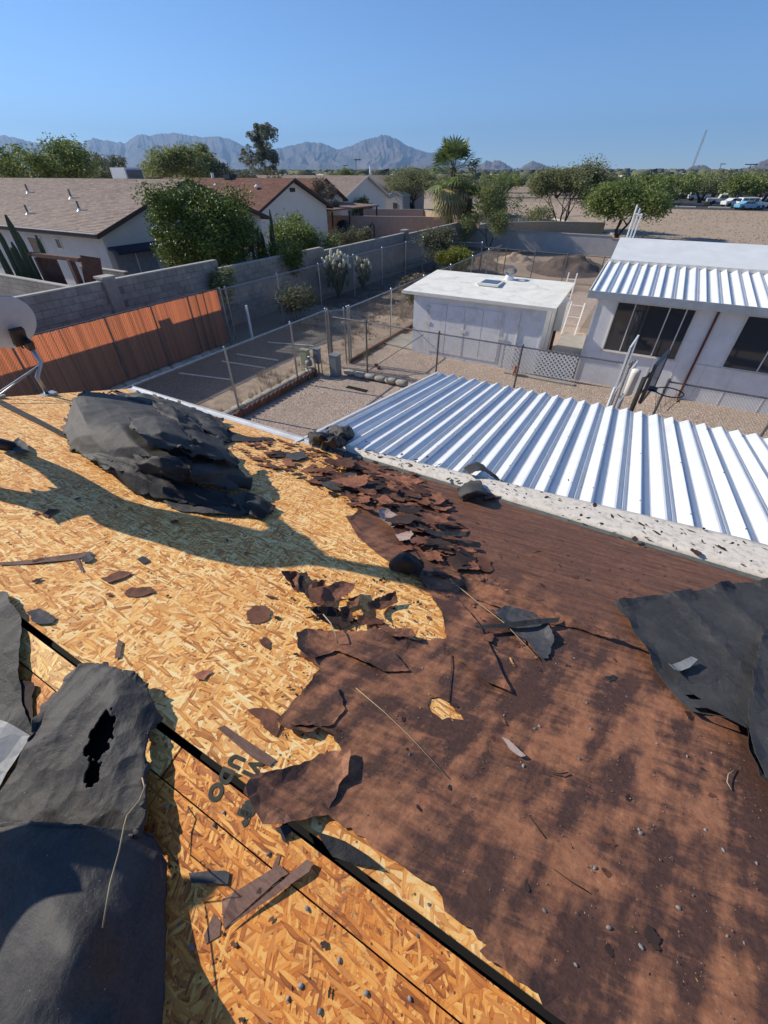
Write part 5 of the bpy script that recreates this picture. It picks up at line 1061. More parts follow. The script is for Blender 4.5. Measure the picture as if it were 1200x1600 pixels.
window(-.34, 1.52, 1.06, 2.33, [.10, .93, 1.32]); window(2.66, 4.9, 1.06, 2.33, [3.42, 4.3])
awn = lambda y: 2.54+(y-13.72)*.085
AX0 = -1.13; pa = pan_mesh(13.72, 17.1, awn, .524, .075, .005, 'awning_pan', m_pan); x = AX0; k = 0
while x < 8.8: link('awning_pan', pa, mh, (x, 13.72, awn(13.72))); x += .5245; k += 1
MB().box(AX0-.02, 8.9, 13.67, 13.71, 2.44, 2.62).build('awning_gutter', M('awning_grey', (.36, .38, .40), .5), mh)
MB().prism([(AX0-.025, 13.70, 2.47), (AX0-.025, 17.1, awn(17.1)-.06), (AX0-.025, 17.1, awn(17.1)+.05), (AX0-.025, 13.70, 2.6)], (.022, 0, 0)).build('awning_side', m_cream, mh)
MB().prism([(AX0, 17.06, awn(17.1)+.02), (AX0, 17.12, awn(17.1)+.02), (AX0, 17.12, awn(17.1)+.12), (AX0, 17.06, awn(17.1)+.12)], (10, 0, 0)).build('roof_flashing', m_cream, mh)
MB().prism([(AX0+.06, 17.125, awn(17.1)+.06), (AX0+.02, 19.5, 3.32), (AX0+.02, 19.5, 3.27), (AX0+.06, 17.125, awn(17.1)+.0)], (10, 0, 0)).build('roof', M('smooth_white_roof', (.70, .72, .72), .6, (.62, .64, .65), 2, .1, 20, .006), mh)
MB().prism([(AX0+.02, 19.503, 3.32), (AX0+.02, 21.0, 2.7), (AX0+.02, 21.0, 2.65), (AX0+.02, 19.503, 3.27)], (10, 0, 0)).build('roof', m_roofw, mh)
t = empty('leaning_poles', (-1.1, 20.6, 0), 'three white poles leaning together behind the mobile home roof', 'poles')
for i, (dx, tz) in enumerate([(0, 4.2), (.10, 4.1), (.2, 3.95)]): MB().tube([(-1.0+dx*.3, 20.9, 0), (-.95+dx*1.2, 20.9, tz)], .03, 6).build('pole', m_white, t)
MB().tube([(-.93, 20.9, 3.93), (-.68, 20.9, 3.9)], .03, 6).build('cross_bar', m_white, t)
# basketball hoop
t = empty('basketball_hoop', (.75, 9.3, 0), 'black portable basketball hoop with grey backboard seen edge on', 'basketball hoop')
ba, bb = Vector((.73, 8.78, 0)), Vector((.86, 9.45, 0)); dd = (bb-ba).normalized(); nn_ = Vector((dd.y, -dd.x, 0)); ctr = (ba+bb)/2+Vector((0, 0, 2.14))
mat_ = Matrix((dd, nn_, Vector((0, 0, 1)))).transposed()
MB().obox(ctr, .5, .018, .34, mat_).build('backboard', M('smoky_board', (.10, .105, .11), .25, spec=.7), t)
fr = MB()
for z in (-.34, .34): fr.obox(ctr+Vector((0, 0, z)), .52, .028, .022, mat_)
for s in (-1, 1): fr.obox(ctr+dd*s*.51, .022, .028, .36, mat_)
fr.build('backboard_frame', m_black, t)
rc = ctr+nn_*.34+Vector((0, 0, -.22)); MB().tube([rc+Vector((math.cos(a)*.235, math.sin(a)*.235, 0)) for a in [2*math.pi*k/28 for k in range(29)]], .011, 6, False).build('rim', m_black, t, smooth=True)
MB().obox(ctr+nn_*.07+Vector((0, 0, -.23)), .09, .06, .02, mat_).build('rim_bracket', m_black, t)
nt_ = MB()
for k in range(12):
    a = 2*math.pi*k/12; pr = [rc+Vector((math.cos(a+.26*j*(1 if k % 2 else -1))*(.23-.03*j), math.sin(a+.26*j*(1 if k % 2 else -1))*(.23-.03*j), -.09*j)) for j in range(5)]; nt_.tube(pr, .003, 3, False)
nt_.build('net', m_black, t)
MB().tube([(.66, 9.35, .0), (.66, 9.35, 2.0), (.72, 9.2, 2.15)], .045, 10).build('pole', m_black, t, smooth=True)
for z in (1.95, 2.25): MB().tube([(.66, 9.35, z-.35), tuple(ctr-nn_*.03+Vector((0, 0, z-2.1)))], .015, 6).build('arm', m_black, t)
MB().box(.35, .95, 9.0, 9.9, .0, .14).build('base', m_black, t)
MB().lathe([(.03, 1.45), (.085, 1.5), (.09, 1.95), (.085, 2.0), (.03, 2.02)], (.50, 9.75, 0), 14).build('ball_tube', m_cream, label='pale beige rolled pad standing left of the backboard', cat='pad', smooth=True)
# white framed mesh gate standing open
def frame_panel(name, a, b, z0, z1, label, mesh=True, r=.02):
    a = Vector(a); b = Vector(b); t = empty(name, tuple(a)+(0,) if len(a) == 2 else tuple(a), label, 'gate'); A = Vector((a.x, a.y, 0)); B = Vector((b.x, b.y, 0)); Z = Vector((0, 0, 1))
    d = (B-A).normalized(); n_ = Vector((d.y, -d.x, 0)); m_ = Matrix((d, n_, Z)).transposed(); L = (B-A).length
    for p in (A, B): MB().obox(p+Z*(z0+z1)/2, r, r, (z1-z0)/2, m_).build('stile', m_white, t)
    for z in (z0+r, (z0+z1)/2, z1-r): MB().obox((A+B)/2+Z*z, L/2-r, r*.8, r, m_).build('rail', m_white, t)
    MB().tube([A+Z*(z0+.03), B+Z*(z1-.03)], .011, 6).build('brace', m_white, t)
    if mesh:
        mb = MB(); k = -(z1-z0)
        while k < L:
            for sg in (1, -1):
                lo = max(0, k); hi = min(L, k+z1-z0)
                if hi-lo > .03:
                    za = lo-k if sg > 0 else (z1-z0)-(lo-k); zb = hi-k if sg > 0 else (z1-z0)-(hi-k); mb.tube([A+d*lo+Z*(z0+za)+n_*.002*sg, A+d*hi+Z*(z0+zb)+n_*.002*sg], .0016, 3, False)
            k += .06
        mb.build('wire_mesh', m_wire, t, kind='stuff')
    return t
frame_panel('white_gate', (.25, 10.2), (.34, 11.15), .12, 2.3, 'white framed wire gate swung open beside the basketball hoop')
frame_panel('white_gate', (.42, 10.5), (.52, 11.2), .10, 1.75, 'lower white framed panel leaning behind the open white gate')
MB().tube([(.22, 10.0, 0), (.24, 10.1, 1.45)], .032, 8).build('white_post', m_white, label='thick white post at the near end of the open gate', cat='post')
MB().tube([(.46, 11.3, 0), (.47, 11.3, 1.72)], .026, 8).build('gate_post', m_metal, label='blue grey steel post at the end of the shed fence', cat='post')
# ------------------------------------------------------------------ satellite dish
t = empty('satellite_dish', (-6.15, 2.25, roofz(2.25)), 'grey satellite dish with arm and brace standing on the roof edge', 'satellite dish')
dc = Vector((-6.3, 2.34, 3.72)); dn = Vector((-.90, .02, .40)).normalized(); rot = dn.to_track_quat('Z', 'Y').to_matrix()
pf = [(.0001, 0)]+[(.29*k/8, .055*(k/8)**2) for k in range(1, 9)]+[(.297, .050), (.29, .045)]+[(.29*k/8, .055*(k/8)**2-.006) for k in range(7, 0, -1)]+[(.0001, -.006)]
mb = MB().lathe(pf, (0, 0, 0), 40); mb.v = [tuple(dc+rot @ Vector((v[0]*1.02, v[1]*1.1, v[2]))) for v in mb.v]; mb.build('reflector', m_dish, t, smooth=True)
br = dc-dn*.03+Vector((.06, .04, -.2))
MB().obox(dc-dn*.05+Vector((0, 0, -.10)), .07, .10, .03, rot).build('mounting_bracket', m_black, t); MB().obox(br, .035, .05, .05, rot).build('clamp', m_black, t)
MB().tube([br, br+Vector((.02, .02, -.22)), Vector((-6.17, 2.27, 3.15)), Vector((-6.15, 2.27, roofz(2.27)+.01))], .024, 10).build('mast', m_metal, t, smooth=True)
MB().tube([br+Vector((0, 0, -.25)), (-6.17, 1.80, roofz(1.8)+.02)], .009, 6).build('brace', m_metal, t); MB().tube([br+Vector((0, 0, -.25)), (-5.95, 1.6, roofz(1.6)+.02)], .009, 6).build('brace', m_metal, t)
MB().box(-6.2, -6.08, 2.2, 2.36, roofz(2.3)-.0, roofz(2.3)+.03).build('foot', m_metal, t); MB().box(-6.2, -6.12, 1.74, 1.86, roofz(1.8), roofz(1.8)+.03).build('foot', m_metal, t)
MB().tube([dc+Vector((0, 0, -.26)), dc+dn*.34+Vector((0, 0, -.18))], .012, 8).build('feed_arm', m_black, t); MB().lathe([(.03, 0), (.035, .06), (.02, .1)], tuple(dc+dn*.33+Vector((0, 0, -.2))), 10).build('feed_horn', m_cream, t)
MB().prism([Rf(0, 624, .006), Rf(60, 655, .006), Rf(112, 682, .006), Rf(112, 690, .006), Rf(62, 664, .006), Rf(0, 633, .006)], (0, 0, .008)).build('painted_shadow_strip', m_fback, label='dark strip painted for the dish arm shadow, running from the dish to the heap', cat='painted shadow')  # flat dark strip paints the shadow of the dish arm on the board
# ------------------------------------------------------------------ block walls
blk = MB().box(-.095, .095, -.196, .196, .004, .194)
bme = blk.mesh('block', m_block)
bpy_b = bmesh.new(); bpy_b.from_mesh(bme); bmesh.ops.bevel(bpy_b, geom=bpy_b.edges[:], offset=.006, segments=1, affect='EDGES'); bpy_b.to_mesh(bme); bpy_b.free()
def blockwall(name, label, x, segs, cat='block wall', limit=300, vis=None, caps=True, along='y', pil=()):
    """segs: (start, end, top height) along y at fixed x (or along x at fixed y)"""
    t = empty(name, (x, segs[0][0], 0) if along == 'y' else (segs[0][0], x, 0), label, cat); rest = MB(); n = 0
    rot = 0 if along == 'y' else math.pi/2
    for (a, b, h) in segs:
        if along == 'y': MB().box(x-.082, x+.082, a, b, 0, h-.02).build('mortar_core', m_mort, t)
        else: MB().box(a, b, x-.082, x+.082, 0, h-.02).build('mortar_core', m_mort, t)
        nr = int(round(h/.2))
        for r in range(nr):
            z = h-.2*(r+1)
            if z < -.1: continue
            s = a+(.2 if r % 2 else 0)+.2
            while s < b:
                P = (x, s, z) if along == 'y' else (s, x, z)
                if n < limit and (vis is None or vis(s, z)): link('block', bme, t, P, (0, 0, rot)); n += 1
                else:
                    if along == 'y': rest.box(x-.095, x+.095, s-.196, s+.196, z+.004, z+.194)
                    else: rest.box(s-.196, s+.196, x-.095, x+.095, z+.004, z+.194)
                s += .4
        if caps:
            if along == 'y': MB().box(x-.10, x+.10, a, b, h+.001, h+.045).build('cap', m_bcap, t)
            else: MB().box(a, b, x-.10, x+.10, h+.001, h+.045).build('cap', m_bcap, t)
    for (s, h) in pil:
        if along == 'y': MB().box(x-.2, x+.2, s-.2, s+.2, 0, h).build('pilaster', m_block, t); MB().box(x-.23, x+.23, s-.23, s+.23, h+.001, h+.06).build('pilaster_cap', m_bcap, t)
    if rest.v: rest.build('blocks', m_block, t, kind='stuff')
    return t
blockwall('block_wall', 'long grey block wall running away behind the orange fence', -14.95, [(2.0, 8.45, 2.42), (8.85, 13.2, 2.42), (13.2, 20.2, 2.12), (20.2, 29.7, 1.95), (30.1, 41.6, 1.85)],
          vis=lambda s, z: (4.4 < s < 13 and z > 1.3) or (13 <= s < 17.6 and z > .5), pil=[(8.65, 2.52), (29.9, 2.1)])
blockwall('block_wall', 'low grey block wall meeting the long wall, before the redwood frame', 8.75, [(-23, -15.2, 2.0)], along='x', limit=90, vis=lambda s, z: z > 1.1)
blockwall('block_wall', 'short grey garden wall beside the tan house', 12.2, [(-22.6, -19.4, 1.8)], along='x', limit=40, vis=lambda s, z: z > .9)
t = empty('stucco_wall', (-14.85, 41.8, 0), 'smooth grey wall closing the yard in front of the bare field', 'wall')
MB().box(-14.85, -3.0, 41.8, 42.0, 0, 1.30).build('wall_panel', m_stuc, t); MB().box(-3.0, 22, 41.8, 42.0, 0, 1.14).build('wall_panel', m_stuc, t)
MB().box(-14.85, -3.0, 41.77, 42.03, 1.301, 1.36).build('coping', m_bcap, t); MB().box(-2.99, 22, 41.77, 42.03, 1.141, 1.2).build('coping', m_pink, t)
MB().box(-15.05, -14.86, 41.7, 43.2, 0, 1.75).build('wall_panel', m_sand, t)
def plainwall(name, pts, h, mat, label, cap=m_bcap, th=.1):
    t = empty(name, (*pts[0], 0), label, 'wall')
    for a, b in zip(pts[:-1], pts[1:]):
        A = Vector((*a, 0)); B = Vector((*b, 0)); d = (B-A).normalized(); m_ = Matrix((d, Vector((-d.y, d.x, 0)), Vector((0, 0, 1)))).transposed(); L = (B-A).length/2
        MB().obox((A+B)/2+Vector((0, 0, h/2)), L, th, h/2, m_).build('wall_panel', mat, t); MB().obox((A+B)/2+Vector((0, 0, h+.032)), L, th+.02, .03, m_).build('coping', cap, t)
        n = max(1, int(2*L/.4))
        jb = MB()
        for k in range(1, int(h/.2)): jb.obox((A+B)/2+Vector((0, 0, k*.2)), L, th+.004, .006, m_)
        jb.build('joint_course', cap, t, kind='stuff')
    return t
plainwall('garden_wall', [(-30, 40.5), (-17.5, 45.0), (-14.6, 44.6)], 1.8, m_pink, 'pinkish brown block wall with a dark round hole shape before it')
plainwall('garden_wall', [(-31, 51), (-24.4, 53.4)], 1.8, m_pink, 'second pinkish block wall, behind the first, before the mauve house')
plainwall('garden_wall', [(-24.3, 53.6), (-16.2, 47.5)], 1.75, m_sand, 'sunlit sand coloured wall running toward the palm trees')
plainwall('garden_wall', [(-15.6, 43.3), (-14.9, 47), (-13.5, 49.5), (-9.5, 53), (-4.8, 54)], 1.25, m_sand, 'low sandy wall with dark gaps right of the palm trunks')
MB().lathe([(.02, 0), (.75, .02), (.85, .5), (.75, 1.15), (.45, 1.5), (.05, 1.6)], (-27.0, 40.6, 0), 16, ).build('covered_grill', m_black, label='dark rounded covered grill before the pinkish wall', cat='grill', smooth=True)
t = empty('hose_stand', (-24.6, 41.9, 0), 'dark arched frame leaning on the pinkish wall', 'frame')
MB().tube([(-24.75, 41.9, 0), (-24.75, 41.9, 1.1), (-24.55, 41.95, 1.35), (-24.35, 42, 1.1), (-24.35, 42, 0)], .06, 6).build('frame', m_black, t)
plate('neighbour_gravel', [(-30, 28), (-14.5, 22), (-14.5, 41), (-17, 44), (-30, 40)], .006, m_tan)
# ------------------------------------------------------------------ neighbouring houses
def roofplane(par, x0, x1, ya, za, yb, zb, mat, w=.32, rowh=.145, over=.0):
    """courses of shingles laid from the eave (ya, za) up to the ridge (yb, zb)"""
    L = math.hypot(yb-ya, zb-za); n = int(L/rowh)+1; dy = (yb-ya)/L; dz = (zb-za)/L; ny, nz = -dz*(1 if dy > 0 else -1), abs(dy); mb = MB(); rng = random.Random(5)
    for r in range(n):
        s0 = r*rowh; s1 = min(L, s0+rowh+.03); x = x0-(.16 if r % 2 else 0)-rng.random()*.05
        while x < x1:
            a = max(x, x0); b = min(x+w-.008, x1); x += w
            if b-a < .02: continue
            t0 = .018+rng.uniform(0, .008); vs = []
            for s, h in ((s0, t0), (s1, .004)):
                for xx in (a, b): vs.append((xx, ya+dy*s+ny*h, za+dz*s+nz*h))
            for xx in (a, b): vs.append((xx, ya+dy*s0, za+dz*s0))
            mb.add(vs, [(0, 1, 3, 2), (4, 5, 1, 0)])
    return mb.build('shingles', mat, par, kind='stuff')
def house_x(name, label, xr, xl, y0, y1, he, hr, wall, shg, trim, ov=.45, gable_ov=.4, fascia=None, shingle=True):
    """gable roofed house, ridge along x, right gable at xr"""
    t = empty(name, (xr, (y0+y1)/2, 0), label, 'house'); ym = (y0+y1)/2; sl = (hr-he)/(ym-y0)
    MB().prism([(xl, y0, 0), (xl, y1, 0), (xl, y1, he), (xl, ym, hr-.02), (xl, y0, he)], (xr-xl, 0, 0)).build('wall', wall, t)
    e0 = he-sl*ov
    for s, ye in ((1, y0-ov), (-1, y1+ov)):
        b = 0.0
        MB().prism([(xl-.3, ye, e0+.02), (xl-.3, ym, hr+.0), (xl-.3, ym, hr+.1), (xl-.3, ye, e0+.12)], (xr+gable_ov-xl+.3, 0, 0)).build('roof', trim, t)
        if shingle: roofplane(t, xl-.3, xr+gable_ov, ye, e0+.125, ym, hr+.105, shg)
        MB().prism([(xr+gable_ov+.002, ye, e0-.06), (xr+gable_ov+.002, ym, hr-.04), (xr+gable_ov+.002, ym, hr+.14), (xr+gable_ov+.002, ye, e0+.14)], (.03, 0, 0)).build('rake_board', trim, t)
        MB().box(xl-.3, xr+gable_ov, ye-.03, ye-.002, e0-.04, e0+.11) .build('fascia', trim, t) if s > 0 else MB().box(xl-.3, xr+gable_ov, ye+.002, ye+.03, e0-.04, e0+.11).build('fascia', trim, t)
    return t
h1 = house_x('tan_house', 'pale stucco house with tan shingle roof at the left, behind the block wall', -23.7, -44, 14.3, 25.6, 2.85, 4.72, m_stucco, m_sh1, m_trimb)
MB().box(-44.3, -23.3, 13.79, 13.82, 2.84, 2.87).build('drip_edge', m_white, h1)
def winx(par, xf, y0, y1, z0, z1, mat=m_glass, frm=m_cream):   # window on a wall facing +x
    f = MB().box(xf+.002, xf+.04, y0-.05, y0, z0-.05, z1+.05).box(xf+.002, xf+.04, y1, y1+.05, z0-.05, z1+.05).box(xf+.002, xf+.04, y0, y1, z0-.05, z0).box(xf+.002, xf+.04, y0, y1, z1, z1+.05).build('window', frm, par)
    MB().box(xf+.003, xf+.02, y0, y1, z0, z1).build('pane', mat, f)
def winy(par, yf, x0, x1, z0, z1, mat=m_glass, frm=m_cream):   # window on a wall facing -y
    f = MB().box(x0-.05, x0, yf-.04, yf-.002, z0-.05, z1+.05).box(x1, x1+.05, yf-.04, yf-.002, z0-.05, z1+.05).box(x0, x1, yf-.04, yf-.002, z0-.05, z0).box(x0, x1, yf-.04, yf-.002, z1, z1+.05).build('window', frm, par)
    MB().box(x0, x1, yf-.02, yf-.003, z0, z1).build('pane', mat, f)
winy(h1, 14.3, -30.6, -29.3, 1.3, 2.35); winy(h1, 14.3, -27.9, -27.5, 2.0, 2.4); winx(h1, -23.7, 17.6, 18.8, .9, 1.6)
dr = MB().box(-23.69, -23.64, 14.6, 16.9, 0, 2.0).build('sliding_door', M('bluegrey_door', (.24, .28, .34), .6), h1); MB().box(-23.635, -23.62, 15.7, 15.76, 0, 2.0).build('door_stile', m_cream, dr)
MB().prism([(-23.69, 14.4, 2.25), (-22.9, 14.4, 2.08), (-22.9, 14.4, 1.98), (-23.69, 14.4, 2.12)], (0, 3.4, 0)).build('awning', m_blue, h1)
MB().tube([(-22.88, 14.3, 2.03), (-22.88, 17.9, 2.03)], .07, 8).build('awning_roll', m_blue, h1)
for x, y in ((-27.6, 16.0), (-30.2, 17.3), (-31.5, 15.3), (-35.5, 17.8)):
    z = 2.85+(y-14.3)*(1.87/5.65)+.12; v_ = MB().tube([(x, y, z-.05), (x, y, z+.42)], .05, 8).build('vent_pipe', m_metd, h1); MB().lathe([(.16, -.03), (.09, .05), (.06, .1)], (x, y, z), 10).build('vent_boot', m_white, v_)
MB().box(-31.0, -29.6, 20.8, 22.0, 4.6, 5.35).build('rooftop_cooler', m_side, h1); MB().box(-29.59, -29.5, 20.9, 21.9, 4.75, 5.25).build('cooler_grille', m_metd, h1)
h2 = house_x('brown_roof_house', 'cream stucco house with brown shingle roof and gable, behind the citrus tree', -25.9, -40, 27.6, 36.4, 2.9, 4.66, m_stucc2, m_sh2, m_trimb)
MB().box(-25.88, -25.83, 31.7, 32.3, 3.95, 4.2).build('gable_vent', m_trimb, h2)
winx(h2, -25.9, 29.3, 30.3, .9, 1.9)
for x, y in ((-28.0, 30.4), (-33, 31.0)): MB().lathe([(.2, 0), (.2, .06), (.06, .16), (.05, .2)], (x, y, 4.25+.0), 10).build('roof_vent', m_white, h2)
MB().tube([(-34.2, 32, 4.6), (-34.2, 32, 5.1)], .12, 8).build('flue', m_white, h2); MB().box(-32.6, -31.9, 31.6, 32.4, 4.7, 5.0).build('roof_box', m_black, h2)
t = empty('patio_roof', (-29, 41, 0), 'flat brown patio roof on slim posts right of the brown roofed house', 'patio roof')
MB().prism([(-31.5, 36.9, 2.75), (-25.6, 36.9, 2.62), (-25.6, 36.9, 2.5), (-31.5, 36.9, 2.63)], (0, 3.2, 0)).build('roof', M('patio_brown', (.26, .17, .13), .9), t)
MB().prism([(-33.5, 40.2, 2.7), (-26.6, 40.2, 2.5), (-26.6, 40.2, 2.38), (-33.5, 40.2, 2.58)], (0, 6.8, 0)).build('roof', D.materials['patio_brown'], t)
for x, y in ((-25.8, 37.1), (-25.8, 39.9), (-26.8, 43.5), (-26.8, 46.8)): MB().box(x-.06, x+.06, y-.06, y+.06, 0, 2.4).build('post', m_trimb, t)
h3 = house_x('brown_roof_house', 'smaller house with brown and grey roof, behind the dry branched tree', -31.5, -44, 40.5, 47.5, 2.9, 4.55, m_stucc2, m_sh2, m_trimb)
h3b = house_x('grey_roof_house', 'far house with plain grey tan roof beside the street lamp', -33.0, -50, 50, 60, 2.9, 4.75, m_stucc2, m_sh1, m_cream)
h4 = empty('mauve_house', (-42, 78, 0), 'mauve brown stucco house with a low gable, beyond the pinkish walls', 'house')
# ridge runs toward the camera's left rear, gable faces the camera
def house_y(t, xc, hw, yf, yb, he, hr, wall, roofm, trim, ov=.5):
    MB().prism([(xc-hw, yf, 0), (xc+hw, yf, 0), (xc+hw, yf, he), (xc, yf, hr), (xc-hw, yf, he)], (0, yb-yf, 0)).build('wall', wall, t); sl = (hr-he)/hw
    for s in (-1, 1):
        MB().prism([(xc, yf-ov, hr+.02), (xc+s*(hw+ov), yf-ov, he-sl*ov+.02), (xc+s*(hw+ov), yf-ov, he-sl*ov+.2), (xc, yf-ov, hr+.2)], (0, yb-yf+2*ov, 0)).build('roof', roofm, t)
house_y(h4, -43.5, 5.2, 72, 84, 2.9, 4.6, m_mauve, m_sh1, m_trimb)
winy(h4, 72, -42.2, -41.3, 1.2, 2.6, m_glass, m_trimb); winy(h4, 72, -46.6, -44.6, .8, 1.7, m_glass, m_mauve)
t = empty('garden_shed', (-37.5, 72, 0), 'small pale grey metal garden shed in front of the mauve house', 'shed')
house_y(t, -37.2, 1.45, 70.5, 73, 2.3, 2.75, m_steel if 0 else M('pale_shed', (.42, .42, .40), .6), M('pale_shed_roof', (.45, .5, .54), .5), m_trimb, .08); MB().box(-37.4, -36.7, 70.44, 70.49, 0.2, 1.5).build('door', m_trimb, t)
# ------------------------------------------------------------------ vegetation
def leaves(name, centers, rad, n, size, mat, par, seed, flat=.0, droop=0, stretch=1):
    rng = np.random.default_rng(seed); C = np.asarray(centers); k = rng.integers(0, len(C), n); R_ = np.asarray(rad)[k] if hasattr(rad, '__len__') else np.full(n, rad)
    d = rng.normal(size=(n, 3)); d /= np.linalg.norm(d, axis=1)[:, None]; r = rng.random(n)**.45
    P = C[k]+d*(r*R_)[:, None]*np.array([1, 1, .8]); P[:, 2] -= droop*r*R_
    a = rng.normal(size=(n, 3)); a[:, 2] *= .6; a /= np.linalg.norm(a, axis=1)[:, None]; b = rng.normal(size=(n, 3)); b -= (b*a).sum(1)[:, None]*a; b /= np.linalg.norm(b, axis=1)[:, None]
    s = size*rng.uniform(.6, 1.35, n)[:, None]; a = a*s*stretch; b = b*s*.5
    org = np.array(ORG[par]); v = np.stack([P-a, P+b*.9, P+a, P-b*.9], 1)-org; f = np.arange(4*n).reshape(n, 4)
    me = npmesh(name, v.reshape(-1, 3), f, mat); o = link(name, me, par, tuple(org)); o['kind'] = 'stuff'; return o
def limb(mb, p, d, L, r, depth, rng, tips, bend=.3, up=.15, split=(2, 3), kink=.5):
    pts = [p]; n = 4; dd = d.copy(); rs = [r]
    for i in range(n):
        dd = (dd+Vector((rng.gauss(0, bend), rng.gauss(0, bend), rng.gauss(0, bend)+up))*.4).normalized(); pts.append(pts[-1]+dd*L/n); rs.append(r*(1-.42*(i+1)/n))
    mb.tube(pts, rs, 6 if r > .03 else 4, False)
    if depth == 0: tips.append(pts[-1]); tips.append(pts[2]); return
    for k in range(rng.randint(*split)):
        nd = (dd+Vector((rng.gauss(0, kink), rng.gauss(0, kink), rng.gauss(0, kink*.6)))).normalized(); limb(mb, pts[-1 if k < 2 else -2], nd, L*rng.uniform(.62, .85), rs[-1]*.8, depth-1, rng, tips, bend, up, split, kink)
def tree(name, label, base, height, spread, leafmat, n, size, seed, trunks=1, clump=.5, depth=3, trunk_r=.12, trunk_f=.3, lean=(0, 0), group=None, cat='tree', droop=0, extra=None, fill=None, kink=.5, barkm=None, stretch=1, up=.15):
    rng = random.Random(seed); t = empty(name, tuple(base), label, cat, group); mb = MB(); tips = []; base = Vector(base)
    for k in range(trunks):
        a = 2*math.pi*k/trunks+rng.random(); d = Vector((math.cos(a)*.35*(trunks > 1)+lean[0], math.sin(a)*.35*(trunks > 1)+lean[1], 1)).normalized()
        limb(mb, base-Vector((0, 0, .03)), d, height*trunk_f, trunk_r/(1+.3*(trunks-1)), depth, rng, tips, .3, up, (2, 3), kink)
    P = np.array([tuple(p) for p in tips]); lo = P[:, 2].min(); c = np.array(base); ext = max(np.abs(P[:, 0]-c[0]).max(), np.abs(P[:, 1]-c[1]).max())
    sx = (spread*.5-clump*.6)/max(ext, .1); sz = (height-clump*.6)/max(P[:, 2].max()-c[2], .1)
    def warp(v): return (c[0]+(v[0]-c[0])*sx, c[1]+(v[1]-c[1])*sx, c[2]+(v[2]-c[2])*sz)
    mb.v = [warp(v) for v in mb.v]; P = np.array([warp(p) for p in P])
    if fill:                                    # round the crown out with extra clumps inside an ellipsoid
        q = np.random.default_rng(seed+1); m = fill[0]; d = q.normal(size=(m, 3)); d /= np.linalg.norm(d, axis=1)[:, None]; rr = q.random(m)**.4; z0, z1 = fill[1]*height, height-clump*.5
        E = np.stack([c[0]+d[:, 0]*rr*(spread/2-clump*.6), c[1]+d[:, 1]*rr*(spread/2-clump*.6), c[2]+(z0+z1)/2+d[:, 2]*rr*(z1-z0)/2], 1); P = np.vstack([P, E])
    mb.build('trunk', barkm or m_bark2, t)
    rr = np.random.default_rng(seed).uniform(.55, 1.3, len(P))*clump
    leaves('crown', P, rr, n, size, leafmat, t, seed, droop=droop, stretch=stretch); return t
ct = tree('citrus_tree', 'dense round citrus tree with small orange fruit before the tan house', (-18.0, 15.7, 0), 4.85, 5.3, m_citrus, 52000, .062, 4, clump=.62, depth=3, trunk_r=.16, fill=(150, .27))
fr_ = MB()
rng = random.Random(4)
ico = bmesh.new(); bmesh.ops.create_icosphere(ico, subdivisions=1, radius=.045); fm = D.meshes.new('fruit'); ico.to_mesh(fm); ico.free(); fm.materials.append(M('orange_fruit', (.75, .30, .03), .5))
for i in range(26):
    a = rng.uniform(-1.8, .7); r = rng.uniform(1.9, 2.5); link('fruit', fm, ct, (-18.0+math.cos(a)*r, 15.7+math.sin(a)*r, rng.uniform(1.3, 2.6)))
tree('tree', 'big soft green tree at the far left, above the tan roof', (-56, 31, 0), 7.9, 12, m_mesg, 17000, .14, 21, trunks=2, clump=1.3, fill=(40, .3), lean=(-.1, 0))
tree('tree', 'small sparse greyish tree between the tan roof and the mountains', (-69, 46, 0), 7.3, 5, m_euc, 3500, .13, 22, clump=.6)
tree('tree', 'dark low tree just right of the big soft green tree', (-66, 42, 0), 6.0, 9, m_olive, 7000, .12, 23, clump=1.0, fill=(20, .3))
tree('yellow_green_tree', 'yellow green feathery tree standing above the rooftop cooler', (-51.7, 44, 0), 8.0, 10.5, m_pv, 16000, .13, 24, trunks=2, clump=1.1, fill=(34, .35), stretch=1.6)
tree('tree', 'dark green tree right of the yellow green feathery tree', (-48, 48, 0), 6.2, 11, m_olive, 9000, .12, 25, clump=1.0, fill=(26, .2))
tree('eucalyptus_tree', 'tall thin grey green eucalyptus against the mountains', (-59.4, 66, 0), 11.4, 6.6, m_euc, 15000, .13, 26, clump=.6, depth=4, trunk_r=.2, trunk_f=.42, fill=(46, .3), droop=.7, stretch=1.4, up=.35, kink=.38)
tree('tree', 'brownish bush like tree at the foot of the eucalyptus', (-53.5, 63, 0), 5.7, 8, m_olive, 7000, .14, 27, clump=1.0, fill=(20, .2))
tree('palo_verde', 'pale green feathery palo verde in front of the grey wall, right of the palms', (-12.2, 40.4, 0), 4.9, 5.6, m_pv, 20000, .05, 31, trunks=2, clump=.75, depth=4, trunk_r=.09, trunk_f=.26, stretch=1.9, fill=(30, .38))
tree('mesquite_tree', 'wide grey green mesquite with bare dark limbs beyond the grey wall', (-9.8, 59, 0), 6.5, 9.4, m_mesq, 34000, .09, 32, trunks=4, clump=1.1, depth=4, trunk_r=.16, trunk_f=.28, stretch=1.5)
tree('mesquite_tree', 'bright green drooping mesquite in front of the bare field, by the leaning poles', (-3.4, 54, 0), 5.5, 9.4, m_mesg, 38000, .09, 33, trunks=3, clump=1.15, depth=4, trunk_r=.15, trunk_f=.3, fill=(40, .42), droop=.5, stretch=1.4)
tree('mesquite_tree', 'broad grey green tree beyond the sunlit wall, left of the palms', (-36, 75, 0), 5.9, 14, m_mesq, 30000, .11, 34, trunks=4, clump=1.5, depth=4, trunk_r=.22, trunk_f=.28, fill=(40, .45))
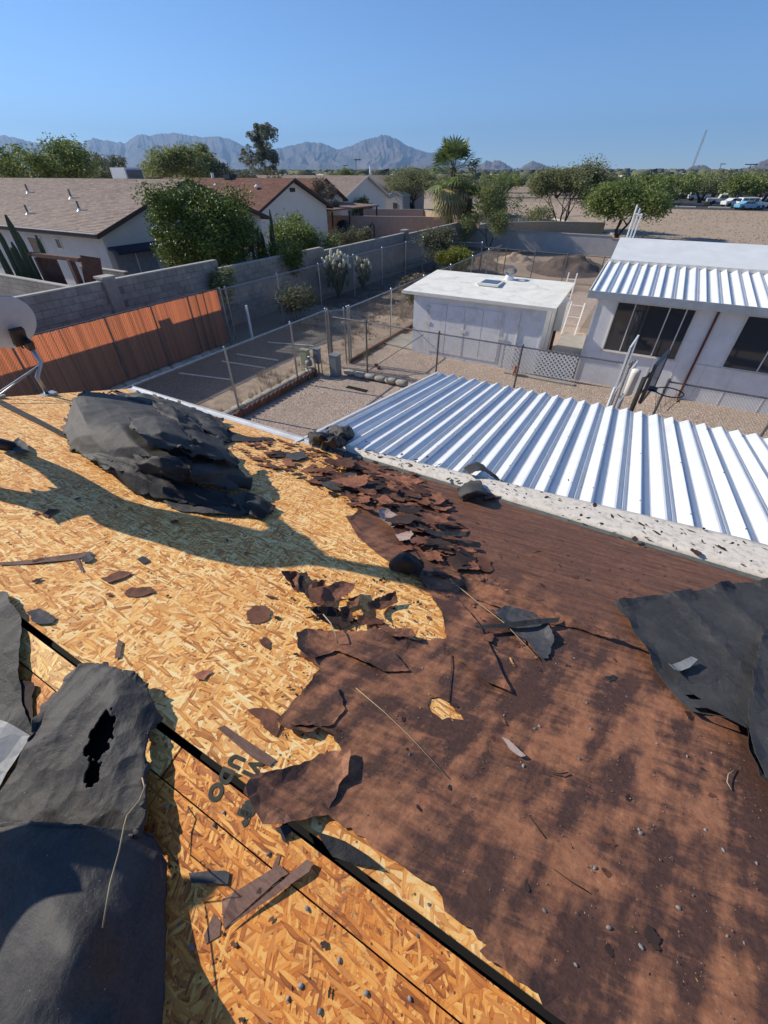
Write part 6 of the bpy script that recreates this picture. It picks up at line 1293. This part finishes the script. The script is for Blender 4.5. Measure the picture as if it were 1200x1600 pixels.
tree('mesquite_tree', 'grey green tree close behind the palms', (-28, 73, 0), 5.2, 10, m_mesq, 15000, .11, 35, trunks=3, clump=1.2, depth=3, trunk_r=.18, fill=(25, .45))
tree('lime_tree', 'dense green bush tree beside the small patio roof', (-32.0, 52.5, 0), 3.0, 3.8, m_citrus, 6000, .09, 36, clump=.6, fill=(30, .15))
tree('dry_tree', 'leafless pinkish grey tree in front of the brown gable', (-28.4, 39.2, 0), 4.8, 5.2, m_dry, 5000, .05, 37, trunks=2, clump=.5, depth=4, trunk_r=.07, stretch=3, barkm=m_dry)
tree('tree', 'rounded green tree in front of the tall street lamp', (-64.8, 100, 0), 6.0, 9, m_mesg, 7000, .16, 38, clump=1.2, fill=(25, .35))
tree('tree', 'pale dry tree right of the tall street lamp', (-60, 104, 0), 4.6, 8, m_dry, 5000, .15, 39, clump=1.0, fill=(20, .3), stretch=2)
tree('shrub', 'grey green airy desert shrub hanging over the block wall corner', (-12.6, 29.8, 0), 2.6, 3.6, m_olive, 15000, .042, 41, trunks=4, clump=.5, depth=3, trunk_r=.04, cat='shrub', stretch=1.8, fill=(26, .2))
tree('shrub', 'bright yellow green shrub in front of the airy desert shrub', (-10.6, 28.6, 0), 1.6, 2.7, m_yel, 12000, .04, 42, trunks=5, clump=.42, depth=2, trunk_r=.025, cat='shrub', stretch=2.2, fill=(26, .15), up=.4)
tree('shrub', 'leafy green shrub behind the organ pipe cactus', (-18.0, 21.8, 0), 3.5, 3.6, m_mesg, 9000, .07, 43, trunks=3, clump=.5, depth=3, cat='shrub', fill=(30, .3))
tree('shrub', 'dark green hedge spilling along the block wall under the shrub', (-16.8, 22.2, 0), 2.7, 3.6, m_citrus, 9000, .05, 44, trunks=3, clump=.5, depth=2, cat='shrub', fill=(40, .1))
tree('shrub', 'reddish tinged shrub at the end of the hedge', (-17, 26, 0), 2.6, 2.4, m_olive, 4500, .05, 45, trunks=3, clump=.4, depth=2, cat='shrub', fill=(20, .2))
tree('shrub', 'small grey green plant topping the block wall near the patio', (-15.7, 26.2, 0), 2.6, 1.8, m_olive, 4000, .045, 46, trunks=4, clump=.32, depth=2, cat='shrub', stretch=2, fill=(14, .6))
tree('shrub', 'dark leafy branches hanging over the wall below the citrus tree', (-15.4, 17.6, 0), 2.8, 2.4, m_citrus, 8000, .05, 47, trunks=2, clump=.42, depth=2, cat='shrub', fill=(26, .35))
tree('shrub', 'dry twiggy bush in the alley behind the chain link gate', (-9.2, 19.6, 0), 1.5, 2.6, m_dry, 5000, .035, 48, trunks=6, clump=.4, depth=2, trunk_r=.02, cat='shrub', stretch=3)
tree('shrub', 'tan and green twiggy bush at the left side of the white shed', (-7.4, 17.2, 0), 1.9, 1.7, m_olive, 6000, .035, 49, trunks=5, clump=.35, depth=2, trunk_r=.02, cat='shrub', stretch=2.4, fill=(14, .1))
tree('shrub', 'dark twiggy bush in the shade right of the orange fence', (-12.3, 14.6, 0), 1.7, 2.6, m_olive, 5000, .035, 50, trunks=6, clump=.4, depth=2, trunk_r=.02, cat='shrub', stretch=2.4)
tree('shrub', 'faded green weeds in front of the wall above the orange fence', (-14.4, 12.9, 0), 2.3, 1.2, m_mesq, 3500, .04, 51, trunks=4, clump=.3, depth=2, trunk_r=.015, cat='shrub', stretch=2)
for i, (x, y, h, w_) in enumerate([(0, 122, 5.0, 11), (6, 132, 4.6, 9), (-4, 124, 4.9, 10), (11.5, 121, 5.0, 8), (16, 126, 5.2, 10), (-16, 150, 5, 12), (3, 152, 5.2, 13), (19, 150, 5.6, 14), (-26, 140, 5, 12), (-40, 135, 5, 12), (-48, 170, 5.6, 14), (10, 165, 5.6, 13), (-33, 160, 5.6, 14)]):
    lbs = ['rounded green tree on the near edge of the car park', 'low dark tree behind the parked white pickup', 'green tree at the left end of the car park', 'wide green tree over the cars at the right edge', 'second wide green tree at the right edge, behind the first',
           'far tree seen through the gap above the bare field', 'far tree behind the middle of the car park', 'far broad tree behind the cars at the right edge', 'far tree left of the big mesquite crown', 'far tree on the plain right of the palms', 'far tree below the small table hill', 'far tree at the back of the car park, left part', 'far tree on the plain behind the palms']
    tree('car_park_tree', lbs[i], (x, y, 0), h, w_, m_mesq if i % 3 else m_mesg, 6000, .2, 60+i, trunks=2, clump=1.4, depth=2, trunk_r=.2, fill=(26, .38), group='trees around the car park')
# palms
def palm(name, label, x, y, h, tr, nf, seed, fr_len, dead, lean=(0, 0)):
    rng = random.Random(seed); t = empty(name, (x, y, 0), label, 'palm tree'); n = 26
    mb = MB(); prof = []
    for i in range(n*2): z = h*i/(n*2-1); prof.append((tr*(1.25-.3*i/(2*n))*(1.13 if i % 2 else .95), z))
    mb.lathe(prof, (x, y, 0), 12); mb.v = [(a+lean[0]*(c/h)**1.5, b+lean[1]*(c/h)**1.5, c) for a, b, c in mb.v]; mb.build('trunk', m_barkp, t)
    top = Vector((x+lean[0], y+lean[1], h))
    for f in range(nf+dead):
        isd = f >= nf; az = rng.uniform(0, 6.28); el = rng.uniform(-.55, 1.35) if not isd else rng.uniform(-1.35, -.5)
        d = Vector((math.cos(az)*math.cos(el), math.sin(az)*math.cos(el), math.sin(el))); pl = fr_len*rng.uniform(.45, .65); s = top-Vector((0, 0, rng.uniform(0, .5 if not isd else 1.3)))
        e = s+d*pl+Vector((0, 0, -.12*pl)); mb = MB(); mb.tube([s, (s+e)/2+Vector((0, 0, .05)), e], .018, 3, False)
        side = d.cross(Vector((0, 0, 1))).normalized(); upv = side.cross(d).normalized(); nb = 12; L = fr_len*.56
        for k in range(nb):
            a = (k/(nb-1)-.5)*2.7; q = (d*math.cos(a)+side*math.sin(a)+upv*.10*math.cos(2*a)).normalized(); w_ = upv.cross(q).normalized()*.075 if abs(upv.dot(q)) < .95 else side*.075
            m1 = e+q*L*.6; m2 = e+q*L*(.95+.1*rng.random())+Vector((0, 0, -.16*L-(.25*L if isd else 0)))
            mb.add([e, m1+w_, m2, m1-w_], [(0, 1, 2, 3)])
        me_ = mb.build('frond' if not isd else 'dead_frond', m_palmd if isd else m_palm, t)
palm('fan_palm', 'tall dark green fan palm standing behind the block wall corner', -16.3, 41.2, 5.4, .24, 50, 14, 2.3, 38)
palm('fan_palm', 'shorter yellowish fan palm with dead skirt, right of the tall one', -15.0, 42.4, 3.4, .22, 18, 8, 1.4, 26)
MB().tube([(-14.75, 42.2, 3.0), (-14.7, 42.2, 5.6)], .02, 5).build('flower_stalk', m_palmd, label='thin upright dry stalk by the shorter palm', cat='stalk')
# cacti
def column_cactus(name, label, x, y, arms, mat=m_cact, cat='cactus'):
    t = empty(name, (x, y, 0), label, cat)
    for (dx, dy, h, r, ox, oy) in arms:
        n = 10; pts = [Vector((x+dx+ox*min(1, (k/n)*2.2), y+dy+oy*min(1, (k/n)*2.2), h*k/n)) for k in range(n+1)]; mb = MB(); b = 0; seg = 14; vs = []
        for i, p in enumerate(pts):
            rr = r*(.75+.35*math.sin(math.pi*min(1, .25+i/n))) if i < n else r*.25
            for k in range(seg):
                a = 2*math.pi*k/seg; q = rr*(1.0 if k % 2 else .74); vs.append((p.x+math.cos(a)*q, p.y+math.sin(a)*q, p.z))
        mb.add(vs, [(i*seg+k, i*seg+(k+1) % seg, (i+1)*seg+(k+1) % seg, (i+1)*seg+k) for i in range(n) for k in range(seg)]+[tuple(n*seg+k for k in range(seg))]); mb.build('stem', mat, t)
    return t
rng = random.Random(12)
arms = [(rng.uniform(-.7, .7), rng.uniform(-1.5, 1.4), rng.uniform(2.4, 3.1), .085, rng.uniform(-.15, .15), rng.uniform(-.2, .2)) for _ in range(17)]+[(0, .2, 3.75, .10, 0, .05)]
column_cactus('organ_pipe_cactus', 'cluster of tall organ pipe cactus stems behind the block wall', -16.6, 18.4, arms)
column_cactus('cactus', 'tall branching column cactus at the left edge before the tan house', -20.9, 9.6, [(0, 0, 3.9, .15, -.5, .0), (.1, .1, 3.3, .11, .35, .15), (-.1, -.1, 3.5, .13, -1.1, -.1), (0, -.1, 2.9, .11, -.6, -.2), (0, 0, 3.4, .1, .0, -.1)])
column_cactus('cactus', 'second column cactus cut by the left picture edge', -23.4, 9.8, [(0, 0, 3.5, .14, -.2, -.1), (0, .2, 2.9, .12, .1, .2)])
def cholla(name, label, x, y, h, w, n, tips, seed):
    rng = random.Random(seed); t = empty(name, (x, y, 0), label, 'cactus'); st = MB(); wt = MB()
    def seg(p, d, L, r, mb_):
        pts = [p+d*L*k/4 for k in range(5)]; mb_.tube(pts, [r*.6, r, r*1.05, r*.9, r*.35], 8)
    for i in range(n):
        a = rng.uniform(0, 6.28); rr = w*math.sqrt(rng.random()); z = rng.uniform(.25, .78)*h*(1-.25*(rr/w)**2); p = Vector((x+math.cos(a)*rr*.8, y+math.sin(a)*rr*.8, z)); d = Vector((rng.gauss(0, .5), rng.gauss(0, .5), 1)).normalized(); seg(p, d, rng.uniform(.2, .34), .055, st)
    for i in range(8): a = rng.uniform(0, 6.28); seg(Vector((x, y, 0)), Vector((math.cos(a)*.4, math.sin(a)*.4, 1)).normalized(), h*.6, .06, st)
    for i in range(tips):
        a = rng.uniform(0, 6.28); rr = w*math.sqrt(rng.random()); p = Vector((x+math.cos(a)*rr, y+math.sin(a)*rr, h*(.86-.2*(rr/w)**2)*rng.uniform(.85, 1.05))); d = Vector((rng.gauss(0, .35), rng.gauss(0, .35), 1)).normalized()
        m_ = MB(); seg(p, d, rng.uniform(.18, .28), .07, m_); m_.build('pale_joint', m_cholw, t, smooth=True)
    st.build('stems', m_chol, t, kind='stuff')
cholla('cholla_cactus', 'cholla cactus crowned with pale cream joints before the block wall', -13.75, 19.9, 2.3, .72, 110, 44, 3)
cholla('cholla_cactus', 'smaller cholla with few pale joints right of the large one', -13.7, 22.3, 1.7, .5, 60, 12, 4)
# redwood frame beside the cactus
t = empty('timber_frame', (-19.5, 9.8, 0), 'weathered redwood lattice frame behind the block wall', 'pergola')
for a, b in [((-17.9, 7.2), (2.75)), ((-16.6, 8.6), (2.75)), ((-16.3, 9.0), (2.4))]: pass
MB().box(-20.6, -20.45, 9.5, 9.65, 0, 2.6).build('post', m_wood, t); MB().box(-18.4, -18.22, 9.5, 9.68, 0, 2.68).build('post', m_wood, t); MB().box(-20.2, -20.1, 9.9, 10.0, 0, 2.6).build('post', m_wood, t)
MB().obox((-19.3, 9.6, 2.7), 1.55, .09, .06, Matrix.Rotation(.03, 3, 'Z')).build('beam', m_wood, t)
MB().obox((-18.1, 9.9, 1.45), .03, .35, 1.3, Matrix.Rotation(-.25, 3, 'X')).build('leaning_panel', m_wood, t); MB().obox((-20.2, 9.8, 1.4), .3, .03, 1.2, Matrix.Rotation(.5, 3, 'Z')).build('leaning_panel', m_wood, t)
# ------------------------------------------------------------------ street lamps, masts, vehicles
def lamp(label, x, y, h, arm=1.2, two=False):
    t = empty('street_lamp', (x, y, 0), label, 'street lamp'); MB().tube([(x, y, 0), (x, y, h)], [.12, .08], 6).build('pole', m_metd, t)
    MB().box(x-.3, x+arm, y-.18, y+.18, h, h+.18).build('lamp_head', m_black, t)
    if two: MB().box(x-arm, x-.31, y-.18, y+.18, h, h+.18).build('lamp_head', m_black, t)
lamp('tallest dark street lamp left of the mountain peak', -62.4, 100, 7.2); lamp('small street lamp beyond the rounded green tree', -95, 145, 6.8); lamp('short lamp behind the car park trees, left of the right hand hill', 11.3, 205, 7.2)
lamp('double headed lamp near the right edge over the car park', 15.1, 160, 6.6, 1.3, True)
MB().tube([(-70.5, 120, 0), (-70.5, 120, 6.4)], .28, 8).build('white_pole', m_white, label='thick short white pole near the far blue car', cat='pole')
def mast(label, px, py0, py1, dist, r=.25, lean=0):
    b = YP(px, py0, dist); tp = YP(px, py1, dist); MB().tube([(b.x, dist, 0), (tp.x+lean, dist, tp.z)], r, 5).build('mast', m_metd, label=label, cat='mast')
b = YP(1078, 270, 180); tpm = YP(1104, 203, 180)
t = empty('radio_mast', (tpm.x, 180, 0), 'tall thin radio mast rising above the right hand hills', 'mast')
mb = MB()
for k in range(3): a = 2*math.pi*k/3; mb.tube([(b.x+math.cos(a)*.25, 180+math.sin(a)*.25, 0), (tpm.x+math.cos(a)*.2, 180+math.sin(a)*.2, tpm.z)], .05, 4)
for k in range(34):
    z = k/34; mb.tube([(b.x+(tpm.x-b.x)*z+.25*(-1)**k, 180, tpm.z*z), (b.x+(tpm.x-b.x)*z-.25*(-1)**k, 180.2, tpm.z*(z+1/34))], .04, 3)
mb.build('mast_frame', m_metd, t)
def vehicle(name, label, x, y, rz, body, kind='suv', s=1.0, group='cars in the car park'):
    t = empty(name, (x, y, 0), label, 'pickup' if kind == 'pickup' else 'car', group); Mx = Matrix.Translation((x, y, 0)) @ Matrix.Rotation(rz, 4, 'Z') @ Matrix.Scale(s, 4)
    def P(mb, nm, mat, par=t, sm=False): mb.v = [tuple(Mx @ Vector(v)) for v in mb.v]; o = mb.build(nm, mat, par, smooth=sm); return o
    if kind == 'pickup': prof = [(-2.7, .5), (-2.7, 1.05), (-.75, 1.1), (-.55, 1.75), (.75, 1.78), (1.25, 1.15), (2.55, 1.02), (2.7, .6), (2.6, .4), (-2.6, .4)]
    elif kind == 'sedan': prof = [(-2.2, .45), (-2.25, .95), (-1.6, 1.05), (-1.0, 1.42), (.4, 1.45), (1.1, 1.0), (2.1, .85), (2.25, .55), (2.15, .35), (-2.1, .35)]
    else: prof = [(-2.3, .5), (-2.3, 1.1), (-2.15, 1.72), (.4, 1.78), (1.05, 1.18), (2.1, 1.05), (2.3, .65), (2.2, .4), (-2.2, .4)]
    bd = P(MB().prism([(a, -.9, b) for a, b in prof], (0, 1.8, 0)), 'body', body); md = bd.modifiers.new('b', 'BEVEL'); md.width = .07; md.segments = 2
    gz = (1.15, 1.6) if kind != 'sedan' else (1.02, 1.36); gx = {'pickup': [(-.5, .05), (.12, .8)], 'sedan': [(-1.2, -.4), (-.33, .55)], 'suv': [(-2.0, -1.2), (-1.1, -.3), (-.2, .5)]}[kind]
    for sy in (-1, 1):
        for a, b_ in gx: P(MB().box(a, b_, sy*.905-.008, sy*.905+.008, *gz), 'side_window', m_glass)
    fx = {'pickup': (.8, 1.2), 'sedan': (.5, 1.05), 'suv': (.5, 1.0)}[kind]; top = prof[4] if kind != 'suv' else prof[3]; bot = prof[5] if kind != 'suv' else prof[4]
    P(MB().add([(top[0]+.04, -.78, top[1]-.03), (top[0]+.04, .78, top[1]-.03), (bot[0]+.03, .82, bot[1]+.06), (bot[0]+.03, -.82, bot[1]+.06)], [(0, 1, 2, 3)]), 'windscreen', m_glass)
    P(MB().box(prof[0][0]-.012, prof[0][0]-.002, -.7, .7, 1.15, 1.6), 'rear_window', m_glass) if kind == 'suv' else None
    for cx in (-1.5, 1.5):
        for sy in (-1, 1):
            w = P(MB().lathe([(.36, -.12), (.38, -.06), (.38, .06), (.36, .12)], (0, 0, 0), 14, Matrix.Translation((0, 0, 0)).to_3x3() @ Matrix.Rotation(math.pi/2, 3, 'X')) if 0 else MB().tube([(cx, sy*.82-.11, .37), (cx, sy*.82+.11, .37)], .37, 14), 'wheel', m_black)
    for sy in (-1, 1):
        P(MB().box(prof[-3][0]-.0, prof[-3][0]+.03, sy*.62-.17, sy*.62+.17, .68, .86), 'headlight', m_glass); P(MB().box(prof[0][0]-.03, prof[0][0]-.002, sy*.72-.1, sy*.72+.1, .8, 1.0), 'tail_light', m_rust)
    return t
cw = M('white_car_paint', (.75, .76, .77), .25, spec=.6); cb = M('light_blue_paint', (.16, .42, .60), .3, spec=.6); cs = M('silver_paint', (.35, .36, .38), .3, metal=.4); cd = M('dark_paint', (.03, .032, .04), .25, spec=.6)
vehicle('suv', 'white and light blue van shaped car parked nearest the bare field', 13.2, 112.2, .35, cw)
MB().box(12.0, 13.6, 111.0, 111.2, .5, 1.3) if 0 else None
vehicle('suv', 'light blue car directly in front of the white one', 12.6, 110.6, .5, cb, 'sedan', .9)
vehicle('pickup_truck', 'white pickup parked farther back, left of the blue car', 9.6, 127, .1, cw, 'pickup'); vehicle('sedan', 'white sedan half hidden behind the bare field edge at the right', 11.2, 118, .5, cw, 'sedan')
vehicle('sedan', 'dark sedan right of the white and blue cars', 17.5, 114, .8, cd, 'sedan'); vehicle('sedan', 'silver sedan at the right picture edge', 19.5, 113, .9, cs, 'sedan'); vehicle('suv', 'dark car at the right edge behind the silver sedan', 21, 117, .4, cd)
for i, (x, y, m_, k) in enumerate([(-6, 140, cw, 'sedan'), (0, 143, cd, 'suv'), (6, 142, cw, 'suv'), (20, 140, cw, 'sedan'), (26, 139, cs, 'suv'), (31, 140, cw, 'sedan'), (36, 138, cs, 'sedan'), (14, 158, cw, 'suv'), (24, 160, cw, 'suv'), (34, 158, cw, 'pickup')]):
    vehicle('sedan' if k == 'sedan' else 'parked_car', 'tiny parked car in the far rows of the car park', x, y, .1*i, m_, k)
vehicle('sedan', 'small far blue car on the street beyond the mauve house', -66, 118, 1.4, cb, 'sedan', 1, 'cars on the far street')
# far plain: scattered trees and houses nobody could count
def blobs(name, n, r0, r1, s0, s1, mat, seed, label, box=False, a0=-1.35, a1=.75):
    rng = np.random.default_rng(seed); r = r0*(r1/r0)**rng.random(n); a = rng.uniform(a0, a1, n); x = np.sin(a)*r; y = np.cos(a)*r
    s = s0+(s1-s0)*rng.random(n); g = np.zeros(n)+terr(r)
    if box: B = np.array([(i, j, k) for k in (0, .5) for j in (-.6, .6) for i in (-1, 1)], float); F = np.array([(0, 2, 3, 1), (4, 5, 7, 6), (0, 1, 5, 4), (2, 6, 7, 3), (0, 4, 6, 2), (1, 3, 7, 5)])
    else:
        B = np.array([(1, 0, .4), (.3, .95, .4), (-.8, .6, .4), (-.8, -.6, .4), (.3, -.95, .4), (.6, .4, 1), (-.3, .6, 1.05), (-.7, -.1, .95), (.0, -.6, 1), (0, 0, 0)]); F = np.array([(0, 1, 5), (1, 6, 5), (1, 2, 6), (2, 7, 6), (2, 3, 7), (3, 8, 7), (3, 4, 8), (4, 0, 8), (0, 5, 8), (5, 6, 8), (6, 7, 8), (9, 1, 0), (9, 2, 1), (9, 3, 2), (9, 4, 3), (9, 0, 4)])
    v = np.stack([x, y, g], 1)[:, None]+B[None]*s[:, None, None]*rng.uniform(.75, 1.25, (n, len(B), 1)) if not box else np.stack([x, y, g], 1)[:, None]+B[None]*s[:, None, None]
    f = F[None]+len(B)*np.arange(n)[:, None, None]; o = link(name, npmesh(name, v.reshape(-1, 3), f.reshape(-1, F.shape[1]), mat, F.shape[1])); return tag(o, label, kind='stuff')
def terr(r): return np.maximum(0, (r-900)*.0045)
mb = MB(); rs = [880, 1500, 2500, 4000, 6000, 9000, 14000]; n = 60; vs = []
for r in rs:
    for k in range(n+1): a = -1.5+2.5*k/n; vs.append((math.sin(a)*r, math.cos(a)*r, float(terr(np.array([r]))[0])+(.02 if r > 880 else .0)))
mb.add(vs, [(i*(n+1)+k, i*(n+1)+k+1, (i+1)*(n+1)+k+1, (i+1)*(n+1)+k) for i in range(len(rs)-1) for k in range(n)]); mb.build('valley_floor', m_plain, kind='structure')
m_ft = M('far_tree', (.075, .085, .04), .95, (.12, .125, .07), .02, rnd=.3, isl=True)
blobs('far_trees', 1500, 190, 3200, 2.6, 5.5, m_ft, 1, 'scattered far trees across the valley floor'); blobs('far_scrub', 5000, 900, 7000, 3, 9, m_ft, 2, 'far scrub and gardens speckling the valley')
blobs('far_houses', 1500, 300, 6500, 4, 9, M('far_house', (.5, .46, .41), .9, (.34, .29, .25), .01, rnd=.35, isl=True), 3, 'far pale houses speckling the valley', True)
# ------------------------------------------------------------------ mountains
def mountain(name, sil, dist, depth, seed, base=262, jag=1.0, spur=.55, n=320):
    xs = [p[0] for p in sil]; ys = [p[1] for p in sil]; X = np.linspace(xs[0], xs[-1], n); Y = np.interp(X, xs, ys); cols = []
    m = 26
    for i, (x, y) in enumerate(zip(X, Y)):
        r = ray(x, y); hl = math.hypot(r[0], r[1]); ux, uy = r[0]/hl, r[1]/hl; top = H+r[2]/hl*dist; edge = min(1, min(i, n-1-i)/10)
        top += edge*jag*dist*.0016*(noise.fractal(Vector((x*.11, seed, 0)), .6, 2.1, 6)-.5*abs(noise.noise(Vector((x*.3, seed, 5))))); top = max(top, 20); col = []
        for j in range(m):
            t_ = j/(m-1); front = t_ <= .75; f = t_/.75 if front else 1-(t_-.75)/.25*.9; dd = dist-depth+depth*t_/.75 if front else dist+depth*.4*(t_-.75)/.25
            v3 = Vector((x*.022+seed, t_*2.2, seed)); rd = 1-abs(noise.noise(v3*2.0))*1.8; rd2 = 1-abs(noise.noise(v3*5.1+Vector((0, 0, 7))))*1.5
            hgt = top*(f**1.25)*(1 if j in (int(.75*(m-1)),) else 1-(1-f)*spur*(1-rd)*1.3-.12*(1-rd2)*(1-f**4)); x_off = spur*depth*.12*noise.noise(v3*1.7)*(1-f)
            hgt = hgt if front else top*f
            col.append((ux*dd-uy*x_off, uy*dd+ux*x_off, max(-2 if j == 0 else 5, hgt if j else 0)))
        cols.append(col)
    vs = [p for c in cols for p in c]; fs = [(i*m+j, (i+1)*m+j, (i+1)*m+j+1, i*m+j+1) for i in range(n-1) for j in range(m-1)]
    o = MB().add(vs, fs).build(name, m_mtn, kind='structure', smooth=False); return o
mountain('mountain_range', [(-260, 235), (-150, 214), (-60, 216), (0, 209), (15, 211), (50, 220), (85, 222), (105, 217), (128, 222), (143, 213), (160, 217), (196, 222), (210, 210), (222, 207), (232, 210), (250, 206), (275, 205), (300, 210), (320, 212), (342, 211), (362, 216), (390, 232), (425, 240)], 9000, 3400, 1)
mountain('mountain_range', [(330, 262), (380, 240), (425, 232), (452, 226), (480, 220), (502, 221), (528, 232), (548, 226), (570, 216), (585, 212), (602, 208), (618, 214), (640, 228), (665, 236), (690, 240), (720, 252), (760, 262)], 8000, 3200, 2)
mountain('hill', [(380, 266), (440, 256), (478, 262), (496, 250), (515, 256), (545, 264)], 5600, 1300, 3, jag=.6)
mountain('hill', [(680, 262), (720, 258), (745, 258), (760, 251), (782, 250), (800, 262), (812, 262), (832, 250), (850, 256), (868, 264), (900, 268)], 5200, 1300, 4, jag=.9)
mountain('hill', [(930, 272), (960, 264), (990, 264), (1010, 269), (1040, 268), (1058, 266)], 6000, 1300, 5, jag=.8)
mountain('hill', [(1050, 278), (1068, 268), (1080, 259), (1100, 257), (1112, 264), (1122, 274), (1130, 280)], 4300, 1000, 6, jag=.8)
mountain('hill', [(1110, 282), (1128, 272), (1150, 266), (1172, 260), (1188, 252), (1200, 247), (1240, 236), (1300, 228), (1380, 240), (1500, 262)], 4200, 1500, 7, jag=1.0)
# ------------------------------------------------------------------ air
hz = MB().box(-13500, 9000, -300, 13500, -1.5, 900).build('haze', m_dark, kind='stuff'); tag(hz, 'thin pale blue haze over the whole valley')
hm = D.materials.new('haze_air'); hm.use_nodes = True; ht = hm.node_tree; ht.nodes.clear(); ho = ht.nodes.new('ShaderNodeOutputMaterial'); hv = ht.nodes.new('ShaderNodeVolumePrincipled')
hv.inputs['Color'].default_value = (.36, .62, 1, 1); hv.inputs['Density'].default_value = 1.0e-4; hv.inputs['Anisotropy'].default_value = .2; ht.links.new(hv.outputs[0], ho.inputs['Volume']); hz.data.materials.clear(); hz.data.materials.append(hm)

# ------------------------------------------------------------------ weeds, leaf litter and field ruts (too many to count)
def tufts(name, spots, mat, label, hgt=.28, per=26, seed=1):
    rng = np.random.default_rng(seed); C = np.asarray(spots, float); n = len(C)*per; k = np.repeat(np.arange(len(C)), per); a = rng.uniform(0, 6.28, n); lean = rng.uniform(.1, .9, n); L = hgt*rng.uniform(.4, 1.2, n)
    p = np.stack([C[k, 0]+rng.normal(0, .06, n), C[k, 1]+rng.normal(0, .06, n), np.full(n, .005)], 1); d = np.stack([np.cos(a)*lean, np.sin(a)*lean, np.ones(n)], 1); d /= np.linalg.norm(d, axis=1)[:, None]
    s = np.stack([-np.sin(a), np.cos(a), np.zeros(n)], 1)*.006; t_ = p+d*L[:, None]; v = np.stack([p-s, p+s, t_], 1); f = np.arange(3*n).reshape(n, 3)
    return tag(link(name, npmesh(name, v.reshape(-1, 3), f, mat, 3)), label, kind='stuff')
rng = random.Random(3)
tufts('weeds', [(rng.uniform(-12.8, -8.6), rng.uniform(14, 40)) for _ in range(260)]+[(rng.uniform(-9.9, -8.6), rng.uniform(5, 14)) for _ in range(40)], m_dry, 'dry weeds dotting the alley and dirt path', .3, 22, 2)
tufts('weeds', [(-7.85+rng.gauss(0, .12), rng.uniform(12, 28)) for _ in range(60)]+[(rng.uniform(-7.8, -3), rng.uniform(18, 28)) for _ in range(90)], m_olive, 'green grey weeds along the alley fence and behind the shed', .26, 22, 3)
tufts('field_weeds', [(rng.uniform(-5, 45), rng.uniform(44, 106)) for _ in range(700)], m_dry, 'low dry weeds thinly spread over the bare field', .22, 16, 4)
def clods(name, rect, n, mat, s0, s1, label, seed=6):
    o = stones(name, rect, n, mat, s0, s1); return tag(o, label)
clods('clods', (-13, -8.6, 14, 40), 2600, M('clod_dirt', (.26, .19, .14), .95, rnd=.4, isl=True), .02, .07, 'dirt clods and dead leaves scattered in the alley')
clods('field_clods', (-4, 40, 43.5, 104), 5000, M('field_clod', (.36, .28, .2), .95, rnd=.35, isl=True), .05, .16, 'dirt clods scattered over the bare field')
